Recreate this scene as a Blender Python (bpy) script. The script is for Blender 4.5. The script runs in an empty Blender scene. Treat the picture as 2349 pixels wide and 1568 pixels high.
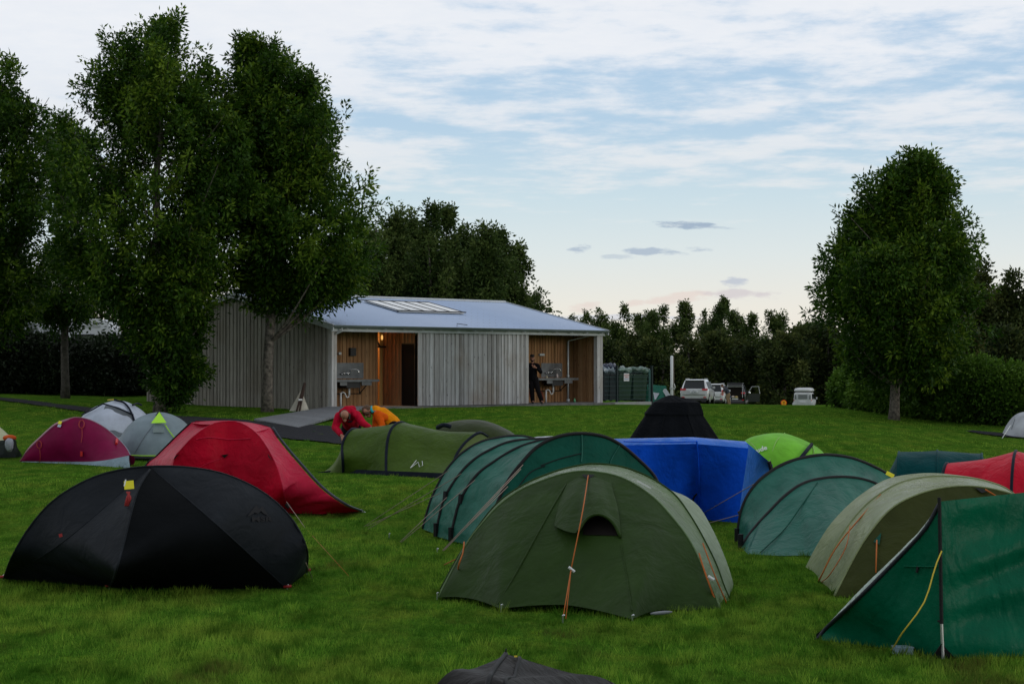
import bpy, math, random
import numpy as np
from mathutils import Vector, Matrix
S = bpy.context.scene
COL = S.collection
# ------------------------------------------------------------------ camera
FPX = 4234.0            # focal length in units of a 2349-wide picture
CX, CY = 1174.5, 784.0
HORIZ = 838.0
EYE = 2.05
PITCH = math.atan((HORIZ - CY) / FPX)
cam_d = bpy.data.cameras.new("camera"); cam = bpy.data.objects.new("camera", cam_d); COL.objects.link(cam)
cam_d.sensor_width = 36.0; cam_d.lens = FPX / 2349.0 * 36.0
cam_d.clip_start = 0.1; cam_d.clip_end = 6000
cam.location = (0, 0, EYE); cam.rotation_euler = (math.pi / 2 + PITCH, 0, 0)
S.camera = cam
S.view_settings.view_transform = 'Standard'; S.view_settings.look = 'None'
S.view_settings.exposure = 0.0; S.view_settings.gamma = 1.0
S.render.engine = 'CYCLES'
S.cycles.max_bounces = 8; S.cycles.transparent_max_bounces = 8
# ------------------------------------------------------------------ node helpers
def NT(mat):
    mat.use_nodes = True; nt = mat.node_tree; nt.nodes.clear(); return nt
class G:
    """tiny node graph helper"""
    def __init__(s, nt): s.nt = nt; s.N = nt.nodes; s.L = nt.links
    def n(s, t, **kw):
        nd = s.N.new(t)
        for k, v in kw.items():
            if k == 'ins':
                for a, b in v.items():
                    if hasattr(b, 'is_output') or isinstance(b, bpy.types.NodeSocket): s.L.new(b, nd.inputs[a])
                    else: nd.inputs[a].default_value = b
            else: setattr(nd, k, v)
        return nd
    def m(s, op, a, b=None, c=None, clamp=False):
        nd = s.N.new('ShaderNodeMath'); nd.operation = op; nd.use_clamp = clamp
        for i, x in enumerate((a, b, c)):
            if x is None: continue
            if isinstance(x, bpy.types.NodeSocket): s.L.new(x, nd.inputs[i])
            else: nd.inputs[i].default_value = x
        return nd.outputs[0]
    def mix(s, f, a, b, mode='MIX'):
        nd = s.N.new('ShaderNodeMix'); nd.data_type = 'RGBA'; nd.blend_type = mode
        for i, x in ((0, f), (6, a), (7, b)):
            if isinstance(x, bpy.types.NodeSocket): s.L.new(x, nd.inputs[i])
            elif i == 0: nd.inputs[0].default_value = x
            else: nd.inputs[i].default_value = tuple(x) + ((1,) if len(x) == 3 else ())
        return nd.outputs[2]
    def ramp(s, f, stops, interp='LINEAR'):
        nd = s.N.new('ShaderNodeValToRGB'); cr = nd.color_ramp; cr.interpolation = interp
        while len(cr.elements) < len(stops): cr.elements.new(0.5)
        for e, (p, c) in zip(cr.elements, stops):
            e.position = p; e.color = (c, c, c, 1) if not hasattr(c, '__len__') else (tuple(c) + (1,) if len(c) == 3 else c)
        s.L.new(f, nd.inputs[0]); return nd.outputs[0]
    def noise(s, vec, scale, detail=4, rough=.5, dist=0.0):
        nd = s.N.new('ShaderNodeTexNoise'); nd.inputs['Scale'].default_value = scale
        nd.inputs['Detail'].default_value = detail; nd.inputs['Roughness'].default_value = rough
        nd.inputs['Distortion'].default_value = dist
        if vec is not None: s.L.new(vec, nd.inputs['Vector'])
        return nd.outputs['Fac']
    def mapping(s, vec, scale=(1, 1, 1), loc=(0, 0, 0), rot=(0, 0, 0)):
        nd = s.N.new('ShaderNodeMapping'); s.L.new(vec, nd.inputs[0])
        nd.inputs['Scale'].default_value = scale; nd.inputs['Location'].default_value = loc; nd.inputs['Rotation'].default_value = rot
        return nd.outputs[0]
def lin(r, g, b):
    f = lambda c: (c / 255 / 12.92) if c / 255 <= .04045 else ((c / 255 + .055) / 1.055) ** 2.4
    return (f(r), f(g), f(b))
# ------------------------------------------------------------------ world: dusk sky with a broken cloud sheet
SUN_EL = math.radians(9); SUN_AZ = math.radians(118)      # azimuth clockwise from +Y (view direction)
w = bpy.data.worlds.new("World"); S.world = w; w.use_nodes = True
nt = w.node_tree; nt.nodes.clear(); g = G(nt)
sky = g.n('ShaderNodeTexSky', sky_type='NISHITA', sun_disc=False, sun_elevation=SUN_EL, sun_rotation=SUN_AZ, altitude=50, air_density=1.0, dust_density=0.8, ozone_density=2.0)
tc = g.n('ShaderNodeTexCoord'); sep = g.n('ShaderNodeSeparateXYZ'); g.L.new(tc.outputs['Generated'], sep.inputs[0])
X, Y, Z = sep.outputs
zc = g.m('MAXIMUM', Z, 0.0)
# clear-air colour by elevation (lin values), blended with the physical sky
clear = g.ramp(zc, [(0.0, lin(244, 232, 218)), (0.03, lin(243, 240, 230)), (0.06, lin(226, 237, 240)), (0.09, lin(208, 229, 240)),
                    (0.13, lin(188, 215, 238)), (0.19, lin(180, 209, 238)), (0.40, lin(190, 206, 228)), (1.0, lin(196, 208, 226))])
nish = g.n('ShaderNodeVectorMath', operation='SCALE'); g.L.new(sky.outputs[0], nish.inputs[0]); nish.inputs['Scale'].default_value = 0.10
base = g.mix(0.88, nish.outputs[0], clear)
# warmer and paler towards the right-hand horizon
warm = g.m('MULTIPLY', g.m('SUBTRACT', 1.0, g.m('MULTIPLY', zc, 9.0), clamp=True), g.m('MULTIPLY_ADD', X, 1.6, 0.45, clamp=True))
base = g.mix(g.m('MULTIPLY', warm, .45), base, lin(246, 240, 232))
# cloud sheet projected on a plane overhead
inv = g.m('DIVIDE', 1.0, g.m('ADD', zc, 0.035))
cx_ = g.m('MULTIPLY', X, inv); cy_ = g.m('MULTIPLY', Y, inv)
cv = g.n('ShaderNodeCombineXYZ'); g.L.new(cx_, cv.inputs[0]); g.L.new(cy_, cv.inputs[1])
n1 = g.noise(g.mapping(cv.outputs[0], (2.3, 1.9, 1), (3.1, 1.7, 0), (0, 0, -.04)), 1.0, 8, .60, .1)
n2 = g.noise(g.mapping(cv.outputs[0], (.30, .55, 1), (7.3, 4.2, 0)), 1.0, 3, .5)
n3 = g.noise(g.mapping(cv.outputs[0], (8.0, 6.0, 1), (1, 8, 0), (0, 0, .0)), 1.0, 6, .65)
cov = g.ramp(zc, [(0.0, 0.0), (0.065, 0.0), (0.085, .36), (0.105, .45), (0.13, .42), (0.155, .46), (0.18, .48), (0.30, .85), (1.0, .7)])
leftb = g.m('MULTIPLY', g.m('MULTIPLY_ADD', X, -2.2, -0.08, clamp=True), g.ramp(zc, [(0.08, 0.0), (0.14, 1.0)]))
dens = g.m('ADD', g.m('ADD', g.m('MULTIPLY', n1, 0.9), g.m('MULTIPLY', n2, .45)), g.m('MULTIPLY', n3, .26))
dens = g.m('ADD', dens, g.m('ADD', g.m('MULTIPLY', cov, .62), g.m('MULTIPLY', leftb, .5)))
mask = g.ramp(dens, [(0.93, 0.0), (1.0, .45), (1.0, 1.0)])
mask = g.n('ShaderNodeMapRange', interpolation_type='SMOOTHSTEP', ins={0: dens, 1: .97, 2: 1.22, 3: 0.0, 4: 1.0}).outputs[0]
mask = g.m('MULTIPLY', mask, g.ramp(zc, [(0.06, 0.0), (0.085, .55), (.12, .75), (.17, .95)]))
ccol = g.mix(g.ramp(zc, [(0.07, 0.0), (0.16, 1.0)]), lin(245, 240, 234), lin(241, 243, 247))
ccol = g.mix(g.n('ShaderNodeMapRange', ins={0: n3, 1: .3, 2: .7, 3: 0.0, 4: .3}).outputs[0], ccol, lin(216, 226, 240))
ccol = g.mix(g.ramp(zc, [(0.22, 0.0), (0.6, .8)]), ccol, lin(224, 229, 238))
skyc = g.mix(mask, base, ccol)
# a few small low clouds: (azimuth, elevation, half width, half height, tilt, colour, strength)
az = g.m('ARCTAN2', X, Y)
nv = g.noise(g.mapping(tc.outputs['Generated'], (44, 1, 170)), 1.0, 5, .6)
nv2 = g.noise(g.mapping(tc.outputs['Generated'], (90, 1, 300), (4, 2, 1)), 1.0, 3, .6)
def smallcloud(px, py, hw, hh, tilt, col, k):
    global skyc
    a0 = math.atan((px - CX) / FPX); e0 = (HORIZ - py) / FPX
    da = g.m('SUBTRACT', az, a0); de = g.m('SUBTRACT', g.m('SUBTRACT', Z, e0), g.m('MULTIPLY', da, tilt))
    q = g.m('ADD', g.m('POWER', g.m('ABSOLUTE', g.m('DIVIDE', da, hw / FPX)), 2.0), g.m('POWER', g.m('ABSOLUTE', g.m('DIVIDE', de, hh / FPX)), 2.0))
    q = g.m('ADD', q, g.m('MULTIPLY', g.m('SUBTRACT', nv, .5), 6.5)); q = g.m('ADD', q, g.m('MULTIPLY', g.m('SUBTRACT', nv2, .5), 2.0))
    mk = g.n('ShaderNodeMapRange', interpolation_type='SMOOTHSTEP', ins={0: q, 1: 1.35, 2: .0, 3: 0.0, 4: k * .85}).outputs[0]
    skyc = g.mix(mk, skyc, col)
gr = lin(150, 170, 194); gr2 = lin(168, 184, 203); pk = lin(230, 216, 208)
smallcloud(1580, 518, 62, 9, -.06, gr, .95); smallcloud(1640, 524, 50, 4, -.05, gr2, .7)
smallcloud(1500, 578, 62, 10, -.03, gr2, .95); smallcloud(1332, 575, 24, 11, .1, gr2, .9)
smallcloud(1600, 574, 34, 6, -.06, gr2, .8); smallcloud(1420, 590, 44, 5, .0, gr2, .5)
smallcloud(1345, 703, 46, 11, .15, pk, .9); smallcloud(1540, 686, 105, 13, .12, pk, .95)
smallcloud(1700, 676, 78, 12, -.04, lin(212, 205, 208), .95); smallcloud(1688, 650, 32, 13, 0, lin(186, 194, 209), .9)
smallcloud(1420, 728, 300, 6, 0, lin(196, 204, 222), .6)
below = g.m('GREATER_THAN', 0.0, Z)
skyc = g.mix(below, skyc, lin(70, 78, 70))
# the sky away from the afterglow (behind the viewer) is darker
back = g.n('ShaderNodeMapRange', interpolation_type='SMOOTHSTEP', ins={0: Y, 1: .45, 2: -.55, 3: 1.0, 4: .72}).outputs[0]
sk2 = g.n('ShaderNodeVectorMath', operation='SCALE'); g.L.new(skyc, sk2.inputs[0]); g.L.new(back, sk2.inputs['Scale']); skyc = sk2.outputs[0]
bg = g.n('ShaderNodeBackground'); g.L.new(skyc, bg.inputs[0]); bg.inputs[1].default_value = 1.0
wo = g.n('ShaderNodeOutputWorld'); g.L.new(bg.outputs[0], wo.inputs[0])
# ------------------------------------------------------------------ the low veiled sun
sl = bpy.data.lights.new("sun", 'SUN'); sl.energy = 0.5; sl.angle = math.radians(14); sl.color = (1.0, .93, .84)
so = bpy.data.objects.new("sun", sl); COL.objects.link(so)
sd = Vector((math.sin(SUN_AZ) * math.cos(SUN_EL), math.cos(SUN_AZ) * math.cos(SUN_EL), math.sin(SUN_EL)))
so.rotation_euler = sd.to_track_quat('Z', 'Y').to_euler()
# ------------------------------------------------------------------ geometry helpers
cp, sp_ = math.cos(PITCH), math.sin(PITCH)
def W(px, py, Yd):
    """world point seen at picture position (px,py) at distance Yd"""
    a = (px - CX) / FPX; b = (CY - py) / FPX
    t = Yd / (cp - sp_ * b)
    return np.array([a * t, Yd, EYE + t * (sp_ + cp * b)])
def WG(px, py):
    """point of the flat lawn (z=0) seen at (px,py)"""
    b = (CY - py) / FPX; t = -EYE / (sp_ + cp * b)
    return np.array([(px - CX) / FPX * t, t * (cp - sp_ * b), 0.0])
def WL(pts): return np.array([W(*p) for p in pts])
rng = np.random.default_rng(7)
def obj(name, me, parent=None, mat=None, smooth=False):
    o = bpy.data.objects.new(name, me); COL.objects.link(o)
    if mat is not None:
        for m_ in (mat if isinstance(mat, (list, tuple)) else [mat]): me.materials.append(m_)
    if smooth: me.polygons.foreach_set('use_smooth', np.ones(len(me.polygons), bool))
    if parent is not None: o.parent = parent
    return o
def rootloc(parent):
    return np.array(parent['_o']) if parent is not None and '_o' in parent else np.zeros(3)
def part(name, V, F, mat, parent=None, smooth=False, fm=None, tone=None, label=None):
    """mesh from world-space verts; child verts are stored relative to the root Empty / parent"""
    V = np.asarray(V, float); me = bpy.data.meshes.new(name)
    me.from_pydata((V - rootloc(parent)).tolist(), [], [list(map(int, f)) for f in F])
    if tone is not None:
        a = me.attributes.new('tone', 'FLOAT', 'FACE'); a.data.foreach_set('value', np.asarray(tone, np.float32))
    o = obj(name, me, parent, mat, smooth)
    if fm is not None: me.polygons.foreach_set('material_index', np.asarray(fm, np.int32))
    if parent is not None: o['_o'] = tuple(float(x) for x in rootloc(parent))
    if label: o['label'] = label
    return o
def thing(name, label, cat, loc=(0, 0, 0), group=None):
    o = bpy.data.objects.new(name, None); COL.objects.link(o); o.empty_display_size = .2
    loc = tuple(float(x) for x in loc); o.location = loc; o['_o'] = loc
    o['label'] = label; o['category'] = cat
    if group: o['group'] = group
    return o
def tag(o, label, cat, group=None):
    o['label'] = label; o['category'] = cat
    if group: o['group'] = group
    return o
class MB:
    def __init__(s): s.V = []; s.F = []; s.M = []; s.T = []; s.n = 0
    def add(s, V, F, mi=0, tone=None):
        V = np.asarray(V, float).reshape(-1, 3); s.V.append(V)
        for f in F: s.F.append([int(i) + s.n for i in f]); s.M.append(mi); s.T.append(.5 if tone is None else tone)
        s.n += len(V); return s
    def box(s, c, d, R=None, mi=0, tone=None, bev=0):
        """box centre c, full dims d, R = 3x3 columns axes"""
        R = np.eye(3) if R is None else np.asarray(R)
        q = np.array([(x, y, z) for x in (-.5, .5) for y in (-.5, .5) for z in (-.5, .5)]) * np.array(d)
        V = np.array(c) + q @ R.T
        return s.add(V, [(0, 1, 3, 2), (4, 6, 7, 5), (0, 4, 5, 1), (2, 3, 7, 6), (0, 2, 6, 4), (1, 5, 7, 3)], mi, tone)
    def tube(s, P, r, k=8, mi=0, tone=None, cap=True):
        V, F = tube(P, r, k, cap); return s.add(V, F, mi, tone)
    def grid(s, V, F, mi=0, tone=None): return s.add(V, F, mi, tone)
    def out(s, name, mat, parent=None, smooth=False, label=None, tones=False):
        return part(name, np.vstack(s.V), s.F, mat, parent, smooth, s.M if isinstance(mat, (list, tuple)) else None, s.T if tones else None, label)
def tube(P, r, k=8, cap=True):
    P = np.asarray(P, float); n = len(P); r = np.broadcast_to(np.asarray(r, float), (n,))
    T = np.gradient(P, axis=0); T /= np.linalg.norm(T, axis=1)[:, None] + 1e-9
    up = np.array([0, 0, 1.]) if abs(T[0][2]) < .9 else np.array([1., 0, 0])
    V = []
    a = np.cross(T[0], up); a /= np.linalg.norm(a)
    for i in range(n):
        a = a - T[i] * np.dot(a, T[i]); a /= np.linalg.norm(a) + 1e-9
        b = np.cross(T[i], a); th = np.arange(k) * 2 * math.pi / k
        V.append(P[i] + r[i] * (np.cos(th)[:, None] * a + np.sin(th)[:, None] * b))
    V = np.vstack(V); F = []
    for i in range(n - 1):
        for j in range(k):
            j2 = (j + 1) % k; F.append((i * k + j, i * k + j2, (i + 1) * k + j2, (i + 1) * k + j))
    if cap: F.append(tuple(range(k))[::-1]); F.append(tuple((n - 1) * k + j for j in range(k)))
    return V, F
def crv(P, n=40):
    """Catmull-Rom resample by arc length"""
    P = np.asarray(P, float)
    if len(P) == 1 or np.allclose(P, P[0]): return np.repeat(P[:1], n, 0)
    if len(P) == 2: t = np.linspace(0, 1, n)[:, None]; return P[0] * (1 - t) + P[1] * t
    Q = np.vstack([2 * P[0] - P[1], P, 2 * P[-1] - P[-2]]); out = []
    for i in range(1, len(Q) - 2):
        p0, p1, p2, p3 = Q[i - 1:i + 3]
        for t in np.linspace(0, 1, 12, endpoint=False):
            out.append(.5 * ((2 * p1) + (-p0 + p2) * t + (2 * p0 - 5 * p1 + 4 * p2 - p3) * t * t + (-p0 + 3 * p1 - 3 * p2 + p3) * t ** 3))
    out.append(P[-1]); out = np.array(out)
    L = np.r_[0, np.cumsum(np.linalg.norm(np.diff(out, axis=0), axis=1))]
    return lerp_at(out, L, np.linspace(0, L[-1], n))
def lerp_at(P, L, s): return np.stack([np.interp(s, L, P[:, k]) for k in range(3)], 1)
def poly(P, n=40):
    """straight-segment resample"""
    P = np.asarray(P, float)
    if np.allclose(P, P[0]): return np.repeat(P[:1], n, 0)
    L = np.r_[0, np.cumsum(np.linalg.norm(np.diff(P, axis=0), axis=1))]
    return lerp_at(P, L, np.linspace(0, L[-1], n))
def gridF(n, m):
    return [(i * m + j, (i + 1) * m + j, (i + 1) * m + j + 1, i * m + j + 1) for i in range(n - 1) for j in range(m - 1)]
def wob(u, v, seed, fu=5, fv=2, k=6):
    r = np.random.default_rng(seed); z = 0
    for i in range(k):
        a = r.uniform(.3, 1) ; z = z + a * np.sin(2 * math.pi * (u * r.uniform(.4, 1) * fu + v * r.uniform(-1, 1) * fv) + r.uniform(0, 6.3))
    return z / k * 1.6
def patch(A, B, n=40, m=16, sag=0.0, ctr=None, wr=.006, seed=1, fu=8, fv=1.5, edge=.5, smoothA=True, smoothB=True):
    """cloth stretched between curves A and B; sag>0 pulls it towards ctr; wrinkles run from A to B"""
    A = (crv if smoothA else poly)(A, n); B = (crv if smoothB else poly)(B, n)
    u = np.linspace(0, 1, n)[:, None]; v = np.linspace(0, 1, m)[None, :]
    P = A[:, None, :] * (1 - v[..., None]) + B[:, None, :] * v[..., None]
    du = np.gradient(P, axis=0); dv = np.gradient(P, axis=1)
    N = np.cross(du, dv); N /= np.linalg.norm(N, axis=2)[..., None] + 1e-9
    Nm = N[n // 4:3 * n // 4 + 1, m // 4:3 * m // 4 + 1].mean((0, 1)); Nm /= np.linalg.norm(Nm) + 1e-9
    bad = (np.linalg.norm(np.cross(du, dv), axis=2) < 1e-7); N[bad] = Nm
    if ctr is not None:
        s_ = np.sign(np.einsum('ijk,ijk->ij', np.asarray(ctr) - P, N)); 
        s0 = 1 if s_.sum() > 0 else -1; N = N * s0
    env = np.sin(math.pi * v) ** 1.0 * np.ones_like(u)
    wid = np.linalg.norm(B - A, axis=1)[:, None]; wid = wid / wid.max()
    P = P + N * (sag * env * wid)[..., None]
    e2 = (np.sin(math.pi * v) ** edge) * (np.sin(math.pi * np.clip(u, .02, .98)) ** .3) * wid ** .5
    w_ = wob(u, v, seed, fu, fv) ; w_ = np.sign(w_) * np.abs(w_) ** 1.0
    P = P + N * (wr * e2 * w_)[..., None]
    return P.reshape(-1, 3), gridF(n, m)
# ------------------------------------------------------------------ terrain
TY = np.array([-50, 30, 37, 42, 48, 54, 60, 66, 75, 100, 125, 165, 200, 3000.])
TP = np.array([-1500, 0, 340, 760, 1200, 1500, 1700, 1850, 1950, 2050, 2200, 2349, 4500.])
TZ = np.array([
 # -1500   0    340   760  1200  1500  1700  1850  1950  2050  2200  2349  4500
 [0.0,  0.0,  0.0,  0.0,  0.0,  0.0,  0.0,  0.0,  0.0,  0.0,  0.0,  0.0,  0.0],
 [0.0,  0.0,  0.0,  0.0,  0.0,  0.0,  0.0,  0.0,  0.0,  0.0,  0.0,  0.0,  0.0],
 [.02,  .02,  .0,   .0,   .0,   .0,   .0,   .0,   .0,   .0,   .0,   .0,   .0],
 [.22,  .22,  .15,  .10,  .13,  .16,  .17,  .15,  .12,  .10,  .05,  .03,  .0],
 [.48,  .48,  .36,  .30,  .36,  .40,  .42,  .38,  .32,  .24,  .14,  .08,  .05],
 [.75,  .75,  .54,  .48,  .54,  .57,  .61,  .58,  .52,  .37,  .22,  .15,  .1],
 [.95,  .97,  .66,  .62,  .63,  .66,  .69,  .69,  .65,  .44,  .30,  .25,  .2],
 [1.0,  1.0,  .75,  .60,  .60,  .65,  .67,  .64,  .60,  .44,  .32,  .28,  .2],
 [1.1,  1.1,  .9,   .6,   .55,  .42,  .34,  .38,  .42,  .40,  .32,  .3,   .2],
 [1.3,  1.3,  1.1,  .5,   .2,   -.20, -.25, -.25, -.2,  .2,   .2,   .2,   .2],
 [1.3,  1.3,  1.1,  .4,   .0,   -.50, -.55, -.65, -.6,  .0,   .0,   .0,   .0],
 [1.2,  1.2,  1.0,  .3,   -.5,  -1.3, -1.8, -2.05,-1.8, -.8,  -.5,  -.4,  -.4],
 [1.0,  1.0,  1.0,  .3,   -.8,  -1.8, -2.0, -2.1, -2.0, -1.5, -1.0, -1.0, -1.0],
 [0.0,  0.0,  0.0,  .0,   -1.0, -2.0, -2.0, -2.0, -2.0, -2.0, -2.0, -2.0, -2.0]])
_Ya = np.r_[np.arange(-50, 20, 2.0), np.arange(20, 220, .5), 400, 3000]
_Pa = np.arange(-1500, 4501, 50.0)
_Z1 = np.stack([np.interp(_Ya, TY, TZ[:, j]) for j in range(len(TP))], 1)
_Z2 = np.stack([np.interp(_Pa, TP, _Z1[i]) for i in range(len(_Ya))], 0)
def _box(a, k, ax):
    pad = [(0, 0), (0, 0)]; pad[ax] = (k, k); p = np.pad(a, pad, mode='edge'); c = np.cumsum(p, ax)
    c = np.insert(c, 0, 0, ax); m = 2 * k + 1
    return (np.take(c, range(m, c.shape[ax]), ax) - np.take(c, range(0, c.shape[ax] - m), ax)) / m
for _ in range(2): _Z2 = _box(_box(_Z2, 3, 0), 1, 1)
def gz(x, y):
    x = np.asarray(x, float); y = np.asarray(y, float)
    p = np.clip(CX + FPX * x / np.maximum(y, 20), -1500, 4499.9)
    yi = np.clip(np.searchsorted(_Ya, y) - 1, 0, len(_Ya) - 2); fy = np.clip((y - _Ya[yi]) / (_Ya[yi + 1] - _Ya[yi]), 0, 1)
    pi = ((p + 1500) // 50).astype(int); fp = (p + 1500) / 50 - pi
    z = (_Z2[yi, pi] * (1 - fy) + _Z2[yi + 1, pi] * fy) * (1 - fp) + (_Z2[yi, pi + 1] * (1 - fy) + _Z2[yi + 1, pi + 1] * fy) * fp
    und = .012 * np.sin(x * .9 + 1.3) * np.sin(y * .7 + .4) + .010 * np.sin(x * 1.9 + y * 1.1) + .02 * np.sin(x * .31 + 2) * np.sin(y * .23)
    return z + und * np.clip((y - 5) / 10, 0, 1)
def gnd(px, Yd):
    x = (px - CX) / FPX * Yd; return np.array([x, Yd, float(gz(x, Yd))])
# ground sheet
gy = np.r_[np.linspace(-40, 0, 10), np.linspace(1, 8, 14), np.arange(8.3, 90, .3), np.arange(90.5, 200, 1.2), np.geomspace(202, 3000, 24)]
ga = np.r_[np.linspace(-60, -1.0, 20), np.linspace(-.95, -.32, 20), np.linspace(-.31, .31, 220), np.linspace(.32, .95, 20), np.linspace(1, 60, 20)]
def gridground(ys, aa):
    V = []
    for y in ys:
        s = max(y, 9.0); x = aa * s
        x = np.clip(x, -3000, 3000) if y > 100 else x
        V.append(np.stack([x, np.full_like(x, y), gz(x, np.full_like(x, y))], 1))
    return np.vstack(V), gridF(len(ys), len(aa))
m_lawn = bpy.data.materials.new("lawn"); g = G(NT(m_lawn))
tcn = g.n('ShaderNodeTexCoord'); ob = tcn.outputs['Object']
big = g.noise(g.mapping(ob, (.22, .15, 0)), 1, 5, .6); mid = g.noise(g.mapping(ob, (1.3, .8, 0)), 1, 5, .65); fin = g.noise(g.mapping(ob, (26, 9, 0)), 1, 4, .7); fin2 = g.noise(g.mapping(ob, (9, 3, 0)), 1, 4, .7)
c1 = g.mix(g.n('ShaderNodeMapRange', ins={0: big, 1: .35, 2: .65}).outputs[0], (.085, .21, .022), (.145, .275, .032))
c2 = g.mix(g.n('ShaderNodeMapRange', ins={0: mid, 1: .46, 2: .66}).outputs[0], c1, (.21, .29, .038))
c3 = g.mix(g.n('ShaderNodeMapRange', ins={0: mid, 1: .40, 2: .2, 3: 0.0, 4: .8}).outputs[0], c2, (.025, .085, .005))
c4 = g.mix(g.n('ShaderNodeMapRange', ins={0: fin, 1: .35, 2: .65, 3: 0.0, 4: .55}).outputs[0], (.020, .060, .005), c3)
c5 = g.mix(g.n('ShaderNodeMapRange', ins={0: fin2, 1: .5, 2: .75, 3: 0.0, 4: .5}).outputs[0], c4, c3)
c4b = g.mix(.5, c4, c5)
tuf = g.noise(g.mapping(ob, (3.4, 1.1, 0), (5, 3, 0)), 1, 6, .72); c4b = g.mix(g.n('ShaderNodeMapRange', ins={0: tuf, 1: .52, 2: .36, 3: 0.0, 4: .75}).outputs[0], c4b, (.022, .070, .005))
c4b = g.mix(g.n('ShaderNodeMapRange', ins={0: tuf, 1: .56, 2: .72, 3: 0.0, 4: .6}).outputs[0], c4b, (.20, .32, .02))
bmp = g.n('ShaderNodeBump', ins={'Strength': .6, 'Distance': .05, 'Height': fin})
pr = g.n('ShaderNodeBsdfPrincipled', ins={'Base Color': c4b, 'Roughness': .95, 'Specular IOR Level': .0, 'Normal': bmp.outputs[0]})
g.L.new(pr.outputs[0], g.n('ShaderNodeOutputMaterial').inputs[0])
V, F = gridground(gy, ga)
lawn = part('lawn', V, F, m_lawn, smooth=True); lawn['kind'] = 'structure'
# --- asphalt paths
def simple(name, col, rough=.7, spec=.3, metal=0.0, nscale=0, namt=.2, col2=None, bump=0.0, bscale=40, **kw):
    m = bpy.data.materials.new(name); g = G(NT(m)); ob = g.n('ShaderNodeTexCoord').outputs['Object']
    c = col
    if nscale:
        n = g.noise(ob, nscale, 5, .6); c = g.mix(g.n('ShaderNodeMapRange', ins={0: n, 1: .35, 2: .65}).outputs[0], col, col2 if col2 else tuple(x * (1 - namt) for x in col))
    p = g.n('ShaderNodeBsdfPrincipled'); 
    if isinstance(c, tuple): p.inputs['Base Color'].default_value = c + (1,)
    else: g.L.new(c, p.inputs['Base Color'])
    p.inputs['Roughness'].default_value = rough; p.inputs['Specular IOR Level'].default_value = spec; p.inputs['Metallic'].default_value = metal
    for k, v in kw.items(): p.inputs[k].default_value = v
    if bump:
        b = g.n('ShaderNodeBump', ins={'Strength': 1.0, 'Distance': bump, 'Height': g.noise(ob, bscale, 4, .6)}); g.L.new(b.outputs[0], p.inputs['Normal'])
    g.L.new(p.outputs[0], g.n('ShaderNodeOutputMaterial').inputs[0]); return m
m_asph = simple('asphalt', (.020, .021, .024), .95, .06, nscale=14, col2=(.032, .033, .037), bump=.01, bscale=60)
def ribbon(name, C, wid, mat, dz=.03, n=120, m=9, kind='structure'):
    C = crv(np.array([list(c) + [0] for c in C]), n); wv = np.interp(np.linspace(0, 1, n), np.linspace(0, 1, len(wid)), wid)
    T = np.gradient(C, axis=0); T /= np.linalg.norm(T, axis=1)[:, None]; Nn = np.stack([-T[:, 1], T[:, 0], T[:, 2]], 1)
    V = []
    for i in range(n):
        for s in np.linspace(-1, 1, m):
            q = C[i] + Nn[i] * s * wv[i] * (1 + (.06 * math.sin(i * .9) + .04 * math.sin(i * 2.3) if abs(s) == 1 else 0)); V.append((q[0], q[1], float(gz(q[0], q[1])) + dz + .02*(1-abs(s))))
    o = part(name, V, gridF(n, m), mat); o['kind'] = kind; return o
def gxy(px, Yd): return ((px - CX) / FPX * Yd, Yd)
# left path runs from the far left, past the tree, and widens in front of the hut
ribbon('footpath', [(-26, 64.5), gxy(-250, 63.5), gxy(-60, 61.5), gxy(100, 58.5), gxy(250, 55.5), gxy(400, 53), gxy(520, 50.5), gxy(620, 49.3), gxy(725, 47.2), gxy(850, 45.2), gxy(960, 43.5)],
       [.75, .75, .75, .7, .65, .7, 1.2, 1.7, 1.75, 1.4, 1.0], m_asph)
ribbon('side_path', [gxy(2230, 52.0), gxy(2330, 50.5), gxy(2480, 49.0), gxy(2700, 47.5)], [.25, .8, 1.2, 1.2], m_asph, .03)
# ------------------------------------------------------------------ grass blades (uncountable lawn)
def blades(N, y0, y1, h0, h1, wd, seed, p=1.0):
    r = np.random.default_rng(seed); u = r.random(N)
    y = (y0 ** (1 - p) + u * (y1 ** (1 - p) - y0 ** (1 - p))) ** (1 / (1 - p)) if p != 1 else y0 * (y1 / y0) ** u
    x = (r.random(N) * 2 - 1) * .295 * y
    cl = np.sin(x * 5.1 + np.sin(y * 3.7) * 2) * np.sin(y * 4.3 + np.sin(x * 2.9) * 2) + .6 * np.sin(x * 1.3 + y * .8)
    h = (h0 + (h1 - h0) * r.random(N) ** 2) * (1 + .35 * cl); th = r.random(N) * 2 * math.pi; lean = r.random(N) * .8 * h
    z = gz(x, y) - .004
    ww = wd * (0.6 + r.random(N) * .8); a = r.random(N) * math.pi
    P0 = np.stack([x - ww * np.cos(a), y - ww * np.sin(a), z], 1); P1 = np.stack([x + ww * np.cos(a), y + ww * np.sin(a), z], 1)
    P2 = np.stack([x + lean * np.cos(th), y + lean * np.sin(th), z + h], 1)
    V = np.stack([P0, P1, P2], 1).reshape(-1, 3)
    tone = np.clip(.5 + .22 * cl + r.normal(0, .18, N), 0, 1)
    return V, tone
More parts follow.
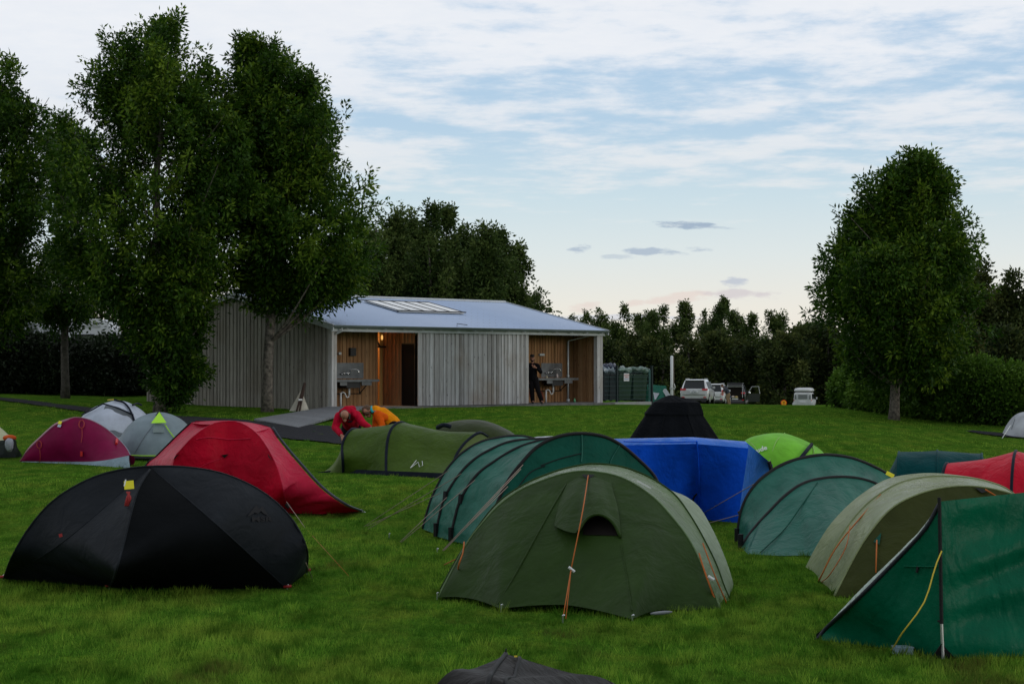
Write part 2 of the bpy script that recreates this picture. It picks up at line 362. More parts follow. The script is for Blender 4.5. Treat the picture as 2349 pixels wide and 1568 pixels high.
def fastmesh(name, V, nper, tone, mat, parent=None):
    """faces of nper consecutive verts"""
    me = bpy.data.meshes.new(name); V = np.asarray(V, np.float32) - rootloc(parent).astype(np.float32); nv = len(V); nf = nv // nper
    me.vertices.add(nv); me.vertices.foreach_set('co', V.ravel())
    me.loops.add(nv); me.loops.foreach_set('vertex_index', np.arange(nv, dtype=np.int32))
    me.polygons.add(nf); me.polygons.foreach_set('loop_start', np.arange(0, nv, nper, dtype=np.int32)); me.polygons.foreach_set('loop_total', np.full(nf, nper, np.int32))
    me.update(calc_edges=True)
    a = me.attributes.new('tone', 'FLOAT', 'FACE'); a.data.foreach_set('value', np.asarray(tone, np.float32))
    o = obj(name, me, parent, mat)
    if parent is not None: o['_o'] = tuple(float(x) for x in rootloc(parent))
    return o
def leafmat(name, dark, mid_, light, transl=.25, rough=.5, spec=.35, backc=None):
    m = bpy.data.materials.new(name); g = G(NT(m)); at = g.n('ShaderNodeAttribute', attribute_name='tone')
    c = g.ramp(at.outputs['Fac'], [(0, dark), (.5, mid_), (1, light)])
    p = g.n('ShaderNodeBsdfPrincipled', ins={'Base Color': c, 'Roughness': rough, 'Specular IOR Level': spec})
    t = g.n('ShaderNodeBsdfTranslucent'); g.L.new(c, t.inputs[0])
    mx = g.n('ShaderNodeMixShader', ins={0: transl}); g.L.new(p.outputs[0], mx.inputs[1]); g.L.new(t.outputs[0], mx.inputs[2])
    g.L.new(mx.outputs[0], g.n('ShaderNodeOutputMaterial').inputs[0]); return m
m_blade = leafmat('grass_blade', (.028, .105, .010), (.110, .27, .024), (.29, .46, .055), .35, .8, .03)
def lawntint(m):
    nt = m.node_tree; g = G(nt); ob = g.n('ShaderNodeTexCoord').outputs['Object']; rp = [x for x in nt.nodes if x.type == 'VALTORGB'][0]
    big = g.noise(g.mapping(ob, (.22, .15, 0)), 1, 5, .6); mid = g.noise(g.mapping(ob, (1.3, .8, 0)), 1, 5, .65)
    c = g.mix(g.n('ShaderNodeMapRange', ins={0: mid, 1: .45, 2: .70, 3: 0.0, 4: .6}).outputs[0], rp.outputs[0], (.25, .28, .04))
    c = g.mix(g.n('ShaderNodeMapRange', ins={0: mid, 1: .42, 2: .25, 3: 0.0, 4: .7}).outputs[0], c, (.022, .095, .004))
    c = g.mix(g.n('ShaderNodeMapRange', ins={0: big, 1: .55, 2: .75, 3: 0.0, 4: .4}).outputs[0], c, (.16, .20, .018))
    tuf = g.noise(g.mapping(ob, (3.4, 1.1, 0), (5, 3, 0)), 1, 6, .72); c = g.mix(g.n('ShaderNodeMapRange', ins={0: tuf, 1: .52, 2: .36, 3: 0.0, 4: .8}).outputs[0], c, (.022, .080, .005))
    mud = g.noise(g.mapping(ob, (.9, .45, 0), (9, 1, 0)), 1, 6, .7); c = g.mix(g.n('ShaderNodeMapRange', ins={0: mud, 1: .56, 2: .70, 3: 0.0, 4: .8}).outputs[0], c, (.075, .060, .020))
    for nd in nt.nodes:
        if nd.type == 'BSDF_PRINCIPLED': nt.links.new(c, nd.inputs['Base Color'])
        if nd.type == 'BSDF_TRANSLUCENT': nt.links.new(c, nd.inputs[0])
lawntint(m_blade)
b1, t1 = blades(330000, 10.5, 26, .014, .055, .0035, 3, 1.6); b2, t2 = blades(170000, 26, 62, .015, .05, .007, 4, 1.4)
xx = b2[::3, 0]; yy = b2[::3, 1]
rt2 = np.random.default_rng(12); nt_ = 1500; ty = 11 * (60 / 11) ** rt2.random(nt_); tx = (rt2.random(nt_) * 2 - 1) * .295 * ty
V3 = []; T3_ = []
for x_, y_ in zip(tx, ty):
    m_ = 26; rr_ = .03 + .05 * rt2.random(); a_ = rt2.random(m_) * 6.28; q_ = rt2.random(m_) ** .5 * rr_; hx = x_ + q_ * np.cos(a_); hy = y_ + q_ * np.sin(a_); hz = gz(hx, hy) - .004; hh = (.05 + .05 * rt2.random(m_)) * rt2.uniform(.6, 1.15); wv_ = .004; b_ = rt2.random(m_) * 3.14
    V3.append(np.stack([np.stack([hx - wv_ * np.cos(b_), hy - wv_ * np.sin(b_), hz], 1), np.stack([hx + wv_ * np.cos(b_), hy + wv_ * np.sin(b_), hz], 1), np.stack([hx + np.cos(a_) * hh * .5, hy + np.sin(a_) * hh * .5, hz + hh], 1)], 1).reshape(-1, 3)); T3_.append(np.clip(rt2.normal(rt2.choice([.2, .45, .75]), .12, m_), 0, 1))
gr_o = fastmesh('grass', np.vstack([b1, b2] + V3), 3, np.r_[t1, t2, np.concatenate(T3_)], m_blade); tag(gr_o, 'short mown green grass of the camping lawn', 'grass'); gr_o['kind'] = 'stuff'
# ------------------------------------------------------------------ trees
m_bark = simple('bark_pale', (.20, .18, .15), .9, .2, nscale=9, col2=(.05, .045, .04), bump=.04, bscale=14)
m_barkd = simple('bark_grey', (.11, .10, .085), .9, .2, nscale=9, col2=(.05, .045, .04), bump=.03, bscale=14)
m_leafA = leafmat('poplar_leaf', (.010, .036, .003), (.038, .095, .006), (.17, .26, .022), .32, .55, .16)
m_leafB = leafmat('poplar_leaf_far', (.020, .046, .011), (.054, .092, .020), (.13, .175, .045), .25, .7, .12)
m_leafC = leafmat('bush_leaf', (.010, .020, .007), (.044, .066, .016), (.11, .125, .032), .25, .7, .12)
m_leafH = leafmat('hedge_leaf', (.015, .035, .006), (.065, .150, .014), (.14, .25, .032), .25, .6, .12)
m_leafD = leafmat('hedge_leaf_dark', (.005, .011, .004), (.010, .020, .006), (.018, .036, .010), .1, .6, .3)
def n3(P, s, seed):
    r = np.random.default_rng(seed); z = np.zeros(len(P))
    for k in range(7):
        d = r.normal(size=3); d /= np.linalg.norm(d); z += np.sin(P @ d * s * (0.6 + 1.1 * r.random()) + r.uniform(0, 6.3))
    return z / 7
def leaves(C, D, L, per, ll, lw, r, spread=.16, toneb=None):
    """C shoot bases, D unit directions, L lengths -> quads; leaves point outward along each shoot and droop"""
    n = len(C); t = r.random((n, per)) ** .8; jit = r.normal(0, 1, (n, per, 3))
    rad = spread * (1.05 - t * .75)
    P = C[:, None] + D[:, None] * (L[:, None] * t)[..., None] + jit * rad[..., None]
    out = jit / (np.linalg.norm(jit, axis=2)[..., None] + 1e-6) * .8 + D[:, None] * .45 + np.array([0, 0, -.35]) + r.normal(0, .25, (n, per, 3))
    out /= np.linalg.norm(out, axis=2)[..., None] + 1e-9
    sd_ = np.cross(out, r.normal(0, 1, (n, per, 3))); sd_ /= np.linalg.norm(sd_, axis=2)[..., None] + 1e-9
    s = (0.7 + .6 * r.random((n, per)))[..., None]
    a = P; b = P + out * ll * .45 * s + sd_ * lw * .5 * s; c = P + out * ll * s; d = P + out * ll * .45 * s - sd_ * lw * .5 * s
    V = np.stack([a, b, c, d], 2).reshape(-1, 3)
    tb = r.normal(.42, .14, n) if toneb is None else toneb
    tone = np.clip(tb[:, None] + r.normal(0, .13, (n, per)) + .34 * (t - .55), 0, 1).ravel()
    return V, tone
def tree(name, label, Yd, prof, base, ncl, per, ll, lw, leafm, barkm, seed, tr=.18, gap=-.28, lobes=1.6, shoot=(.5, 1.0), nlimb=40, group=None, ysc=1.0, low=None, trunktop=None, lean=0, cat='tree', spread=.16, inner=.45, fill=.92, upr=1.0):
    """prof = [(py, left_px, right_px)...] top to bottom; base = (px, py) of trunk foot"""
    r = np.random.default_rng(seed); k = Yd / FPX
    bx = (base[0] - CX) * k; bz = float(gz(bx, Yd)) if base[1] is None else W(base[0], base[1], Yd)[2]
    pr_ = np.array([(EYE + (HORIZ - p) * k, (l - CX) * k, (q - CX) * k) for p, l, q in prof])[::-1]
    zs = pr_[:, 0]; lf = pr_[:, 1]; rt = pr_[:, 2]
    root = thing(name, label, cat, (bx, Yd, bz), group)
    # boughs rise from the trunk to the outline, shoots crowd their outer halves
    nb = max(14, int(ncl / 12)); M = nb * 6; z = r.uniform(zs[0], zs[-1], M); rd = (np.interp(z, zs, rt) - np.interp(z, zs, lf)) / 2
    z = z[r.random(M) < (rd / rd.max()) ** 1.0 + .12][:nb]; l = np.interp(z, zs, lf); q = np.interp(z, zs, rt); th0 = r.random(len(z)) * 2 * math.pi
    rho0 = inner + (1 - inner) * r.random(len(z)) ** .28; lob = 1 + .10 * np.sin(th0 * 3 + z * 1.3 + seed) + .06 * np.sin(z * 3.7 + th0 * 2)
    R0 = (q - l) / 2 * rho0 * lob * fill; TIPS = np.stack([(l + q) / 2 + R0 * np.cos(th0), Yd + R0 * ysc * np.sin(th0), z], 1)
    ax0 = np.stack([(l + q) / 2, np.full(len(z), Yd), z - R0 * r.uniform(.7, 1.2, len(z))], 1); BW = TIPS - ax0
    k_i = r.integers(0, len(z), ncl); tt = 1 - .62 * r.random(ncl) ** 1.3; sz = (.06 + .12 * (1 - (tt - .4) ** 2)) * (np.linalg.norm(BW[k_i], axis=1) * .45 + .45)
    P = ax0[k_i] + BW[k_i] * tt[:, None] + np.array([0, 0, .14]) * (np.sin(tt * math.pi))[:, None] + r.normal(0, 1, (ncl, 3)) * np.clip(sz, .12, .55 * (zs[-1] - zs[0]) / 7)[:, None]
    cxx = np.interp(P[:, 2], zs, (lf + rt) / 2); th = np.arctan2(P[:, 1] - Yd, P[:, 0] - cxx); rad = np.interp(P[:, 2], zs, (rt - lf) / 2) + 1e-3
    rho = np.clip(np.hypot(P[:, 0] - cxx, P[:, 1] - Yd) / rad, 0, 1.1)
    ok = (n3(P, lobes, seed + 5) > gap) & (P[:, 2] < zs[-1] + .15) & (P[:, 2] > zs[0] - .5); ok_i = np.where(ok)[0]; P = P[ok]; th = th[ok]; rho = rho[ok]
    out = np.stack([np.cos(th), np.sin(th), np.zeros_like(th)], 1)
    topf = np.clip((P[:, 2] - zs[0]) / (zs[-1] - zs[0]), 0, 1)
    D = out * (.85 - .45 * topf)[:, None] * rho[:, None] + np.array([0, 0, upr]) * (.45 + .6 * topf)[:, None] + r.normal(0, .22, P.shape)
    D /= np.linalg.norm(D, axis=1)[:, None]
    L = r.uniform(shoot[0], shoot[1], len(P)); P = P - D * (L * .75)[:, None]
    bt_ = r.normal(0, .13, nb * 2)[k_i[ok_i] % (nb * 2)]
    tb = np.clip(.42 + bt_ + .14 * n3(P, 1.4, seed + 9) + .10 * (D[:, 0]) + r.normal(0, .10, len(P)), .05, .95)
    V, tn = leaves(P, D, L, per, ll, lw, r, spread, tb)
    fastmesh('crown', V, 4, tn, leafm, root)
    # trunk and limbs
    top = zs[-1] - (zs[-1] - bz) * .06 if trunktop is None else trunktop; ctop = (lf[-1] + rt[-1]) / 2
    tz = np.linspace(0, 1, 16); f = tz ** 1.3
    cc = np.interp(bz + tz * (top - bz), zs, (lf + rt) / 2)
    TX = bx * (1 - f) + (bx + (cc - bx) * .7) * f + .05 * np.sin(tz * 9 + seed) * np.clip(tz * 4, 0, 1); TYy = Yd + .06 * np.sin(tz * 7 + seed * 2)
    TP_ = np.stack([TX, TYy, bz - .1 + tz * (top - bz)], 1); tr_ = tr * (1 - tz) ** .75 * .9 + .012; tr_[0] = tr * 1.18
    mb = MB(); mb.tube(TP_, tr_, 10)
    idx = r.choice(len(P), min(nlimb, len(P)), replace=False)
    for i in range(min(nlimb, len(TIPS))):
        E = TIPS[i]; hd = math.hypot(E[0] - bx, E[1] - Yd); zt = max(E[2] - hd * r.uniform(.7, 1.3), bz + (zs[0] - bz) * .55 + .2)
        if zt > E[2]: zt = E[2] - .3
        zt = min(max(zt, bz + .3), top - .2); t0 = (zt - bz) / (top - bz)
        A = np.array([np.interp(t0, tz, TP_[:, k_]) for k_ in range(3)])
        ra = min(tr * .26, np.interp(t0, tz, tr_) * .45)
        mid1 = A * .55 + E * .45 + np.array([0, 0, -.08 * hd]) + r.normal(0, .05, 3)
        mb.tube(crv([A, mid1, E], 7), np.linspace(ra, .008, 7), 5, cap=False)
    mb.out('trunk', barkm, root, smooth=True)
    return root
PG = 'big poplars standing by the hut'
tree('poplar_tree', 'tallest leafy poplar standing before the left end of the timber hut', 57,
     [(40, 305, 400), (70, 268, 425), (105, 232, 455), (160, 190, 500), (250, 182, 560), (320, 165, 585), (400, 100, 590), (500, 95, 585), (580, 130, 570), (640, 200, 525), (700, 250, 500), (760, 295, 495), (820, 342, 488), (870, 352, 465), (900, 356, 425)],
     (368, None), 3000, 52, .155, .062, m_leafA, m_bark, 11, .21, fill=1.0, gap=-.30, nlimb=60, group=PG)
tree('poplar_tree', 'poplar with a pale bare lower trunk between the tallest tree and the open sink bay', 58.5,
     [(98, 550, 600), (135, 530, 715), (200, 520, 745), (290, 505, 800), (400, 500, 838), (480, 490, 855), (560, 500, 858), (600, 515, 855), (630, 545, 835), (655, 585, 790), (672, 600, 740)],
     (613, None), 2500, 52, .155, .062, m_leafA, m_bark, 23, .19, fill=1.0, gap=-.30, nlimb=50, group=PG)
tree('poplar_tree', 'poplar cut off by the left edge of the picture', 60,
     [(130, 30, 80), (165, -40, 105), (200, -90, 118), (240, -110, 125), (300, -160, 125), (400, -190, 135), (500, -200, 140), (600, -190, 130), (680, -150, 110), (740, -120, 70)],
     (-40, None), 1700, 48, .155, .062, m_leafA, m_barkd, 37, .2, gap=-.25, nlimb=50, group=PG)
tree('poplar_tree', 'lower darker poplar filling the gap behind the two leftmost poplars', 66,
     [(265, 130, 175), (310, 95, 200), (400, 60, 230), (500, 50, 240), (600, 50, 240), (680, 70, 220), (740, 90, 200)],
     (150, None), 800, 44, .155, .062, m_leafA, m_barkd, 41, .16, gap=-.2, nlimb=40, group=PG)
tree('poplar_tree', 'lone poplar with a pale trunk standing before the hedge on the right', 56,
     [(352, 2098, 2122), (380, 2050, 2150), (412, 2002, 2176), (455, 1945, 2200), (520, 1905, 2230), (600, 1862, 2245), (660, 1862, 2255), (730, 1885, 2260), (790, 1925, 2250), (835, 1975, 2180)],
     (2050, None), 3000, 50, .15, .06, m_leafA, m_bark, 58, .165, fill=.92, gap=-.18, nlimb=50, group=PG)
# trees behind the hut
MG = 'poplars behind the hut'
bt = [(860, 466, 60, 'leftmost poplar behind the hut, half hidden by the big poplar'), (905, 474, 55, 'second poplar from the left behind the hut roof'), (945, 492, 55, 'slim poplar left of the skylight, behind the hut roof'),
      (985, 481, 62, 'tallest dark poplar of the row rising over the skylight'), (1025, 484, 62, 'dark poplar just right of the tallest one behind the roof'), (1075, 511, 60, 'poplar above the middle of the ridge behind the hut'),
      (1118, 526, 55, 'poplar third from the right in the row behind the roof'), (1150, 519, 58, 'poplar second from the right in the row behind the roof'), (1182, 548, 70, 'rightmost poplar of the row, leaning out over the ridge end')]
for i, (px, py, hw, lb) in enumerate(bt):
    d = 84 + (i % 3) * 3; h = 930 - py
    tree('background_poplar', lb, d, [(py, px - 6, px + 6), (py + h * .1, px - hw * .35, px + hw * .35), (py + h * .25, px - hw * .62, px + hw * .62), (py + h * .45, px - hw * .9, px + hw * .9), (py + h * .65, px - hw * 1.0, px + hw * 1.0), (py + h * .85, px - hw * .7, px + hw * .7), (py + h * .97, px - hw * .4, px + hw * .4)],
         (px, None), 1000, 30, .17, .09, m_leafB, m_bark, 100 + i, .13, gap=-.3, lobes=1.6, nlimb=30, group=MG, shoot=(.8, 1.6), inner=.2, upr=1.4, spread=.18, fill=1.3)
# far tree line right of the hut: pointed tops, then a rounder belt in front
FG = 'far trees on the skyline'
ft = [(1258, 724), (1310, 722), (1345, 716), (1375, 712), (1432, 706), (1470, 722), (1497, 698), (1522, 708), (1572, 694), (1608, 712), (1640, 688), (1663, 690), (1692, 688), (1722, 718), (1776, 706), (1800, 738), (1845, 715), (1872, 702), (1905, 708)]
for i, (px, py) in enumerate(ft):
    d = 190 + (i * 37) % 24; hw = 36 + (i * 7) % 9; h = 880 - py
    where = ['just right of the hut roof end', 'second to the right of the roof end', 'third from the roof end', 'above the bin enclosure', 'above the fence corner post', 'short, left of the white pole', 'forked, above the white pole', 'just right of the white pole', 'above the near white car', 'between the two tallest tops', 'tallest of the skyline, left top', 'tallest of the skyline, middle top', 'tallest of the skyline, right top', 'low, right of the tallest tops', 'pointed and alone above the dark open car', 'low, left of the white van', 'left of the lone poplar crown, above the van', 'under the left edge of the lone poplar crown', 'half hidden behind the lone poplar crown'][i]
    tree('skyline_poplar', 'far poplar top on the skyline, ' + where, d, [(py, px - 3, px + 3), (py + h * .12, px - hw * .45, px + hw * .45), (py + h * .3, px - hw * .9, px + hw * .9), (py + h * .6, px - hw, px + hw), (py + h * .9, px - hw * .8, px + hw * .8)],
         (px, None), 330, 26, .30, .13, m_leafB, m_barkd, 200 + i, .15, gap=-.25, nlimb=14, group=FG, shoot=(1.2, 2.4), spread=.22, inner=.15, upr=1.8, fill=1.0)
BG = 'dark trees and tall bushes behind the car park'
r_ = random.Random(5)
bl = [(1290, 770, 44), (1350, 768, 46), (1405, 772, 50), (1462, 764, 50), (1520, 770, 54), (1580, 762, 54), (1640, 768, 52), (1700, 774, 52), (1752, 780, 50), (1800, 772, 54), (1850, 752, 56), (1900, 742, 60), (1960, 752, 60), (2000, 790, 55)]
wh = ['nearest the hut end', 'behind the dark bins', 'behind the sign on the fence', 'behind the fence corner post', 'behind the white pole', 'behind the near white car', 'behind the second white car', 'behind the dark open car', 'behind the open car door', 'behind the round sign', 'left of the white van', 'behind the white van', 'right of the white van', 'left of the lone poplar trunk']
for i, (px, py, hw) in enumerate(bl):
    d = 172 + (i * 5) % 9 if px < 1890 else 176; h = 950 - py
    tree('woodland_tree', 'dark round-headed tree in the belt ' + wh[i], d, [(py, px - hw * .4, px + hw * .4), (py + h * .12, px - hw * .9, px + hw * .9), (py + h * .35, px - hw * 1.25, px + hw * 1.25), (py + h * .7, px - hw * 1.3, px + hw * 1.3), (py + h * 1.0, px - hw * 1.2, px + hw * 1.2)],
         (px, None), 430, 28, .34, .19, m_leafC, m_barkd, 300 + i, .2, gap=-.6, nlimb=10, group=BG, shoot=(.8, 1.6), spread=.42, inner=.3)
RG = 'trees behind the right-hand hedge'
rt_ = [(2010, 800, 50, 78, 'low bushy tree behind the left end of the right-hand hedge'), (1985, 742, 55, 110, 'bushy tree behind the left side of the lone poplar'), (2100, 760, 70, 76, 'bushy tree directly behind the lone poplar trunk'), (2190, 720, 80, 77, 'bushy tree behind the right half of the lone poplar'),
       (2262, 602, 62, 80, 'tall dark tree just right of the lone poplar'), (2325, 638, 62, 78, 'tall dark tree at the right edge of the picture'), (2400, 660, 70, 80, 'dark tree cut off by the right edge'), (2300, 760, 80, 72, 'bushy tree behind the hedge near the right edge'), (2215, 640, 50, 84, 'slim dark tree peeping out right of the lone poplar crown')]
for i, (px, py, hw, d, lb) in enumerate(rt_):
    h = 960 - py
    tree('dark_tree', lb, d, [(py, px - hw * .25, px + hw * .25), (py + h * .15, px - hw * .6, px + hw * .6), (py + h * .35, px - hw * .9, px + hw * .9), (py + h * .7, px - hw, px + hw), (py + h * .98, px - hw * .9, px + hw * .9)],
         (px, None), 620, 30, .17, .10, m_leafC, m_barkd, 400 + i, .12, gap=-.4, nlimb=24, group=RG, shoot=(.5, 1.1), spread=.25, inner=.3)
LG = 'dark trees behind the left-hand hedge'
for i, (px, py, hw, d, lb) in enumerate([(-60, 560, 120, 92, 'dark tree behind the leftmost caravan'), (70, 640, 80, 95, 'dark tree between the two caravans, seen under the poplars'), (235, 600, 90, 92, 'dark tree right of the white caravan'), (400, 640, 110, 94, 'dark tree behind the left roof corner of the hut'), (560, 655, 90, 96, 'dark tree behind the hut gable peak'), (700, 640, 90, 95, 'dark tree behind the hut roof under the second big poplar'), (790, 590, 70, 92, 'dark tree at the right of the second big poplar')]):
    h = 900 - py
    tree('dark_tree', lb, d, [(py, px - hw * .2, px + hw * .2), (py + h * .2, px - hw * .65, px + hw * .65), (py + h * .45, px - hw * .95, px + hw * .95), (py + h * .8, px - hw * .9, px + hw * .9), (py + h, px - hw * .8, px + hw * .8)],
         (px, None), 520, 28, .20, .11, m_leafC, m_barkd, 500 + i, .14, gap=-.25, nlimb=24, group=LG, shoot=(.6, 1.2), spread=.27, inner=.3)
# ------------------------------------------------------------------ hedges
def hedge(name, label, pts, h, th, n, leafm, seed, ll=.11, lw=.06, hn=.12, zb=None):
    """pts = ground polyline (px, Y) ; h heights per point"""
    P = np.array([gnd(a, b) for a, b in pts]); r = np.random.default_rng(seed)
    root = thing(name, label, 'hedge', P[len(P) // 2])
    L = np.r_[0, np.cumsum(np.linalg.norm(np.diff(P, axis=0), axis=1))]
    s = r.random(n) * L[-1]; C = lerp_at(P, L, s); H = np.interp(s, L, h) * (1 + hn * np.sin(s * 2.1 + seed) * .5 + hn * np.sin(s * 5.3) * .35)
    T = np.gradient(P, axis=0); T /= np.linalg.norm(T, axis=1)[:, None]; Tn = lerp_at(T, L, s); Nn = np.stack([-Tn[:, 1], Tn[:, 0], 0 * s], 1)
    # outline: rounded box, surface biased
    a = r.random(n) * 2 * math.pi; cx_ = np.cos(a); cz_ = np.sin(a); q = (np.abs(cx_) ** 4 + np.abs(cz_) ** 4) ** (-.25) * (.7 + .3 * r.random(n) ** .5)
    bul = 1 + .14 * np.sin(s * 1.7 + a * 2) + .10 * np.sin(s * 4.4 + a)
    C = C + Nn * (th / 2 * q * cx_ * bul)[:, None]; C[:, 2] = gz(C[:, 0], C[:, 1]) + H * (.5 + .5 * q * cz_) 
    D = Nn * (cx_ * .6)[:, None] + np.array([0, 0, 1.]) * (.5 + .4 * np.clip(cz_, 0, 1))[:, None] + r.normal(0, .3, C.shape); D /= np.linalg.norm(D, axis=1)[:, None]
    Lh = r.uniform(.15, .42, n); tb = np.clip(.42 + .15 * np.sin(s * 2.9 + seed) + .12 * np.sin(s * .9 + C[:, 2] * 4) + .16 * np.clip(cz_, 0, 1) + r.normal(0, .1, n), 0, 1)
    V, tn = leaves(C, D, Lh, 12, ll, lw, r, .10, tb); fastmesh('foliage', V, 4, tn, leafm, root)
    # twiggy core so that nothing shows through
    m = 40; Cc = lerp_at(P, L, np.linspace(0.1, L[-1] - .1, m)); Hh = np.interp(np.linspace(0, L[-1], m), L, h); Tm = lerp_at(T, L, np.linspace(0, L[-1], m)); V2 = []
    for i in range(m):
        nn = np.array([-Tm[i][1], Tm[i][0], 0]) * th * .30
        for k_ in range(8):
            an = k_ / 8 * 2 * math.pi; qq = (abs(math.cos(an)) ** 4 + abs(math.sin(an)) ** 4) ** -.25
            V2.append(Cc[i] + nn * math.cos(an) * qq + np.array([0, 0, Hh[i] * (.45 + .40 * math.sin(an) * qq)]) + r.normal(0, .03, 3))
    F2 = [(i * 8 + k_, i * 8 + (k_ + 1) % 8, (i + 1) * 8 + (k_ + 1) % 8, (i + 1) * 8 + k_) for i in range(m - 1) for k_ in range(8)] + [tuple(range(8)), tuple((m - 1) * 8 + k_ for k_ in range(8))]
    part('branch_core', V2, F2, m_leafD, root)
    return root
hedge('clipped_hedge', 'clipped bright green hedge behind the lone poplar on the right', [(1965, 65), (2010, 61.5), (2080, 59.5), (2180, 58), (2290, 56.5), (2420, 55.5), (2600, 55)], [1.15, 1.35, 1.45, 1.6, 1.7, 1.75, 1.8], 1.5, 9500, m_leafH, 3, hn=.16)
hedge('tall_hedge', 'tall very dark hedge at the left, below the caravans', [(-420, 67), (-200, 67.5), (0, 68.5), (150, 69.5), (300, 72), (345, 73), (420, 75)], [2.1, 2.1, 2.0, 1.95, 1.9, 1.9, 1.9], 1.5, 9000, m_leafD, 4, ll=.13, lw=.07, hn=.12)
# ------------------------------------------------------------------ the timber hut
HZ = .69; EAVE = 3.32; RIDGE = 4.46; HL = 12.95; HW = 10.4
U = np.array([.7042, .7100, 0]); Vv = np.array([-.7100, .7042, 0]); O0 = np.array([-5.80, 59.5, 0.]); ZZ = np.array([0, 0, 1.])
RH = np.stack([U, Vv, ZZ], 1)
def Hh(t, r, z): return O0 + U * t + Vv * r + ZZ * z
def tpx(px, r=0.0, Y0=None):
    s = (px - CX) / FPX; x0, y0 = (O0 + Vv * r)[:2]
    return (s * y0 - x0) / (U[0] - s * U[1])
def wood(name, cA, cB, cC, stain, rough=.85):
    m = bpy.data.materials.new(name); g = G(NT(m)); ob = g.n('ShaderNodeTexCoord').outputs['Object']; at = g.n('ShaderNodeAttribute', attribute_name='tone')
    gr = g.noise(g.mapping(ob, (14, 14, 1.1)), 1, 6, .65); gr2 = g.noise(g.mapping(ob, (45, 45, 2.5)), 1, 4, .6)
    c = g.ramp(at.outputs['Fac'], [(0, cA), (.5, cB), (1, cC)])
    c = g.mix(g.n('ShaderNodeMapRange', ins={0: gr, 1: .4, 2: .7, 3: 0.0, 4: .55}).outputs[0], c, tuple(x * .55 for x in cB))
    c = g.mix(g.n('ShaderNodeMapRange', ins={0: gr2, 1: .5, 2: .75, 3: 0.0, 4: .35}).outputs[0], c, tuple(min(1, x * 1.5) for x in cC))
    kn = g.n('ShaderNodeTexVoronoi', feature='F1', ins={'Scale': 1.0, 'Vector': g.mapping(ob, (7, 7, 2.4))})
    c = g.mix(g.n('ShaderNodeMapRange', ins={0: kn.outputs['Distance'], 1: .14, 2: .06, 3: 0.0, 4: .75}).outputs[0], c, tuple(x * .3 for x in cA))
    sn = g.noise(g.mapping(ob, (.6, .6, .5), (4, 2, 1)), 1, 4, .6)
    c = g.mix(g.n('ShaderNodeMapRange', ins={0: sn, 1: .48, 2: .68, 3: 0.0, 4: .5}).outputs[0], c, stain)
    b = g.n('ShaderNodeBump', ins={'Strength': .5, 'Distance': .006, 'Height': gr2})
    p = g.n('ShaderNodeBsdfPrincipled', ins={'Base Color': c, 'Roughness': rough, 'Specular IOR Level': .25, 'Normal': b.outputs[0]})
    g.L.new(p.outputs[0], g.n('ShaderNodeOutputMaterial').inputs[0]); return m
m_wf = wood('weathered_boards', (.22, .21, .20), (.41, .405, .40), (.60, .61, .62), (.28, .21, .15))
m_wg = wood('weathered_boards_gable', (.20, .185, .165), (.32, .30, .27), (.46, .43, .39), (.20, .17, .13))
m_wr = wood('brown_boards', (.20, .10, .045), (.32, .17, .075), (.44, .27, .14), (.18, .10, .06))
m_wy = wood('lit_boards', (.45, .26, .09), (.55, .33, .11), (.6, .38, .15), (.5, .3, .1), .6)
m_dark = simple('dark_void', (.012, .010, .009), .9, .1)
m_steel = simple('brushed_steel', (.17, .18, .19), .42, .5, .7, nscale=5, namt=.3)
m_galv = simple('galvanised_trim', (.42, .45, .46), .5, .4, .3, nscale=3, namt=.15)
m_chrome = simple('chrome', (.75, .75, .76), .15, .5, 1.0)
m_white = simple('white_plastic', (.72, .74, .74), .4, .4)
m_black = simple('black_metal', (.015, .015, .016), .5, .4)
m_concrete = simple('concrete_edge', (.20, .20, .19), .9, .2, nscale=6, namt=.4)
m_deck = wood('deck_boards', (.12, .125, .13), (.17, .18, .19), (.23, .24, .25), (.14, .14, .14))
hut = thing('timber_hut', 'long grey timber washhouse with a pale metal roof and two open sink bays', 'building', Hh(HL / 2, HW / 2, HZ))
def boards(mb, A, d, L, z0, ztop, nrm, seed, wmin=.075, wmax=.13, step=.022, skip=None, tone=None):
    """vertical boards from A along unit d; ztop(s) height; standing on nrm side"""
    r = np.random.default_rng(seed); s = 0.0; k = 0
    while s < L - .01:
        wd = min(r.uniform(wmin, wmax), L - s); a, b = s, s + wd - .008; th = step * (1 if k % 2 else 2)
        if not (skip and skip(s + wd / 2)):
            za, zb = ztop(a), ztop(b); q = []
            for (ss, zt) in ((a, za), (b, zb)):
                for off in (0, th):
                    q += [A + d * ss + nrm * off + ZZ * z0, A + d * ss + nrm * off + ZZ * zt]
            t = np.clip(r.normal(.5, .24), 0, 1)
            mb.add(q, [(2, 6, 7, 3), (0, 2, 3, 1), (6, 4, 5, 7), (3, 7, 5, 1), (0, 4, 6, 2)], 0, t)
        s += wd; k += 1
ROOFZ = lambda r: EAVE + (RIDGE - EAVE) * (1 - abs(r - HW / 2) / (HW / 2))
def slab(mb, t0, t1, r0, r1, z0, z1, mi=0, tone=None):
    c = Hh((t0 + t1) / 2, (r0 + r1) / 2, (z0 + z1) / 2); mb.box(c, (abs(t1 - t0), abs(r1 - r0), abs(z1 - z0)), RH, mi, tone)
tA = tpx(771); tB0 = tpx(957); tB1 = tpx(966); tC = tpx(1212); tD = tpx(1368)
EB = EAVE - .10
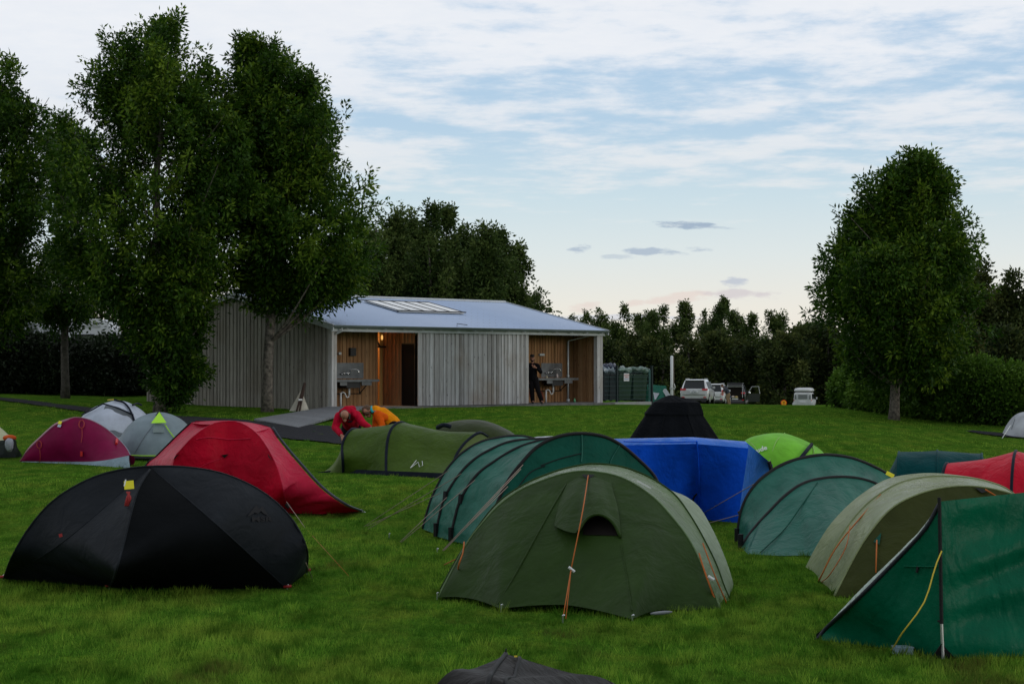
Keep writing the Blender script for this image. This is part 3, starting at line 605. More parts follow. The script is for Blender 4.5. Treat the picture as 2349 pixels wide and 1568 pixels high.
# gable walls
mb = MB(); boards(mb, Hh(0, HW, 0), -Vv, HW, HZ - .12, lambda s: ROOFZ(HW - s) - .06, -U, 1); slab(mb, .0, .10, .02, HW - .02, HZ - .1, EAVE - .05, 0, .2)
mb.add([Hh(.05, .02, EAVE - .05), Hh(.05, HW - .02, EAVE - .05), Hh(.05, HW / 2, RIDGE - .08)], [(0, 1, 2)], 0, .2)
mb.out('gable_wall', m_wg, hut, tones=True)
mb = MB(); boards(mb, Hh(HL, 0, 0), Vv, HW, HZ - .1, lambda s: ROOFZ(s) - .06, U, 2); slab(mb, HL - .10, HL, .02, HW - .02, HZ - .1, EAVE - .05, 0, .2)
mb.add([Hh(HL - .05, .02, EAVE - .05), Hh(HL - .05, HW - .02, EAVE - .05), Hh(HL - .05, HW / 2, RIDGE - .08)], [(0, 1, 2)], 0, .2)
mb.out('gable_wall', m_wg, hut, tones=True)
mb = MB(); boards(mb, Hh(tB1, 0, 0), U, tC - tB1, HZ, lambda s: EB, -Vv, 3); slab(mb, tB1, tC, .005, .12, HZ, EB, 0, .3)
boards(mb, Hh(tB0, -.012, 0), U, tB1 - tB0, HZ, lambda s: EB, -Vv, 9, .16, .2, .02)
mb.out('front_wall', m_wf, hut, tones=True)
mb = MB(); slab(mb, .1, HL - .1, HW - .12, HW, HZ, EAVE - .02, 0, .4); mb.out('back_wall', m_wg, hut, tones=True)
# corner posts
for t0, t1 in ((-.05, tA), (tD, HL + .04)):
    mb = MB(); nb = 2; 
    for k_ in range(nb): slab(mb, t0 + (t1 - t0) * k_ / nb + .004, t0 + (t1 - t0) * (k_ + 1) / nb - .004, -.045, .13, HZ - .05, EB, 0, .75 - .25 * k_)
    mb.out('corner_post', m_wf, hut, tones=True)
# bay interiors (brown boards where the rain never reaches)
rec = 1.3; tP = tpx(865, rec)
mb = MB(); boards(mb, Hh(.12, rec, 0), U, tP - .12, HZ, lambda s: EB, -Vv, 4, .06, .10, .014); slab(mb, .12, tP, rec, rec + .1, HZ, EB, 0, .4)
for a in (-1,): slab(mb, tP - .09, tP + .004, rec - .03, rec + .14, HZ, EB, 0, .2)
mb.out('bay_wall', m_wr, hut, tones=True)
mb = MB(); boards(mb, Hh(.11, 0.13, 0), Vv, rec - .13, HZ, lambda s: EB, U, 14, .06, .10, .014); mb.out('bay_wall', m_wr, hut, tones=True)
mb = MB(); boards(mb, Hh(tC + .01, rec, 0), U, tD - tC, HZ, lambda s: EB, -Vv, 5, .06, .10, .014); slab(mb, tC - .1, tD + .2, rec, rec + .1, HZ, EB, 0, .4); mb.out('bay_wall', m_wr, hut, tones=True)
mb = MB(); boards(mb, Hh(HL - .12, 0.13, 0), Vv, rec - .13, HZ, lambda s: EB, -U, 6, .07, .12, .014); mb.out('bay_wall', m_wr, hut, tones=True)
mb = MB(); boards(mb, Hh(tC, 0.13, 0), Vv, rec - .13, HZ, lambda s: EB, U, 16, .07, .12, .014); slab(mb, tC - .12, tC - .002, .12, rec, HZ, EB, 0, .4); mb.out('bay_wall', m_wr, hut, tones=True)
# wall with the dark doorway at the right of the left bay
dz1 = HZ + 2.12
mb = MB(); boards(mb, Hh(tB0 + .02, .13, 0), Vv, 1.62, HZ, lambda s: EB, -U, 7, .07, .12, .014, skip=lambda s: s < .68)
boards(mb, Hh(tB0 + .02, .13, 0), Vv, .68, dz1, lambda s: EB, -U, 8, .07, .12, .014); mb.out('bay_wall', m_wr, hut, tones=True)
mb = MB(); slab(mb, tB0 + .03, tB0 + .09, .13, .81, HZ, dz1); d_ = mb.out('door', m_dark, hut)
mb = MB(); slab(mb, tB0 + .012, tB0 + .03, .13, .16, HZ + .003, dz1); slab(mb, tB0 + .012, tB0 + .03, .78, .81, HZ + .003, dz1); slab(mb, tB0 + .012, tB0 + .03, .16, .78, dz1 - .04, dz1); mb.out('door_frame', m_black, d_)
# lit passage
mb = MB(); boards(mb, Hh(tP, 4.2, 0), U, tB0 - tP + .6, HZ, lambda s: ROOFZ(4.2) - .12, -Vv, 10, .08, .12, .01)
slab(mb, tB0 - .14, tB0 + .06, 1.76, 1.84, HZ, EB); boards(mb, Hh(tB0 + .02, 1.85, 0), Vv, 2.3, HZ, lambda s: ROOFZ(1.85 + s) - .12, -U, 11, .07, .12, .01)  # jamb post added to keep the passage light off the brown boards
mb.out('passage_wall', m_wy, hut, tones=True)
mb = MB(); slab(mb, tP - .1, tP, rec + .1, 4.2, HZ, EAVE); mb.out('passage_wall', m_wr, hut, tones=True)
mb = MB(); slab(mb, tP + .05, tP + .75, 3.75, 4.15, HZ + .55, HZ + 1.15); mb.out('cupboard', m_wy, hut, tones=True)
mb = MB(); mb.tube([Hh(tP - .05, 1.5, EB - .05), Hh(tP + .40, 1.6, HZ + 2.0)], .035, 6); mb.tube([Hh(tP - .1, 1.6, HZ + 2.0), Hh(tB0 + .01, 1.6, HZ + 2.0)], .035, 6); mb.out('roof_brace', m_black, hut)
# floor, deck, ceiling
mb = MB(); slab(mb, .1, HL - .1, .12, HW - .12, HZ - .2, HZ); mb.out('floor', m_concrete, hut)
mb = MB(); slab(mb, .02, HL + .3, -.42, .11, HZ - .10, HZ - .02); 
mb.out('threshold_edge', m_concrete, hut)
mb = MB(); slab(mb, .1, HL - .12, .05, rec + .02, EB + .003, EB + .05); mb.out('ceiling', simple('ceiling_boards', (.06, .04, .03), .9, .1), hut)
# roof
m_roof = bpy.data.materials.new('corrugated_roof'); g = G(NT(m_roof)); ob = g.n('ShaderNodeTexCoord').outputs['Object']
rot = g.mapping(ob, (1, 1, 1), (0, 0, 0), (0, 0, -math.atan2(U[1], U[0]))); sx = g.n('ShaderNodeSeparateXYZ'); g.L.new(rot, sx.inputs[0])
wv = g.m('SINE', g.m('MULTIPLY', sx.outputs[0], 2 * math.pi / .15))
screws = g.m('MULTIPLY', g.m('GREATER_THAN', g.m('FRACT', g.m('MULTIPLY', sx.outputs[0], 1 / .3)), .84), g.m('GREATER_THAN', g.m('FRACT', g.m('MULTIPLY', sx.outputs[1], 1 / .62)), .93))
nn = g.noise(g.mapping(rot, (.7, .5, 1)), 1, 5, .6)
c = g.mix(nn, (.38, .49, .68), (.29, .39, .56)); c = g.mix(g.m('MULTIPLY', screws, .55), c, (.16, .2, .24))
c = g.mix(g.n('ShaderNodeMapRange', ins={0: wv, 1: .2, 2: 1.0, 3: 0.0, 4: .12}).outputs[0], c, (.3, .34, .38))
b = g.n('ShaderNodeBump', ins={'Strength': .35, 'Distance': .02, 'Height': wv})
p = g.n('ShaderNodeBsdfPrincipled', ins={'Base Color': c, 'Roughness': .42, 'Metallic': .35, 'Specular IOR Level': .5, 'Normal': b.outputs[0]}); g.L.new(p.outputs[0], g.n('ShaderNodeOutputMaterial').inputs[0])
mb = MB(); ov = .22; t0, t1 = -.12, HL + .15
for sgn in (0, 1):
    r0 = -ov if sgn == 0 else HW + ov; re = ROOFZ(0) - (RIDGE - EAVE) / (HW / 2) * ov
    n_ = 174; V = []
    for i in range(n_):
        t = t0 + (t1 - t0) * i / (n_ - 1); dz = .010 * math.sin(i * math.pi / 1.0 + .5 * math.pi)
        V += [Hh(t, r0, re + .06 + dz), Hh(t, HW / 2, RIDGE + .06 + dz), Hh(t, r0, re + .0), Hh(t, HW / 2, RIDGE + .0)]
    F = []
    for i in range(n_ - 1):
        a = i * 4; F += [(a, a + 4, a + 5, a + 1), (a + 2, a + 3, a + 7, a + 6), (a, a + 2, a + 6, a + 4)]
    F += [(0, 1, 3, 2), ((n_ - 1) * 4, (n_ - 1) * 4 + 2, (n_ - 1) * 4 + 3, (n_ - 1) * 4 + 1)]
    mb.add(V, F)
roof = mb.out('roof', m_roof, hut, smooth=False)
def onroof(t, r, up=0.08): return Hh(t, r, EAVE + (RIDGE - EAVE) * r / (HW / 2) + up)
# verge boards, ridge cap
m_verge = simple('verge_trim', (.50, .54, .56), .5, .4, nscale=3)
for t in (-.14, HL + .15):
    for r0, r1 in ((-.24, HW / 2), (HW + .24, HW / 2)):
        mb = MB(); z0 = ROOFZ(0) - (RIDGE - EAVE) / (HW / 2) * .24; 
        A = Hh(t, r0, z0); B = Hh(t, r1, RIDGE)
        q = [A + ZZ * -.09, A + ZZ * .10, B + ZZ * .10, B + ZZ * -.09]; mb.add([x - U * .02 for x in q] + [x + U * .02 for x in q], [(0, 1, 2, 3), (7, 6, 5, 4), (0, 4, 5, 1), (1, 5, 6, 2), (2, 6, 7, 3), (3, 7, 4, 0)])
        mb.out('verge_board', m_verge, roof)
mb = MB(); mb.tube([Hh(t0, HW / 2, RIDGE + .06), Hh(t1, HW / 2, RIDGE + .06)], .07, 8); mb.out('ridge_cap', m_verge, roof)
# gutter, fascia, bracket
mb = MB(); slab(mb, -.1, HL + .12, -.10, -.04, EB - .07, EB + .09); mb.out('fascia', m_verge, hut)
V = []; zg = EB + .12
mb = MB(); nseg = 8; Pth = []
for t in (-.14, HL + .18):
    for k_ in range(nseg + 1):
        a = math.pi * k_ / nseg; Pth.append(Hh(t, -.20 - .075 * math.cos(a), zg - .085 * math.sin(a)))
F = [(k_, k_ + 1, nseg + 1 + k_ + 1, nseg + 1 + k_) for k_ in range(nseg)] + [tuple(range(nseg + 1)), tuple(range(nseg + 1, 2 * nseg + 2))]
mb.add(Pth, F); mb.tube([Hh(-.14, -.28, zg), Hh(HL + .18, -.28, zg)], .014, 6); mb.out('gutter', simple('gutter_metal', (.20, .24, .25), .45, .4, .4, nscale=2), hut, smooth=False)
mb = MB(); mb.tube([Hh(.22, -.22, zg - .08), Hh(.22, -.22, zg - .18), Hh(.08, -.12, zg - .26)], .035, 8); mb.out('downpipe', m_galv, hut)
for k_ in range(16): mb = MB(); slab(mb, .4 + k_ * .82, .45 + k_ * .82, -.28, -.10, zg - .10, zg - .085); mb.out('gutter_bracket', m_galv, hut)
# skylight
s0, s1 = tpx(840, 0), 0
def rooft(px, py):
    """intersect view ray with front roof plane -> (t, r)"""
    P0 = np.array([0, 0, EYE]); D = W(px, py, 1.0) - P0; n_ = np.cross(U, onroof(0, 1, 0) - onroof(0, 0, 0)); q = onroof(0, 0, .06)
    k_ = np.dot(q - P0, n_) / np.dot(D, n_); X_ = P0 + D * k_ - O0; return np.dot(X_, U), np.dot(X_, Vv)
c4 = [rooft(838, 693), rooft(986, 698), rooft(1063, 721), rooft(912, 717)]
ta = (c4[0][0] + c4[3][0]) / 2; tb = (c4[1][0] + c4[2][0]) / 2; ra = (c4[2][1] + c4[3][1]) / 2; rb = (c4[0][1] + c4[1][1]) / 2
print('skylight', c4, ta, tb, ra, rb)
m_sky = simple('skylight_polycarbonate', (.78, .80, .80), .35, .5)
mb = MB(); q = [onroof(ta, ra, .09), onroof(tb, ra, .09), onroof(tb, rb, .09), onroof(ta, rb, .09)]
mb.add(q + [x + ZZ * .04 for x in q], [(4, 5, 6, 7), (0, 1, 5, 4), (1, 2, 6, 5), (2, 3, 7, 6), (3, 0, 4, 7)]); skl = mb.out('skylight', m_sky, roof)
mb = MB()
for k_ in range(6):
    t = ta + (tb - ta) * k_ / 5; mb.tube([onroof(t, ra - .03, .14), onroof(t, rb + .03, .14)], .012, 4)
mb.tube([onroof(ta - .1, ra, .14), onroof(tb + .1, ra, .14)], .022, 4); mb.tube([onroof(ta - .25, rb, .14), onroof(tb, rb, .14)], .016, 4)
mb.out('glazing_bars', m_black, skl)
mb = MB(); slab(mb, tpx(1000), tpx(1000) + 1.1, HW / 2 + .2, HW / 2 + .6, RIDGE, RIDGE + .16); mb.out('roof_vent', m_galv, roof)
mb = MB(); mb.tube([onroof(5.6, .05, .05), onroof(5.6, .05, .16), onroof(6.1, .06, .12)], .012, 4); mb.out('roof_wire', m_black, roof)
# interior lamp
m_lamp = bpy.data.materials.new('lamp_glass'); g = G(NT(m_lamp)); e = g.n('ShaderNodeEmission', ins={'Color': (1, .55, .16, 1), 'Strength': 1.1}); g.L.new(e.outputs[0], g.n('ShaderNodeOutputMaterial').inputs[0])
lp = Hh(tB0 - .08, 1.70, HZ + 2.32)
mb = MB(); th = np.linspace(0, math.pi, 7)
Vs = [lp + np.array([.03 * math.sin(a) * math.cos(b), .03 * math.sin(a) * math.sin(b), .09 * math.cos(a)]) for a in th for b in np.linspace(0, 2 * math.pi, 9)[:-1]]
mb.add(Vs, [(i * 8 + j, i * 8 + (j + 1) % 8, (i + 1) * 8 + (j + 1) % 8, (i + 1) * 8 + j) for i in range(6) for j in range(8)]); mb.out('wall_lamp', m_lamp, hut)
for nm, loc, en in (('passage_light', Hh(tP + .35, 3.3, HZ + 2.2), 170.0),):
    l = bpy.data.lights.new(nm, 'POINT'); l.energy = en; l.color = (1, .55, .18); l.shadow_soft_size = .12; lo = bpy.data.objects.new(nm, l); COL.objects.link(lo); lo.location = loc
# sinks
def sink(t0, t1, tb0, tb1, side, name='sink_counter', tp=None):
    mb = MB(); slab(mb, t0, t1, rec - .62, rec - .02, HZ + .86, HZ + .90); slab(mb, t0, t1, rec - .64, rec - .62, HZ + .82, HZ + .90)
    s = mb.out(name, m_steel, hut)
    mb = MB(); slab(mb, tb0, tb1, rec - .045, rec - .03, HZ + .93, HZ + 1.45); mb.out('backsplash', m_steel, s)
    mid_ = tp; mb = MB(); slab(mb, mid_ - .30, mid_ + .30, rec - .55, rec - .12, HZ + .62, HZ + .86); mb.out('basin', m_black, s)
    for a, b in ((mid_ - .62, mid_ - .32), (mid_ + .32, mid_ + .75)):
        mb = MB(); slab(mb, max(a, .2), b, rec - .60, rec - .56, HZ + .70, HZ + .86); mb.out('apron_panel', m_steel, s)
    mb = MB(); q = [Hh(mid_ - .1, rec - .06, HZ + 1.08), Hh(mid_ - .1, rec - .14, HZ + 1.10), Hh(mid_ + .12, rec - .16, HZ + 1.11), Hh(mid_ + .16, rec - .22, HZ + 1.22), Hh(mid_ + .36, rec - .32, HZ + 1.22), Hh(mid_ + .40, rec - .34, HZ + 1.10)]
    mb.tube(crv(q, 24), .016, 8); mb.tube([Hh(mid_ - .16, rec - .1, HZ + 1.08), Hh(mid_ - .05, rec - .1, HZ + 1.08)], .026, 8); mb.tube([Hh(mid_ + .10, rec - .1, HZ + 1.08), Hh(mid_ + .2, rec - .1, HZ + 1.08)], .026, 8); mb.out('tap', m_chrome, s, smooth=True)
    mb = MB(); mb.tube([Hh(mid_ + .02, rec - .3, HZ + .64), Hh(mid_ + .02, rec - .3, HZ + .36)], .035, 8); mb.tube(crv([Hh(mid_ + .02, rec - .3, HZ + .34), Hh(mid_ - .05, rec - .26, HZ + .30), Hh(mid_ - .12, rec - .24, HZ + .44), Hh(mid_ - .22, rec - .2, HZ + .46), Hh(mid_ - .26, rec - .2, HZ + .30)], 14), .022, 8)
    mb.tube([Hh(mid_ - .26, rec - .2, HZ + .46), Hh(mid_ - .26, rec - .2, HZ)], .034, 8); mb.out('drain_pipe', m_white, s, smooth=True)
    mb = MB()
    for tt in (t0 + .12, t1 - .35): mb.tube([Hh(tt, rec - .03, HZ + .42), Hh(tt, rec - .58, HZ + .85)], .018, 5); mb.tube([Hh(tt, rec - .03, HZ + .85), Hh(tt, rec - .03, HZ + .42)], .018, 5)
    mb.tube([Hh(t0 + .1, rec - .05, HZ + .42), Hh(t1 - .3, rec - .05, HZ + .42)], .015, 5); mb.out('bracket', m_black, s)
sink(.14, tpx(855, rec - .3), .25, tpx(832, rec), 1, tp=tpx(800, rec - .3))
sink(tC + .5, tpx(1312, rec - .3), tpx(1240, rec), tpx(1288, rec), 1, tp=tpx(1268, rec - .3))
mb = MB(); slab(mb, tpx(799, rec), tpx(812, rec), rec - .12, rec - .03, HZ + 1.68, HZ + 1.95); mb.out('paper_dispenser', m_black, hut)
mb = MB(); slab(mb, tpx(1234, rec), tpx(1245, rec), rec - .10, rec - .03, HZ + 1.72, HZ + 1.80); mb.out('wall_socket', m_galv, hut)
mb = MB(); slab(mb, tpx(773, rec), tpx(779, rec), rec - .10, rec - .03, HZ + 1.72, HZ + 1.80); mb.out('wall_socket', m_galv, hut)
tq = tpx(1303, .75)
mb = MB(); mb.tube([Hh(tq, .75, HZ), Hh(tq, .75, EB - .28)], .035, 8); mb.tube([Hh(tq, .75, HZ), Hh(tq, .75, HZ + .12)], .07, 10); mb.tube([Hh(tq, .75, HZ + .9), Hh(tq, .75, HZ + 1.02)], .05, 8); mb.out('standpipe', m_galv, hut, smooth=True)
mb = MB(); mb.tube([Hh(tq, .75, EB - .26), Hh(tD, .02, EB - .02)], .02, 6); mb.out('roof_conduit', m_galv, hut)
# small bottle and jar left on the sink, green bottle on the floor
for (t, r, z, hgt, c, lb, nm) in ((tpx(1254, .95), .95, HZ + .90, .09, (.55, .5, .35), 'small pale cup left on the right-hand sink counter', 'cup'), (tpx(1278, .95), .95, HZ + .90, .16, (.6, .5, .48), 'small pinkish soap bottle on the right-hand sink counter', 'soap_bottle'), (tpx(1318, .5), .5, HZ, .15, (.12, .4, .2), 'small green bottle on the floor beside the standpipe', 'bottle')):
    mb = MB(); P = Hh(t, r, z); mb.tube([P, P + ZZ * hgt * .7, P + ZZ * hgt * .75, P + ZZ * hgt], [.04, .04, .018, .016], 10); o = mb.out(nm, simple(nm + '_plastic', c, .4), None, smooth=True); tag(o, lb, nm.replace('_', ' '))
# wooden ramp to the left bay
def quadslab(name, pts, mat, n=10, thick=.08, lift=.06, tones=True):
    A, B, C, D_ = [np.array(p) for p in pts]; mb = MB()
    for k_ in range(n):
        a, b = k_ / n, (k_ + 1) / n - .06 / n
        q = [A + (D_ - A) * a, B + (C - B) * a, B + (C - B) * b, A + (D_ - A) * b]
        mb.add([x + ZZ * lift for x in q] + [x + ZZ * (lift - thick) for x in q], [(0, 1, 2, 3), (7, 6, 5, 4), (0, 4, 5, 1), (1, 5, 6, 2), (2, 6, 7, 3), (3, 7, 4, 0)], 0, np.clip(rng.normal(.55, .15), 0, 1))
    return mb.out(name, mat, None, tones=tones)
rp = [W(583, 957, 53.0), W(684, 967.5, 49.6), W(846, 934.5, 57.8), W(752, 935.5, 59.2)]
rp[0][2] = gz(*rp[0][:2]); rp[1][2] = gz(*rp[1][:2])
o = quadslab('wooden_ramp', rp, m_deck, 22, .05, .05); tag(o, 'grey plank walkway rising from the asphalt to the left sink bay', 'ramp')
# cream canvas triangle with brown poles
cb = W(687, 941, 58.9); cb[2] = float(gz(cb[0], cb[1])); kk = 58.9 / FPX
tp_ = thing('canvas_tipi', 'small cream canvas tipi shape with dark brown poles leaning by the hut gable', 'tipi', cb)
Lb = cb + np.array([-23 * kk, -.05, 0]); Rb = cb + np.array([23 * kk, -.02, 0]); Bb = cb + np.array([0, .55, 0]); Ap = cb + np.array([3 * kk, .2, 50 * kk])
V, F = patch([Lb, cb + np.array([0, -.14, 0]), Rb], [Ap, Ap], 24, 14, -.01, None, .012, 3, 5); mb = MB(); mb.add(V, F)
V, F = patch([Lb, Bb, Rb], [Ap, Ap], 16, 10); mb.add(V, F); mb.out('canvas', simple('cream_canvas', (.55, .52, .44), .9, .1, nscale=6, namt=.2), tp_, smooth=True)
m_pole = simple('brown_pole', (.045, .025, .018), .7, .3)
for dx in (-5, 2):
    mb = MB(); mb.tube([cb + np.array([dx * kk, -.22, 0]), cb + np.array([11 * kk, .12, 64 * kk])], [.03, .045], 8); mb.out('pole', m_pole, tp_)
mb = MB(); mb.tube([cb + np.array([-1 * kk, -.16, 26 * kk]), cb + np.array([7 * kk, -.1, 26 * kk])], .03, 6); mb.out('strap', m_white, tp_)
# ------------------------------------------------------------------ tents
def fabric(name, col, rough=.5, spec=.35, transl=.12, bump=.03, bs=7, stretch=(1, 1, 1), wet=0.0, var=.18, dirt=0.0):
    m = bpy.data.materials.new(name); g = G(NT(m)); ob = g.n('ShaderNodeTexCoord').outputs['Object']
    n_ = g.noise(ob, 2.2, 4, .6)
    c = g.mix(g.n('ShaderNodeMapRange', ins={0: n_, 1: .3, 2: .7}).outputs[0], tuple(x * (1 - var) for x in col), tuple(min(1, x * (1 + var)) for x in col))
    if dirt:
        d = g.noise(ob, 24, 5, .7); c = g.mix(g.n('ShaderNodeMapRange', ins={0: d, 1: .6, 2: .8, 3: 0.0, 4: dirt}).outputs[0], c, (.3, .3, .25))
    h = g.m('ADD', g.m('MULTIPLY', g.noise(g.mapping(ob, stretch), bs, 3, .55, .6), 1.0), g.m('MULTIPLY', g.noise(ob, bs * 4, 3, .6), .18))
    b = g.n('ShaderNodeBump', ins={'Strength': 1.0, 'Distance': bump * 2.2, 'Height': h}); nrm = b.outputs[0]
    ro = rough
    if wet:
        v = g.n('ShaderNodeTexVoronoi', feature='F1', ins={'Scale': 34.0, 'Vector': ob}); dr = g.n('ShaderNodeMapRange', ins={0: v.outputs['Distance'], 1: .35, 2: .1}).outputs[0]
        geo = g.n('ShaderNodeNewGeometry'); sz = g.n('ShaderNodeSeparateXYZ'); g.L.new(geo.outputs['Normal'], sz.inputs[0])
        up = g.n('ShaderNodeMapRange', ins={0: sz.outputs[2], 1: .70, 2: .93}).outputs[0]
        pat = g.n('ShaderNodeMapRange', ins={0: g.noise(ob, 5, 4, .6), 1: .42, 2: .58}).outputs[0]
        f = g.m('MULTIPLY', g.m('MULTIPLY', up, pat), wet)
        b2 = g.n('ShaderNodeBump', ins={'Strength': f, 'Distance': .012, 'Height': dr, 'Normal': nrm}); nrm = b2.outputs[0]
        ro = g.m('SUBTRACT', rough, g.m('MULTIPLY', f, rough - .12))
        c = g.mix(g.m('MULTIPLY', g.m('MULTIPLY', f, dr), .5), c, (.6, .62, .6))  # pale specks paint the sky glint of the drops into the colour
    p = g.n('ShaderNodeBsdfPrincipled', ins={'Base Color': c, 'Roughness': ro, 'Specular IOR Level': spec * .22, 'Normal': nrm, 'Sheen Weight': .0})
    out = g.n('ShaderNodeOutputMaterial')
    if transl:
        t = g.n('ShaderNodeBsdfTranslucent'); g.L.new(c, t.inputs[0]); mx = g.n('ShaderNodeMixShader', ins={0: transl}); g.L.new(p.outputs[0], mx.inputs[1]); g.L.new(t.outputs[0], mx.inputs[2]); g.L.new(mx.outputs[0], out.inputs[0])
    else: g.L.new(p.outputs[0], out.inputs[0])
    return m
m_cord = simple('tent_cord_orange', (.42, .11, .012), .6)
m_cordg = simple('tent_cord_grey', (.28, .22, .18), .7)
m_cordy = simple('tent_cord_yellow', (.55, .42, .04), .6)
m_cordr = simple('tent_cord_red', (.28, .02, .02), .6)
m_sleeve = simple('pole_sleeve_black', (.008, .009, .010), .65, .25, nscale=20, namt=.4)
m_tagy = simple('tag_yellow', (.75, .68, .03), .5)
m_peg = simple('peg_metal', (.6, .62, .65), .3, .5, .8)
m_print = simple('dark_print', (.004, .004, .005), .5, .2)
m_lite = simple('light_print', (.62, .66, .64), .5)
def G0(px, py):      # ground point at px,py (flat lawn)
    return WG(px, py)
def line(root, pts, r=.004, mat=None, name='guy_line', k=5, sagc=0):
    pts = [np.asarray(p, float) for p in pts]
    V, F = tube(crv(pts, 16) if len(pts) > 2 else np.array(pts), r, k); return part(name, V, F, mat or m_cord, root, True)
def sleeve(root, P, r=.014, mat=None, name='pole_sleeve', n=50):
    V, F = tube(crv(P, n), r, 6); return part(name, V, F, mat or m_sleeve, root, True)
def peg(root, p, mat=None):
    V, F = tube([p + np.array([0, 0, -.03]), p + np.array([0, -.01, .035]), p + np.array([.012, -.02, .04])], .007, 5); return part('peg', V, F, mat or m_peg, root)
def quadtag(root, c, wx, hz, mat, name='tag', tilt=0, nrm=(0, -1, 0), off=.02, label=None):
    n_ = np.array(nrm, float); n_ /= np.linalg.norm(n_); x_ = np.cross([0, 0, 1.], n_); x_ /= np.linalg.norm(x_); x_ = -x_ if x_[0] < 0 else x_; z_ = np.cross(n_, x_); z_ = -z_ if z_[2] < 0 else z_
    ct, st = math.cos(tilt), math.sin(tilt); xx_ = x_ * ct + z_ * st; zz_ = -x_ * st + z_ * ct
    mb = MB(); mb.box(np.asarray(c) + n_ * off, (wx, hz, .004), np.stack([xx_, zz_, n_], 1)); return mb.out(name, mat, root, label=label)
def text_verts(s, size=1.0, bold=False):
    cu = bpy.data.curves.new('t', 'FONT'); cu.body = s; cu.size = size; cu.align_x = 'CENTER'; cu.align_y = 'CENTER'; cu.resolution_u = 3
    if bold: cu.offset = .02 * size
    o = bpy.data.objects.new('t', cu); COL.objects.link(o); bpy.context.view_layer.update()
    me = bpy.data.meshes.new_from_object(o.evaluated_get(bpy.context.evaluated_depsgraph_get()))
    V = np.array([v.co[:] for v in me.vertices]); F = [tuple(p.vertices) for p in me.polygons]
    bpy.data.objects.remove(o); bpy.data.curves.remove(cu); bpy.data.meshes.remove(me); return V, F
class Surf:
    """keeps a patch so that marks can be laid on it"""
    def __init__(s, V, n, m): s.P = V.reshape(n, m, 3)
    def at(s, px, py, off=.01):
        """point of the patch under the picture position, pushed out along the normal towards the viewer side"""
        D = W(px, py, 1.0) - np.array([0, 0, EYE]); O = np.array([0, 0, EYE]); P = s.P.reshape(-1, 3) - O
        k_ = P @ D / (D @ D); dd = np.linalg.norm(P - k_[:, None] * D, axis=1) / k_; n, m = s.P.shape[:2]
        i, j = divmod(int(np.argmin(dd)), m); i = min(max(i, 1), n - 2); j = min(max(j, 1), m - 2)
        a = s.P[i + 1, j] - s.P[i - 1, j]; b = s.P[i, j + 1] - s.P[i, j - 1]; N = np.cross(a, b); N /= np.linalg.norm(N) + 1e-12
        if N[1] > 0: N = -N
        c = s.P[i, j]; t = np.dot(c - O, N) / np.dot(D, N); q = O + D * t
        return q + N * off, N
def onsurf_poly(name, surf, pts, mat, root, r=None, off=.012, n=40, smooth=True, closed=False):
    P = np.array([surf.at(a, b, off)[0] for a, b in pts]); P = (crv if smooth else poly)(P, n); V, F = tube(P, r, 5); return part(name, V, F, mat, root)
def A3(pts, dl, dr):
    """arch traced in the picture; distance runs from dl at its left foot to dr at its right foot"""
    xs = [p[0] for p in pts]; x0, x1 = min(xs), max(xs)
    return np.array([W(a, b, dl + (dr - dl) * (a - x0) / (x1 - x0)) for a, b in pts])
def onlawn(P, lo=0.0):
    P = np.array(P); P[0][2] = lo; P[-1][2] = lo; return P
# ---------- black dome, near left
m_t1 = fabric('black_nylon', (.011, .014, .018), .62, .5, .02, .012, 4, (1, 1, 1))
m_t1d = fabric('black_nylon_door', (.005, .006, .007), .75, .15, .0, .006, 4)
Lc = G0(8, 1327); F1 = G0(252, 1346); F2 = G0(655, 1349); Rc = G0(704, 1312)
root = thing('black_tent', 'large black dome tent with a yellow tag, nearest on the left', 'tent', (Lc + Rc) / 2)
dl, dr = Lc[1], Rc[1]; dH = 16.95
pole = np.array([W(a, b, d) for a, b, d in [(8, 1327, dl), (28, 1275, 17.0), (70, 1205, 16.95), (125, 1145, 16.9), (200, 1100, 16.9), (270, 1078, dH), (345, 1069, dH), (430, 1071, dH), (510, 1085, 16.95), (585, 1117, 17.0), (640, 1157, 17.0), (680, 1205, 17.0), (704, 1260, 17.0), (704, 1312, dr)]])
H = W(345, 1071, dH); iH = 6
hub_l = pole[:7]; hub_r = pole[6:]
cen = np.array([H[0], 17.2, .4])
# seam down the vestibule to the front stake
seam = np.array([W(344, 1076, 16.75), W(318, 1120, 16.5), W(300, 1180, 16.25), W(283, 1250, 16.05), W(266, 1310, 15.95), F1])
V, F = patch(hub_l[::-1], [H, W(150, 1238, 16.62), Lc], 44, 12, .01, cen, .004, 2, 4); mb = MB(); mb.add(V, F)
SL = np.array([H, W(150, 1238, 16.62), Lc])
V, F = patch(SL, poly([H, seam[2], seam[4], F1, (F1 * .5 + Lc * .5) + np.array([0, 0, .0]), Lc], 60), 60, 24, -.02, cen, .035, 3, 13, .6, edge=.8); mb.add(V, F)
diag = np.array([H, W(500, 1205, 16.4), F2 + np.array([0, 0, .01])])
V2, F_ = patch(hub_r, poly([H, W(500, 1205, 16.4), F2, Rc], 44), 44, 14, -.04, cen, .010, 5, 5); sC = Surf(V2, 44, 14); mb.add(V2, F_)
back = G0(200, 1262) , G0(560, 1262)
Bk = np.array([Lc, back[0], back[1], Rc]); V, F = patch(pole, Bk, 44, 12, .05, cen, .008, 6, 6, smoothB=False); mb.add(V, F)
mb.out('fly', m_t1, root, smooth=True)
V2, F = patch(seam, diag, 40, 16, -.05, cen, .008, 7, 3); 
part('door_panel', V2, F, m_t1d, root, smooth=True, label='dull black door panel')
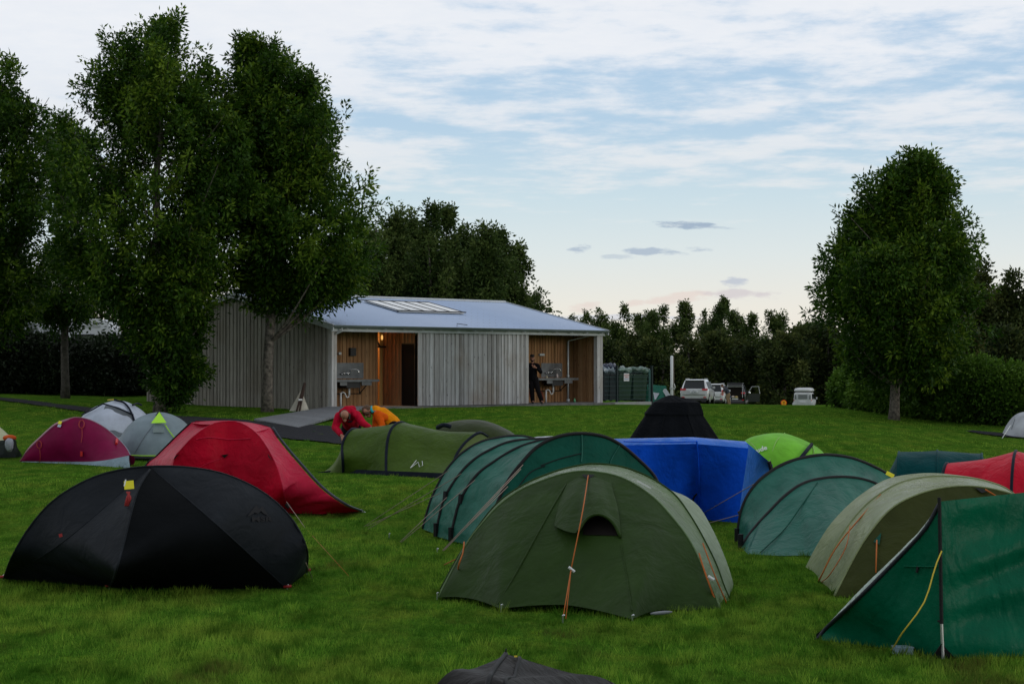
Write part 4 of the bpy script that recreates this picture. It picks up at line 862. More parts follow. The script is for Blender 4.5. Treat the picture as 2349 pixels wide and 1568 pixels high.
V, F = patch([F1, F2], [seam[-1] + np.array([0, 0, .02]), F2 + np.array([0, 0, .02])], 20, 3); part('door_hem', V, F, m_t1d, root)
sleeve(root, seam, .010, m_t1, 'seam'); sleeve(root, pole, .010, m_t1, 'ridge_pole'); sleeve(root, diag, .006, m_t1, 'seam'); sleeve(root, SL, .005, m_t1, 'seam')
q = W(297, 1113, 16.42)
tg = quadtag(root, q, .085, .075, m_tagy, 'tag', .1, (.1, -1, .2), .04, 'yellow paper tag'); quadtag(root, q + np.array([-.035, -.005, .02]), .012, .06, simple('tag_white', (.7, .72, .74)), 'tag_edge', -.2, (.1, -1, .2), .035)
for k_ in range(3): line(root, [W(297 - k_ * 3, 1128, 16.45), W(291 + k_ * 4, 1142, 16.4), W(287 + k_ * 3, 1160, 16.4)], .010, m_cordr, 'guy_bundle')
for p_ in (Lc, F1 + np.array([0, -.03, 0]), F2 + np.array([.02, -.03, 0]), Rc): peg(root, p_); line(root, [p_ + np.array([-.03, -.02, .02]), p_ + np.array([.04, -.03, .03])], .014, m_cordr, 'peg_loop')
line(root, [W(702, 1290, 16.8), G0(716, 1325)], .004, m_cordg)
# printed mountain mark and letters, tone on tone
ms = [(565, 1184), (586, 1159), (594, 1168), (600, 1162), (615, 1184), (603, 1178), (597, 1172), (590, 1178), (583, 1176), (573, 1182)]
P = np.array([sC.at(a, b, .012)[0] for a, b in ms]); part('printed_logo', P, [(0, 1, 9), (1, 8, 9), (1, 2, 7, 8), (2, 3, 6, 7), (3, 4, 5, 6)], m_print, root)
tv, tf = text_verts('MSR', 1.0, True); P = np.array([sC.at(599 + v[0] * 26, 1191 - v[1] * 15, .012)[0] for v in tv]); part('printed_logo', P, tf, m_print, root)
q = W(141, 1228, 16.55); quadtag(root, q, .03, .03, m_cordr, 'guy_loop', .3, (0, -1, .2), .03)
# ---------- large crimson dome behind it
m_t15 = fabric('crimson_nylon', (.46, .002, .022), .45, .35, .22, .014, 5); m_t15f = fabric('crimson_nylon_panel', (.56, .015, .055), .40, .5, .25, .012, 6)
d0 = 25.6
LB = W(300, 1112, 27.0); LB[2] = 0; FR = G0(657, 1176); TIP = G0(826, 1172); 
FLc = G0(395, 1176); root = thing('crimson_tent', 'big crimson dome tent with a long vestibule tail reaching right', 'tent', (FLc + FR) / 2)
A1, A2, A3_ = W(438, 969, 26.4), W(527, 964, 26.2), W(620, 980, 26.1)
ridge = np.array([A1, W(480, 965, 26.3), A2, W(575, 969, 26.1), A3_])
arch = np.array([G0(385, 1176), W(398, 1060, 25.55), W(419, 1026, 25.5), W(448, 997, 25.5), W(485, 973, 25.6), W(518, 966, 25.8), W(550, 969, 25.8), W(585, 990, 25.6), W(613, 1026, 25.4), W(637, 1075, 25.2), W(650, 1125, 25.0), FR])
cen = np.array([ridge[2][0], 26.2, .5])
mb = MB()
V2, F = patch(arch, poly([arch[0], FLc + np.array([0, 0, 0]), G0(520, 1178), FR], 44), 44, 20, -.10, cen, .010, 21, 3); sF = Surf(V2, 44, 20); mb.add(V2, F)
mb.out('door_panel', m_t15, root, smooth=True)
mb = MB(); lefte = np.array([A1, W(400, 1005, 26.5), W(360, 1045, 26.7), W(332, 1072, 26.8), W(300, 1112, 27.0)]); lefte[-1][2] = 0
V, F = patch(lefte, arch[:6][::-1], 30, 14, .03, cen, .014, 22, 5); mb.add(V, F)
V, F = patch(ridge[:3], arch[4:6], 20, 8, .01, cen, .004, 23); mb.add(V, F)
V, F = patch(ridge[2:], arch[5:8], 20, 10, .01, cen, .006, 24); mb.add(V, F)
edge = np.array([A3_, W(634, 1002, 26.0), W(660, 1035, 25.8), W(687, 1066, 25.6), W(715, 1098, 25.4), W(745, 1127, 25.2), W(790, 1158, 25.0), TIP])
V, F = patch(edge, poly(np.vstack([arch[7:], [G0(740, 1178)], [TIP]]), 80), 80, 26, .05, cen, .035, 25, 9, .9); mb.add(V, F)
BR = G0(690, 1130); BL = G0(420, 1110)
V, F = patch(np.vstack([lefte[::-1], ridge[1:], edge[1:]]), [lefte[-1], BL, BR, TIP], 60, 12, .05, cen, .02, 26, 8, smoothB=False); mb.add(V, F)
mb.out('fly', m_t15f, root, smooth=True)
sleeve(root, lefte, .016, m_sleeve); sleeve(root, edge + np.array([.03, .05, .0]), .018, simple('dark_teal_sleeve', (.02, .035, .045), .5), 'pole_sleeve'); sleeve(root, arch, .006, m_t15f, 'seam')
def tri(root, pts, mat, name): P = np.array(pts); return part(name, np.vstack([P, P + np.array([0, .012, 0])]), [(0, 1, 2), (5, 4, 3), (0, 3, 4, 1), (1, 4, 5, 2), (2, 5, 3, 0)], mat, root)
for a, b, c in (((505, 1044), (527, 1042), (514, 1051)), ((400, 1055), (416, 1038), (404, 1046)), ((617, 1041), (627, 1056), (619, 1049))): tri(root, [sF.at(*a, .03)[0], sF.at(*b, .03)[0], sF.at(*c, .03)[0]], m_print, 'guy_patch')
onsurf_poly('door_seam', sF, [(450, 1007), (480, 1003), (530, 1008), (575, 1006)], m_t15f, root, .007); onsurf_poly('door_seam', sF, [(420, 1180 - 95), (450, 1075), (480, 1060), (510, 1050)], m_t15f, root, .004)
line(root, [TIP, G0(838, 1174)], .008, m_lite); V, F = tube([W(664, 1163, 25.0), W(656, 1155, 25.0)], .03, 6); part('corner_buckle', V, F, m_sleeve, root)
line(root, [W(657, 1150, 24.9), G0(700, 1210), ], .004, m_cordg); line(root, [G0(705, 1215), G0(800, 1320)], .0022, m_cord)
# ---------- big olive tunnel tent, centre front
m_t2 = fabric('olive_nylon', (.024, .052, .010), .48, .35, .10, .012, 3.5, (1, 1, 1)); m_t2s = fabric('olive_nylon_glare', (.13, .20, .09), .38, .55, .22, .012, 6, wet=1.0)  # second, lighter olive paints the sky glare of the arch band into its colour
m_t2p = fabric('olive_nylon_lit', (.26, .34, .22), .42, .5, .25, .012, 6, wet=.3)  # paler copy of the olive; the lit flank's brightness sits in the colour
P0 = G0(1005, 1369); P1 = G0(1150, 1395); P2 = G0(1450, 1419); P3 = G0(1652, 1396)
root = thing('olive_tunnel_tent', 'big olive tunnel tent with an orange guy line down its front, centre foreground', 'tent', (P0 + P3) / 2)
farch = [(1005, 1369), (1040, 1302), (1069, 1248), (1105, 1200), (1142, 1160), (1180, 1131), (1216, 1112), (1287, 1087), (1350, 1080), (1427, 1095), (1498, 1139), (1550, 1195), (1586, 1245), (1614, 1304), (1638, 1357), (1652, 1396)]
fa = A3(farch, P0[1], P3[1]); fa[1:-1, 1] += 0; fa[-1] = P3
# lean the arch back a little: top is farther than the feet
def push(P, k_, base=None):
    """move points away from the camera along the viewing ray in proportion to height"""
    O = np.array([0, 0, EYE]); Q = P.copy()
    for i in range(len(Q)):
        q = Q[i] - O; Q[i] = O + q * (1 + k_ * max(Q[i][2], 0) / q[1])
    return Q
fa = push(fa, .75)
cen = np.array([fa[8][0] + .3, fa[8][1] + .8, .5])
hem = poly([P0, P1, (P1 + P2) / 2 + np.array([0, .08, .01]), P2, G0(1530, 1404), G0(1590, 1400), P3], 70)
V2, F = patch(fa, hem, 70, 34, -.05, cen, .014, 31, 3, .7)
Pg = V2.reshape(70, 34, 3); hp = hem; pk = [int(np.argmin(np.linalg.norm(hp - q_, axis=1))) for q_ in (P0, P1, P2, G0(1590, 1400), P3)]
for i_ in range(70):
    k_ = max(0, np.searchsorted(pk, i_, side='right') - 1); a_, b_ = pk[min(k_, 3)], pk[min(k_, 3) + 1]; f_ = math.sin(math.pi * min(max((i_ - a_) / max(1, b_ - a_), 0), 1)) * (b_ - a_) / 28.
    for j_ in range(34): vv = j_ / 33; Pg[i_, j_] += np.array([0, .16, 0]) * f_ * vv ** 1.6 + np.array([0, 0, .035]) * f_ * vv ** 8
V2 = Pg.reshape(-1, 3); sF = Surf(V2, 70, 34); part('front_panel', V2, F, m_t2, root, smooth=True)
ma = [(1010, 1362), (1060, 1262), (1135, 1160), (1205, 1110), (1269, 1083), (1322, 1069), (1368, 1064), (1427, 1071), (1480, 1090), (1522, 1114), (1552, 1139), (1578, 1174), (1606, 1220), (1640, 1287), (1661, 1343), (1674, 1388)]
maP = push(A3(ma, P0[1] + .55, P3[1] + .65), .75); maP[0][2] = 0; maP[-1][2] = .0
mb = MB(); V, F = patch(fa, maP, 70, 10, .02, cen, .006, 32, 9); mb.add(V, F); mb.out('arch_panel', m_t2s, root, smooth=True, label='wet arch panel with sky glare painted into its colour')
sec = [(1040, 1340), (1110, 1220), (1200, 1130), (1290, 1092), (1380, 1084), (1460, 1098), (1520, 1116), (1547, 1127), (1574, 1138), (1605, 1163), (1633, 1210), (1657, 1262), (1674, 1308), (1683, 1342), (1680, 1366)]
seP = push(A3(sec, P0[1] + 2.3, P3[1] + 1.35), .6); seP[0][2] = 0; seP[-1][2] = 0
V, F = patch(maP, seP, 70, 14, .03, cen, .010, 33, 10); part('fly', V, F, m_t2p, root, smooth=True)
bk = np.array([seP[0], seP[0] + np.array([.9, 1.6, 0]), seP[-1] + np.array([-.3, 1.5, 0]), seP[-1]]); V, F = patch(seP, bk, 60, 12, .03, cen, .01, 34, smoothB=False); part('back_panel', V, F, m_t2p, root, smooth=True)
sleeve(root, fa, .008, m_t2s, 'seam', 70); sleeve(root, maP + np.array([0, 0, .004]), .009, m_t2, 'pole_sleeve', 70)
# hooded vent with rolled flap
#h0 = [(1268, 1205), (1300, 1155), (1312, 1110), (1347, 1096), (1395, 1100), (1400, 1150), (1408, 1200)]
flapA = np.array([sF.at(a, b, .01)[0] for a, b in [(1302, 1108), (1350, 1094), (1402, 1108)]]); flapB = np.array([sF.at(a, b, o_)[0] for a, b, o_ in [(1272, 1208, .02), (1300, 1232, .09), (1333, 1240, .11), (1356, 1212, .13), (1385, 1206, .13), (1410, 1216, .08), (1424, 1234, .01)]])
V, F = patch(flapA, flapB, 34, 18, -.03, cen, .014, 35, 5, .4); part('vent_hood', V, F, m_t2, root, smooth=True)
vb = [sF.at(a, b, .012)[0] for a, b in [(1338, 1228), (1342, 1203), (1370, 1184), (1402, 1190), (1421, 1230), (1418, 1222)]]; 
P = np.array(vb[:5]); part('vent_opening', P, [(0, 1, 2, 3, 4)], m_dark, root)  # flat dark polygon paints the shade inside the vent
V, F = tube(crv(flapB[2:], 16), .014, 6); part('hood_wire', V, F, m_t2, root, True)
onsurf_poly('seam', sF, [(1143, 1385), (1175, 1330), (1225, 1240), (1270, 1160), (1300, 1110)], m_t2, root, .008, .004); onsurf_poly('seam', sF, [(1450, 1400), (1440, 1330), (1425, 1250)], m_t2, root, .006, .004)
gx = sF.at(1350, 1094, .02)[0]; mid_ = W(1310, 1305, 15.6); g1, g2 = G0(1291, 1420), G0(1298, 1418)
line(root, [gx, W(1335, 1180, 15.9), mid_], .0055, m_cord); line(root, [mid_, g1], .005, m_cord); line(root, [mid_, g2], .005, m_cord); V, F = tube([mid_ + np.array([-.02, 0, .02]), mid_ + np.array([.03, 0, -.02])], .013, 6); part('line_slider', V, F, m_white, root); peg(root, g1)
tri(root, [sF.at(1335, 1092, .02)[0], sF.at(1365, 1092, .02)[0], sF.at(1349, 1104, .02)[0]], m_sleeve, 'guy_patch')
for pts, mt in (([(1073, 1250), (1070, 1275), (1060, 1305), (1047, 1345)], m_cord), ([(1598, 1277), (1608, 1310), (1622, 1350), (1645, 1392)], m_cord), ([(1600, 1285), (1616, 1335), (1648, 1394)], m_cord)):
    line(root, [sF.at(a, b, .05)[0] for a, b in pts[:-1]] + [G0(*pts[-1])], .007, mt)
line(root, [W(1612, 1245, 16.1), W(1640, 1320, 15.9), G0(1668, 1385)], .006, m_cord); tri(root, [sF.at(1340, 1165, .04)[0], sF.at(1366, 1160, .04)[0], sF.at(1338, 1178, .04)[0]], m_lite, 'care_label')
q = sF.at(1616, 1333, .07)[0]; V, F = tube([q, q + np.array([.05, -.01, -.03])], .014, 6); part('line_slider', V, F, m_white, root)
lg = [(1462, 1102), (1494, 1120), (1492, 1123), (1460, 1106)]; arc_mid = fa * .5 + maP * .5
P = np.array([W(a, b, 16.05) for a, b in lg]); P[:, 1] -= .0; part('printed_logo', P + np.array([0, -.02, .01]), [(0, 1, 2, 3)], m_lite, root)
for p_ in (P1 + np.array([0, -.02, 0]), P2 + np.array([0, -.02, 0]), G0(1022, 1362)): peg(root, p_)
line(root, [G0(1018, 1295), W(1050, 1280, 18.4)], .006, m_cord)
mb = MB(); q = G0(1517, 1411); mb.tube(crv([q + np.array([-.09, 0, .015]), q + np.array([0, 0, .022]), q + np.array([.09, .0, .03])], 6), [.008, .014, .016, .017, .014, .006], 8); o = mb.out('plastic_bag', simple('clear_plastic', (.22, .24, .25), .2, .6, nscale=20), None, smooth=True); tag(o, 'crumpled pale plastic bag under the hem of the big olive tent', 'bag')
# ---------- teal tunnel tents with black pole sleeves
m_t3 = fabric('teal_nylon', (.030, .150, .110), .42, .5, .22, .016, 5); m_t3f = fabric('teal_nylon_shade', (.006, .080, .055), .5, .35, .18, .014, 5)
fa_ = [(1108, 1255), (1120, 1205), (1141, 1153), (1164, 1104), (1199, 1058), (1234, 1023), (1280, 1001), (1332, 994), (1385, 1001), (1427, 1022), (1466, 1055), (1494, 1083), (1508, 1105), (1535, 1170), (1548, 1240)]
a2 = [(1034, 1240), (1042, 1195), (1058, 1143), (1093, 1090), (1136, 1057), (1181, 1030), (1222, 1015), (1270, 1004), (1330, 1004), (1400, 1030), (1450, 1085), (1480, 1150), (1490, 1225)]
a3 = [(1000, 1228), (1008, 1185), (1023, 1136), (1058, 1083), (1093, 1050), (1136, 1026), (1171, 1013), (1216, 1008), (1280, 1010), (1350, 1040), (1400, 1090), (1430, 1150), (1440, 1215)]
a4 = [(970, 1212), (980, 1175), (995, 1132), (1023, 1080), (1058, 1041), (1100, 1015), (1143, 1004), (1185, 1000), (1227, 1007), (1290, 1035), (1340, 1080), (1375, 1140), (1390, 1200)]
Ar = []
for a_, dl_, dr_ in ((fa_, 20.9, 21.6), (a2, 21.6, 22.3), (a3, 22.2, 22.9), (a4, 23.2, 23.9)):
    P = push(A3(a_, dl_, dr_), .1); P[0][2] = 0; P[-1][2] = 0; Ar.append(P)
root = thing('teal_tunnel_tent', 'teal tunnel tent with four black arches, left of the big olive tent', 'tent', (Ar[0][0] + Ar[0][-1]) / 2)
cen = np.array([Ar[1][6][0], 22, .3])
for k_ in range(3):
    V, F = patch(Ar[k_], Ar[k_ + 1], 110, 22, .06, cen, .034, 41 + k_, 17, .9, .8); part('fly_section', V, F, m_t3, root, smooth=True)
V, F = patch(Ar[3], [Ar[3][0], Ar[3][0] + np.array([.5, 1.0, 0]), Ar[3][-1] + np.array([-.4, 1.0, 0]), Ar[3][-1]], 50, 10, .02, cen, .01, 45, smoothB=False); part('end_panel', V, F, m_t3, root, smooth=True)
for P in Ar: sleeve(root, P, .022, n=64)
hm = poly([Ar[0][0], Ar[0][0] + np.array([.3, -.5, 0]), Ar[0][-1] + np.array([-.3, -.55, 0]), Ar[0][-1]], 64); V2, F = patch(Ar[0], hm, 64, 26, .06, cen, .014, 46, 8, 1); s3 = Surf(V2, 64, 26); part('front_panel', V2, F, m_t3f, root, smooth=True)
onsurf_poly('seam', s3, [(1334, 998), (1335, 1030), (1333, 1060)], m_t3, root, .008); onsurf_poly('seam', s3, [(1240, 1068), (1285, 1052), (1333, 1040)], m_sleeve, root, .006); onsurf_poly('seam', s3, [(1180, 1130), (1215, 1085), (1250, 1068)], m_sleeve, root, .006); onsurf_poly('seam', s3, [(1420, 1022), (1400, 1060), (1410, 1082)], m_t3, root, .005)
for (a, b), (c, d_) in (((1023, 1136), (995, 1134)), ((1058, 1143), (1040, 1140))): 
    pass
for P in Ar[1:3]:
    q = P[2]; V, F = tube([q + np.array([0, 0, .05]), q + np.array([-.01, -.02, -.06])], .035, 6); part('pole_cup', V, F, m_sleeve, root); q = P[0]; V, F = tube([q + np.array([0, 0, .16]), q], .034, 6); part('pole_cup', V, F, m_sleeve, root)
for s_, e_ in (((1030, 1078, 22.6), (835, 1207)), ((1058, 1086, 22.0), (845, 1212)), ((1010, 1130, 22.8), (842, 1206)), ((1025, 1140, 22.0), (918, 1242)), ((1090, 1100, 21.5), (921, 1243)), ((1200, 1065, 21.1), (1015, 1262)), ((1195, 1075, 21.0), (1018, 1263)), ((1165, 1115, 21.0), (1016, 1262))):
    line(root, [W(*s_), G0(*e_)], .0045, m_cordg)
for a, b in ((1003, 1265), (893, 1230), (1003, 1368), (1015, 1350)): peg(root, G0(a, b))
# ---------- second teal tent, right of centre
oA = [(1691, 1237), (1695, 1200), (1703, 1163), (1721, 1126), (1750, 1094), (1795, 1065), (1844, 1049), (1893, 1043), (1943, 1048), (1984, 1061), (2025, 1081), (2055, 1105), (2085, 1160), (2095, 1225)]
iA = [(1699, 1252), (1730, 1212), (1767, 1171), (1803, 1135), (1844, 1108), (1893, 1096), (1943, 1094), (1984, 1100), (2020, 1115), (2060, 1150), (2085, 1200), (2095, 1245)]
oP = push(A3(oA, 21.6, 22.6), .1); iP = push(A3(iA, 20.85, 21.9), .3)
for P in (oP, iP): P[0][2] = 0; P[-1][2] = 0
root = thing('teal_dome_tent', 'teal tent with two black arches between the blue tarpaulin and the sage tunnel', 'tent', (iP[0] + iP[-1]) / 2); cen = np.array([oP[7][0], 22.3, .3])
V, F = patch(oP, iP, 110, 22, .05, cen, .030, 51, 15, 1.2, .8); part('fly_section', V, F, m_t3, root, smooth=True)
hm = np.array([iP[0], G0(1717, 1270), G0(1790, 1274), G0(1850, 1273), G0(1960, 1290), iP[-1]]); V, F = patch(iP, poly(hm, 110), 110, 30, .03, cen, .030, 52, 15, 1.2); s5 = Surf(V, 110, 30); part('front_panel', V, F, m_t3, root, smooth=True)
V, F = patch(oP, [oP[0], oP[0] + np.array([.5, 1.6, 0]), oP[-1] + np.array([-.2, 1.6, 0]), oP[-1]], 50, 10, .02, cen, .01, 53, smoothB=False); part('back_panel', V, F, m_t3, root, smooth=True)
sleeve(root, oP, .022); sleeve(root, iP, .022); V, F = tube([iP[0] + np.array([0, 0, .15]), iP[0]], .034, 6); part('pole_cup', V, F, m_sleeve, root); V, F = tube([oP[0] + np.array([0, 0, .15]), oP[0]], .034, 6); part('pole_cup', V, F, m_sleeve, root)
onsurf_poly('seam', s5, [(1875, 1108), (1840, 1160), (1800, 1215), (1745, 1268)], m_t3f, root, .007)
quadtag(root, W(2040, 1090, 22.2), .10, .05, m_tagy, 'tag', -.5, (0, -1, .3), .05, 'yellow tag'); V, F = tube([G0(1763, 1257) + np.array([0, -.02, .05]), G0(1763, 1257) + np.array([.04, -.02, .07])], .03, 6); part('door_toggle', V, F, m_sleeve, root)
line(root, [W(1737, 1105, 22), G0(1590, 1190)], .005, m_cordg); line(root, [W(1703, 1178, 21.8), G0(1560, 1217)], .005, m_cordg); V, F = tube([W(1704, 1172, 21.7), W(1694, 1178, 21.7)], .03, 6); part('pole_cup', V, F, m_sleeve, root)
# ---------- sage tunnel, right
aB = [(1848, 1300), (1869, 1258), (1902, 1205), (1943, 1160), (1984, 1127), (2025, 1102), (2066, 1090), (2127, 1084), (2188, 1088), (2250, 1098), (2291, 1118), (2350, 1170), (2400, 1250), (2420, 1330)]
aM = [(1880, 1331), (1905, 1272), (1943, 1209), (1984, 1160), (2025, 1128), (2070, 1105), (2130, 1093), (2200, 1093), (2265, 1104), (2320, 1128), (2380, 1190), (2430, 1280), (2445, 1350)]
aF = [(1914, 1368), (1955, 1286), (1984, 1237), (2025, 1184), (2066, 1151), (2127, 1126), (2188, 1115), (2250, 1116), (2311, 1129), (2360, 1150), (2410, 1200), (2450, 1290), (2470, 1380)]
bP = push(A3(aB, 18.85, 19.4), .5); mP = push(A3(aM, 17.65, 18.2), .5); fP = push(A3(aF, 16.45, 17.0), .5)
for P in (bP, mP, fP): P[0][2] = 0; P[-1][2] = 0
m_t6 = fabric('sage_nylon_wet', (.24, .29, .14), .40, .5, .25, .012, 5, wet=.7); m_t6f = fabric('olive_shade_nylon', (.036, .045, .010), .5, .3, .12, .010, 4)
root = thing('sage_tunnel_tent', 'pale sage green tunnel tent behind the dark green tent on the right', 'tent', (fP[0] + fP[-1]) / 2); cen = np.array([bP[6][0], 18, .3])
for k_, (a, b) in enumerate(((bP, mP), (mP, fP))): V, F = patch(a, b, 64, 14, .03, cen, .010, 61 + k_, 7); part('fly_section', V, F, m_t6, root, smooth=True)
sleeve(root, mP, .012, m_t6); sleeve(root, fP, .009, m_t6); sleeve(root, mP[:7] + np.array([.02, -.02, -.01]), .008, m_t6f, 'seam')
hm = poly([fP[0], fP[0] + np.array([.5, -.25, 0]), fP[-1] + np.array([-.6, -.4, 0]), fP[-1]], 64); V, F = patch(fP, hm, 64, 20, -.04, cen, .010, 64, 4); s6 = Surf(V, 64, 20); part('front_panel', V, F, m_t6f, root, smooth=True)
V, F = patch(bP, [bP[0], bP[0] + np.array([.6, 1.3, 0]), bP[-1] + np.array([-.5, 1.3, 0]), bP[-1]], 50, 10, .02, cen, .01, 65, smoothB=False); part('back_panel', V, F, m_t6, root, smooth=True)
line(root, [mP[4] + np.array([-.03, -.05, -.02]), W(1925, 1245, 17.5), W(1885, 1318, 17.3), G0(1878, 1331)], .007, m_cord); line(root, [W(1950, 1205, 17.6), W(1940, 1255, 17.2), W(1905, 1315, 17), G0(1885, 1334)], .005, m_cord)
line(root, [s6.at(2013, 1245, .04)[0], s6.at(2012, 1320, .05)[0]], .007, m_cord); line(root, [s6.at(2256, 1128, .04)[0], s6.at(2285, 1148, .05)[0]], .008, m_cord); tri(root, [s6.at(2235, 1120, .02)[0], s6.at(2272, 1128, .02)[0], s6.at(2250, 1133, .02)[0]], m_sleeve, 'guy_patch')
tri(root, [s6.at(2005, 1245, .02)[0], s6.at(2022, 1225, .02)[0], s6.at(2018, 1252, .02)[0]], m_t3f, 'guy_patch')
# ---------- dark green tent, right foreground
m_t7 = fabric('bottle_green_nylon', (.001, .115, .058), .40, .45, .15, .018, 3.5, (1, 1, .5), wet=.6); m_t7l = fabric('pale_nylon', (.42, .52, .45), .4, .5, .2)
root_p = G0(2162, 1512); dp = root_p[1]
root = thing('bottle_green_tent', 'bottle green tent with a bare metal pole, nearest at the right edge', 'tent', root_p)
topP = W(2154, 1150, dp + .05); tip = G0(1872, 1468); hemM = G0(2045, 1490); 
pole_l = poly([topP, W(2157, 1280, dp + .02), W(2160, 1400, dp), root_p], 40)
sl = np.array([topP + np.array([0, 0, -.02]), W(2120, 1215, dp + .1), W(2050, 1290, dp + .25), W(1965, 1375, dp + .4), W(1900, 1435, tip[1] - .05), tip])
cen = np.array([topP[0] + .3, dp + 1.2, .4])
mb = MB(); V2, F = patch(sl, poly([pole_l[0], pole_l[20], root_p, hemM, tip], 50), 50, 24, .03, cen, .010, 71, 3, .8); s7 = Surf(V2, 50, 24); mb.add(V2, F)
V2, F = patch(pole_l, [W(2520, 1110, dp + .5), W(2515, 1300, dp + .35), G0(2520, 1508)], 60, 50, .05, cen, .055, 72, 5, 1.8, .5); s7b = Surf(V2, 60, 50); mb.add(V2, F)
bk_t = W(2520, 1110, dp + .5); bt_l = tip + np.array([.5, 1.4, 0])
kb0, kb1 = W(2250, 1215, dp + 2.2), W(2520, 1190, dp + 2.4); gb0, gb1 = kb0 + np.array([.1, .7, -kb0[2]]), kb1 + np.array([.1, .7, -kb1[2]])
V, F = patch([kb0, kb1], [gb0, gb1], 20, 12, .04, cen, .02, 76); mb.add(V, F)
V, F = patch([W(2515, 1300, dp + .35), bk_t, kb1], [G0(2520, 1508), (G0(2520, 1508) + gb1) / 2 + np.array([.35, 0, 0]), gb1], 24, 14, .03, cen, .02, 77); mb.add(V, F)
V, F = patch([topP, W(2300, 1148, dp + .35), bk_t], [W(2250, 1215, dp + 2.2), W(2520, 1190, dp + 2.4)], 30, 16, .06, cen, .02, 73, 4); mb.add(V, F)
mb.out('fly', m_t7, root, smooth=True)
lower = np.array([W(2156, 1162, dp + .2), W(2152, 1180, dp + .35), W(2100, 1245, dp + .55), W(2030, 1312, dp + .7), W(1965, 1366, dp + .85), W(1930, 1400, dp + .9)]); 
V, F = patch([topP, sl[1], sl[2], sl[3], sl[4]], [topP + np.array([-.01, .3, -.05])] + list(lower[2:]), 40, 8, .0, cen, .006, 74); 
upper = np.array([topP + np.array([-.005, .12, -.06]), W(2118, 1208, dp + .30), W(2045, 1282, dp + .45), W(1975, 1350, dp + .6), W(1905, 1425, tip[1] + .1)])
V, F = patch(sl[:5], upper, 40, 8, -.01, cen, .006, 74); part('rear_fly', V, F, m_t7l, root, smooth=True, label='pale wet edge of the rear fly')
V, F = patch(upper, [upper[0] + np.array([1.4, 1.8, -.35]), G0(2010, 1400), G0(1915, 1420)], 40, 12, .05, cen, .01, 75); part('rear_panel', V, F, m_t7, root, smooth=True)
sleeve(root, sl, .016, simple('navy_edge', (.010, .013, .02), .5), 'edge_tape'); V, F = tube([topP + np.array([0, -.01, .03]), W(2160, 1430, dp - .01)], .013, 8); part('upper_pole', V, F, m_sleeve, root)
V, F = tube([W(2160, 1430, dp - .02), root_p + np.array([0, -.02, 0])], .011, 8); part('metal_pole', V, F, m_peg, root)
onsurf_poly('seam', s7, [(2075, 1297), (2110, 1298), (2152, 1299)], m_t7, root, .006); V, F = tube([s7.at(2107, 1298, .01)[0], s7.at(2106, 1312, .02)[0]], .010, 5); part('door_toggle', V, F, m_sleeve, root)
line(root, [W(2160, 1263, dp - .05), W(2145, 1300, dp - .12), W(2120, 1380, dp - .2), W(2070, 1450, dp - .2), G0(2040, 1493), G0(1998, 1497)], .0055, m_cordy, 'guy_line'); 
V, F = patch([tip, tip + np.array([.05, -.02, .0]), hemM], [tip + np.array([0, 0, .05]), tip + np.array([.15, 0, .11]), hemM + np.array([0, 0, .03])], 24, 4); part('corner_reinforcement', V, F, m_sleeve, root)
tri(root, [G0(2135, 1511) + np.array([0, -.02, .01]), W(2160, 1475, dp - .03), G0(2190, 1511) + np.array([0, -.02, .01])], m_sleeve, 'pole_foot')
V, F = tube([s7.at(2154, 1423, .01)[0], s7.at(2162, 1424, .02)[0]], .008, 5); part('door_toggle', V, F, m_sleeve, root)
mb = MB(); q = G0(2072, 1502); mb.box(q + np.array([0, .02, .03]), (.13, .1, .05), None); mb.box(q + np.array([0, .02, .058]), (.14, .11, .006), None); o = mb.out('food_box', simple('pale_blue_plastic', (.25, .35, .42), .3), None); tag(o, 'small pale blue plastic box peeping out under the bottle green tent', 'box')
# ---------- blue tarpaulin shelter
m_t4 = fabric('blue_tarp', (.006, .095, .72), .45, .4, .12, .016, 4, (1, 1, .6)); m_t4e = fabric('blue_tarp_end', (.03, .16, .62), .4, .5, .15, .016, 5)
T0, T1, T2 = W(1390, 1006, 24.4), W(1590, 1002, 24.2), W(1710, 1012, 24.2); B0, B1, B2 = G0(1380, 1202), G0(1590, 1190), G0(1692, 1200); E = W(1772, 1065, 25.2); Eb = G0(1776, 1150)
root = thing('blue_tarp_shelter', 'bright blue tarpaulin shelter behind the big olive tent', 'tent', (B0 + B2) / 2); cen = np.array([T1[0], 25.5, .3])
dS = np.array([0, -.30, -.075]); V, F = patch([T0, T1, T2], [T0 + dS, T1 + dS, T2 + dS], 70, 6, -.02, cen, .012, 84, 9, smoothA=False, smoothB=False); part('tarp_shoulder', V, F, m_t4e, root, smooth=True)  # shoulder carries its sky sheen in the paler blue
V, F = patch([T0 + dS, T1 + dS, T2 + dS], poly([B0, B1, B2], 70), 70, 30, .0, cen, .03, 81, 5, 1.6, .5, smoothA=False); s4 = Surf(V, 70, 30); part('tarp_side', V, F, m_t4, root, smooth=True)
V, F = patch([T2, E], [B2, Eb], 26, 22, .03, cen, .02, 82, 3); part('tarp_end', V, F, m_t4e, root, smooth=True)
V, F = patch([T0, T1, T2, E], [T0 + np.array([0, 1.5, -.12]), T1 + np.array([0, 1.5, -.1]), T2 + np.array([.1, 1.4, -.2]), E + np.array([0, .6, -.1])], 40, 12, .04, cen, .02, 83, smoothA=False); part('tarp_roof', V, F, m_t4e, root, smooth=True)
V, F = patch([T0 + np.array([0, 1.5, -.12]), T2 + np.array([.1, 1.4, -.2])], [B0 + np.array([0, 3.0, 0]), B2 + np.array([.6, 2.8, 0])], 20, 10); part('tarp_back', V, F, m_t4, root, smooth=True)
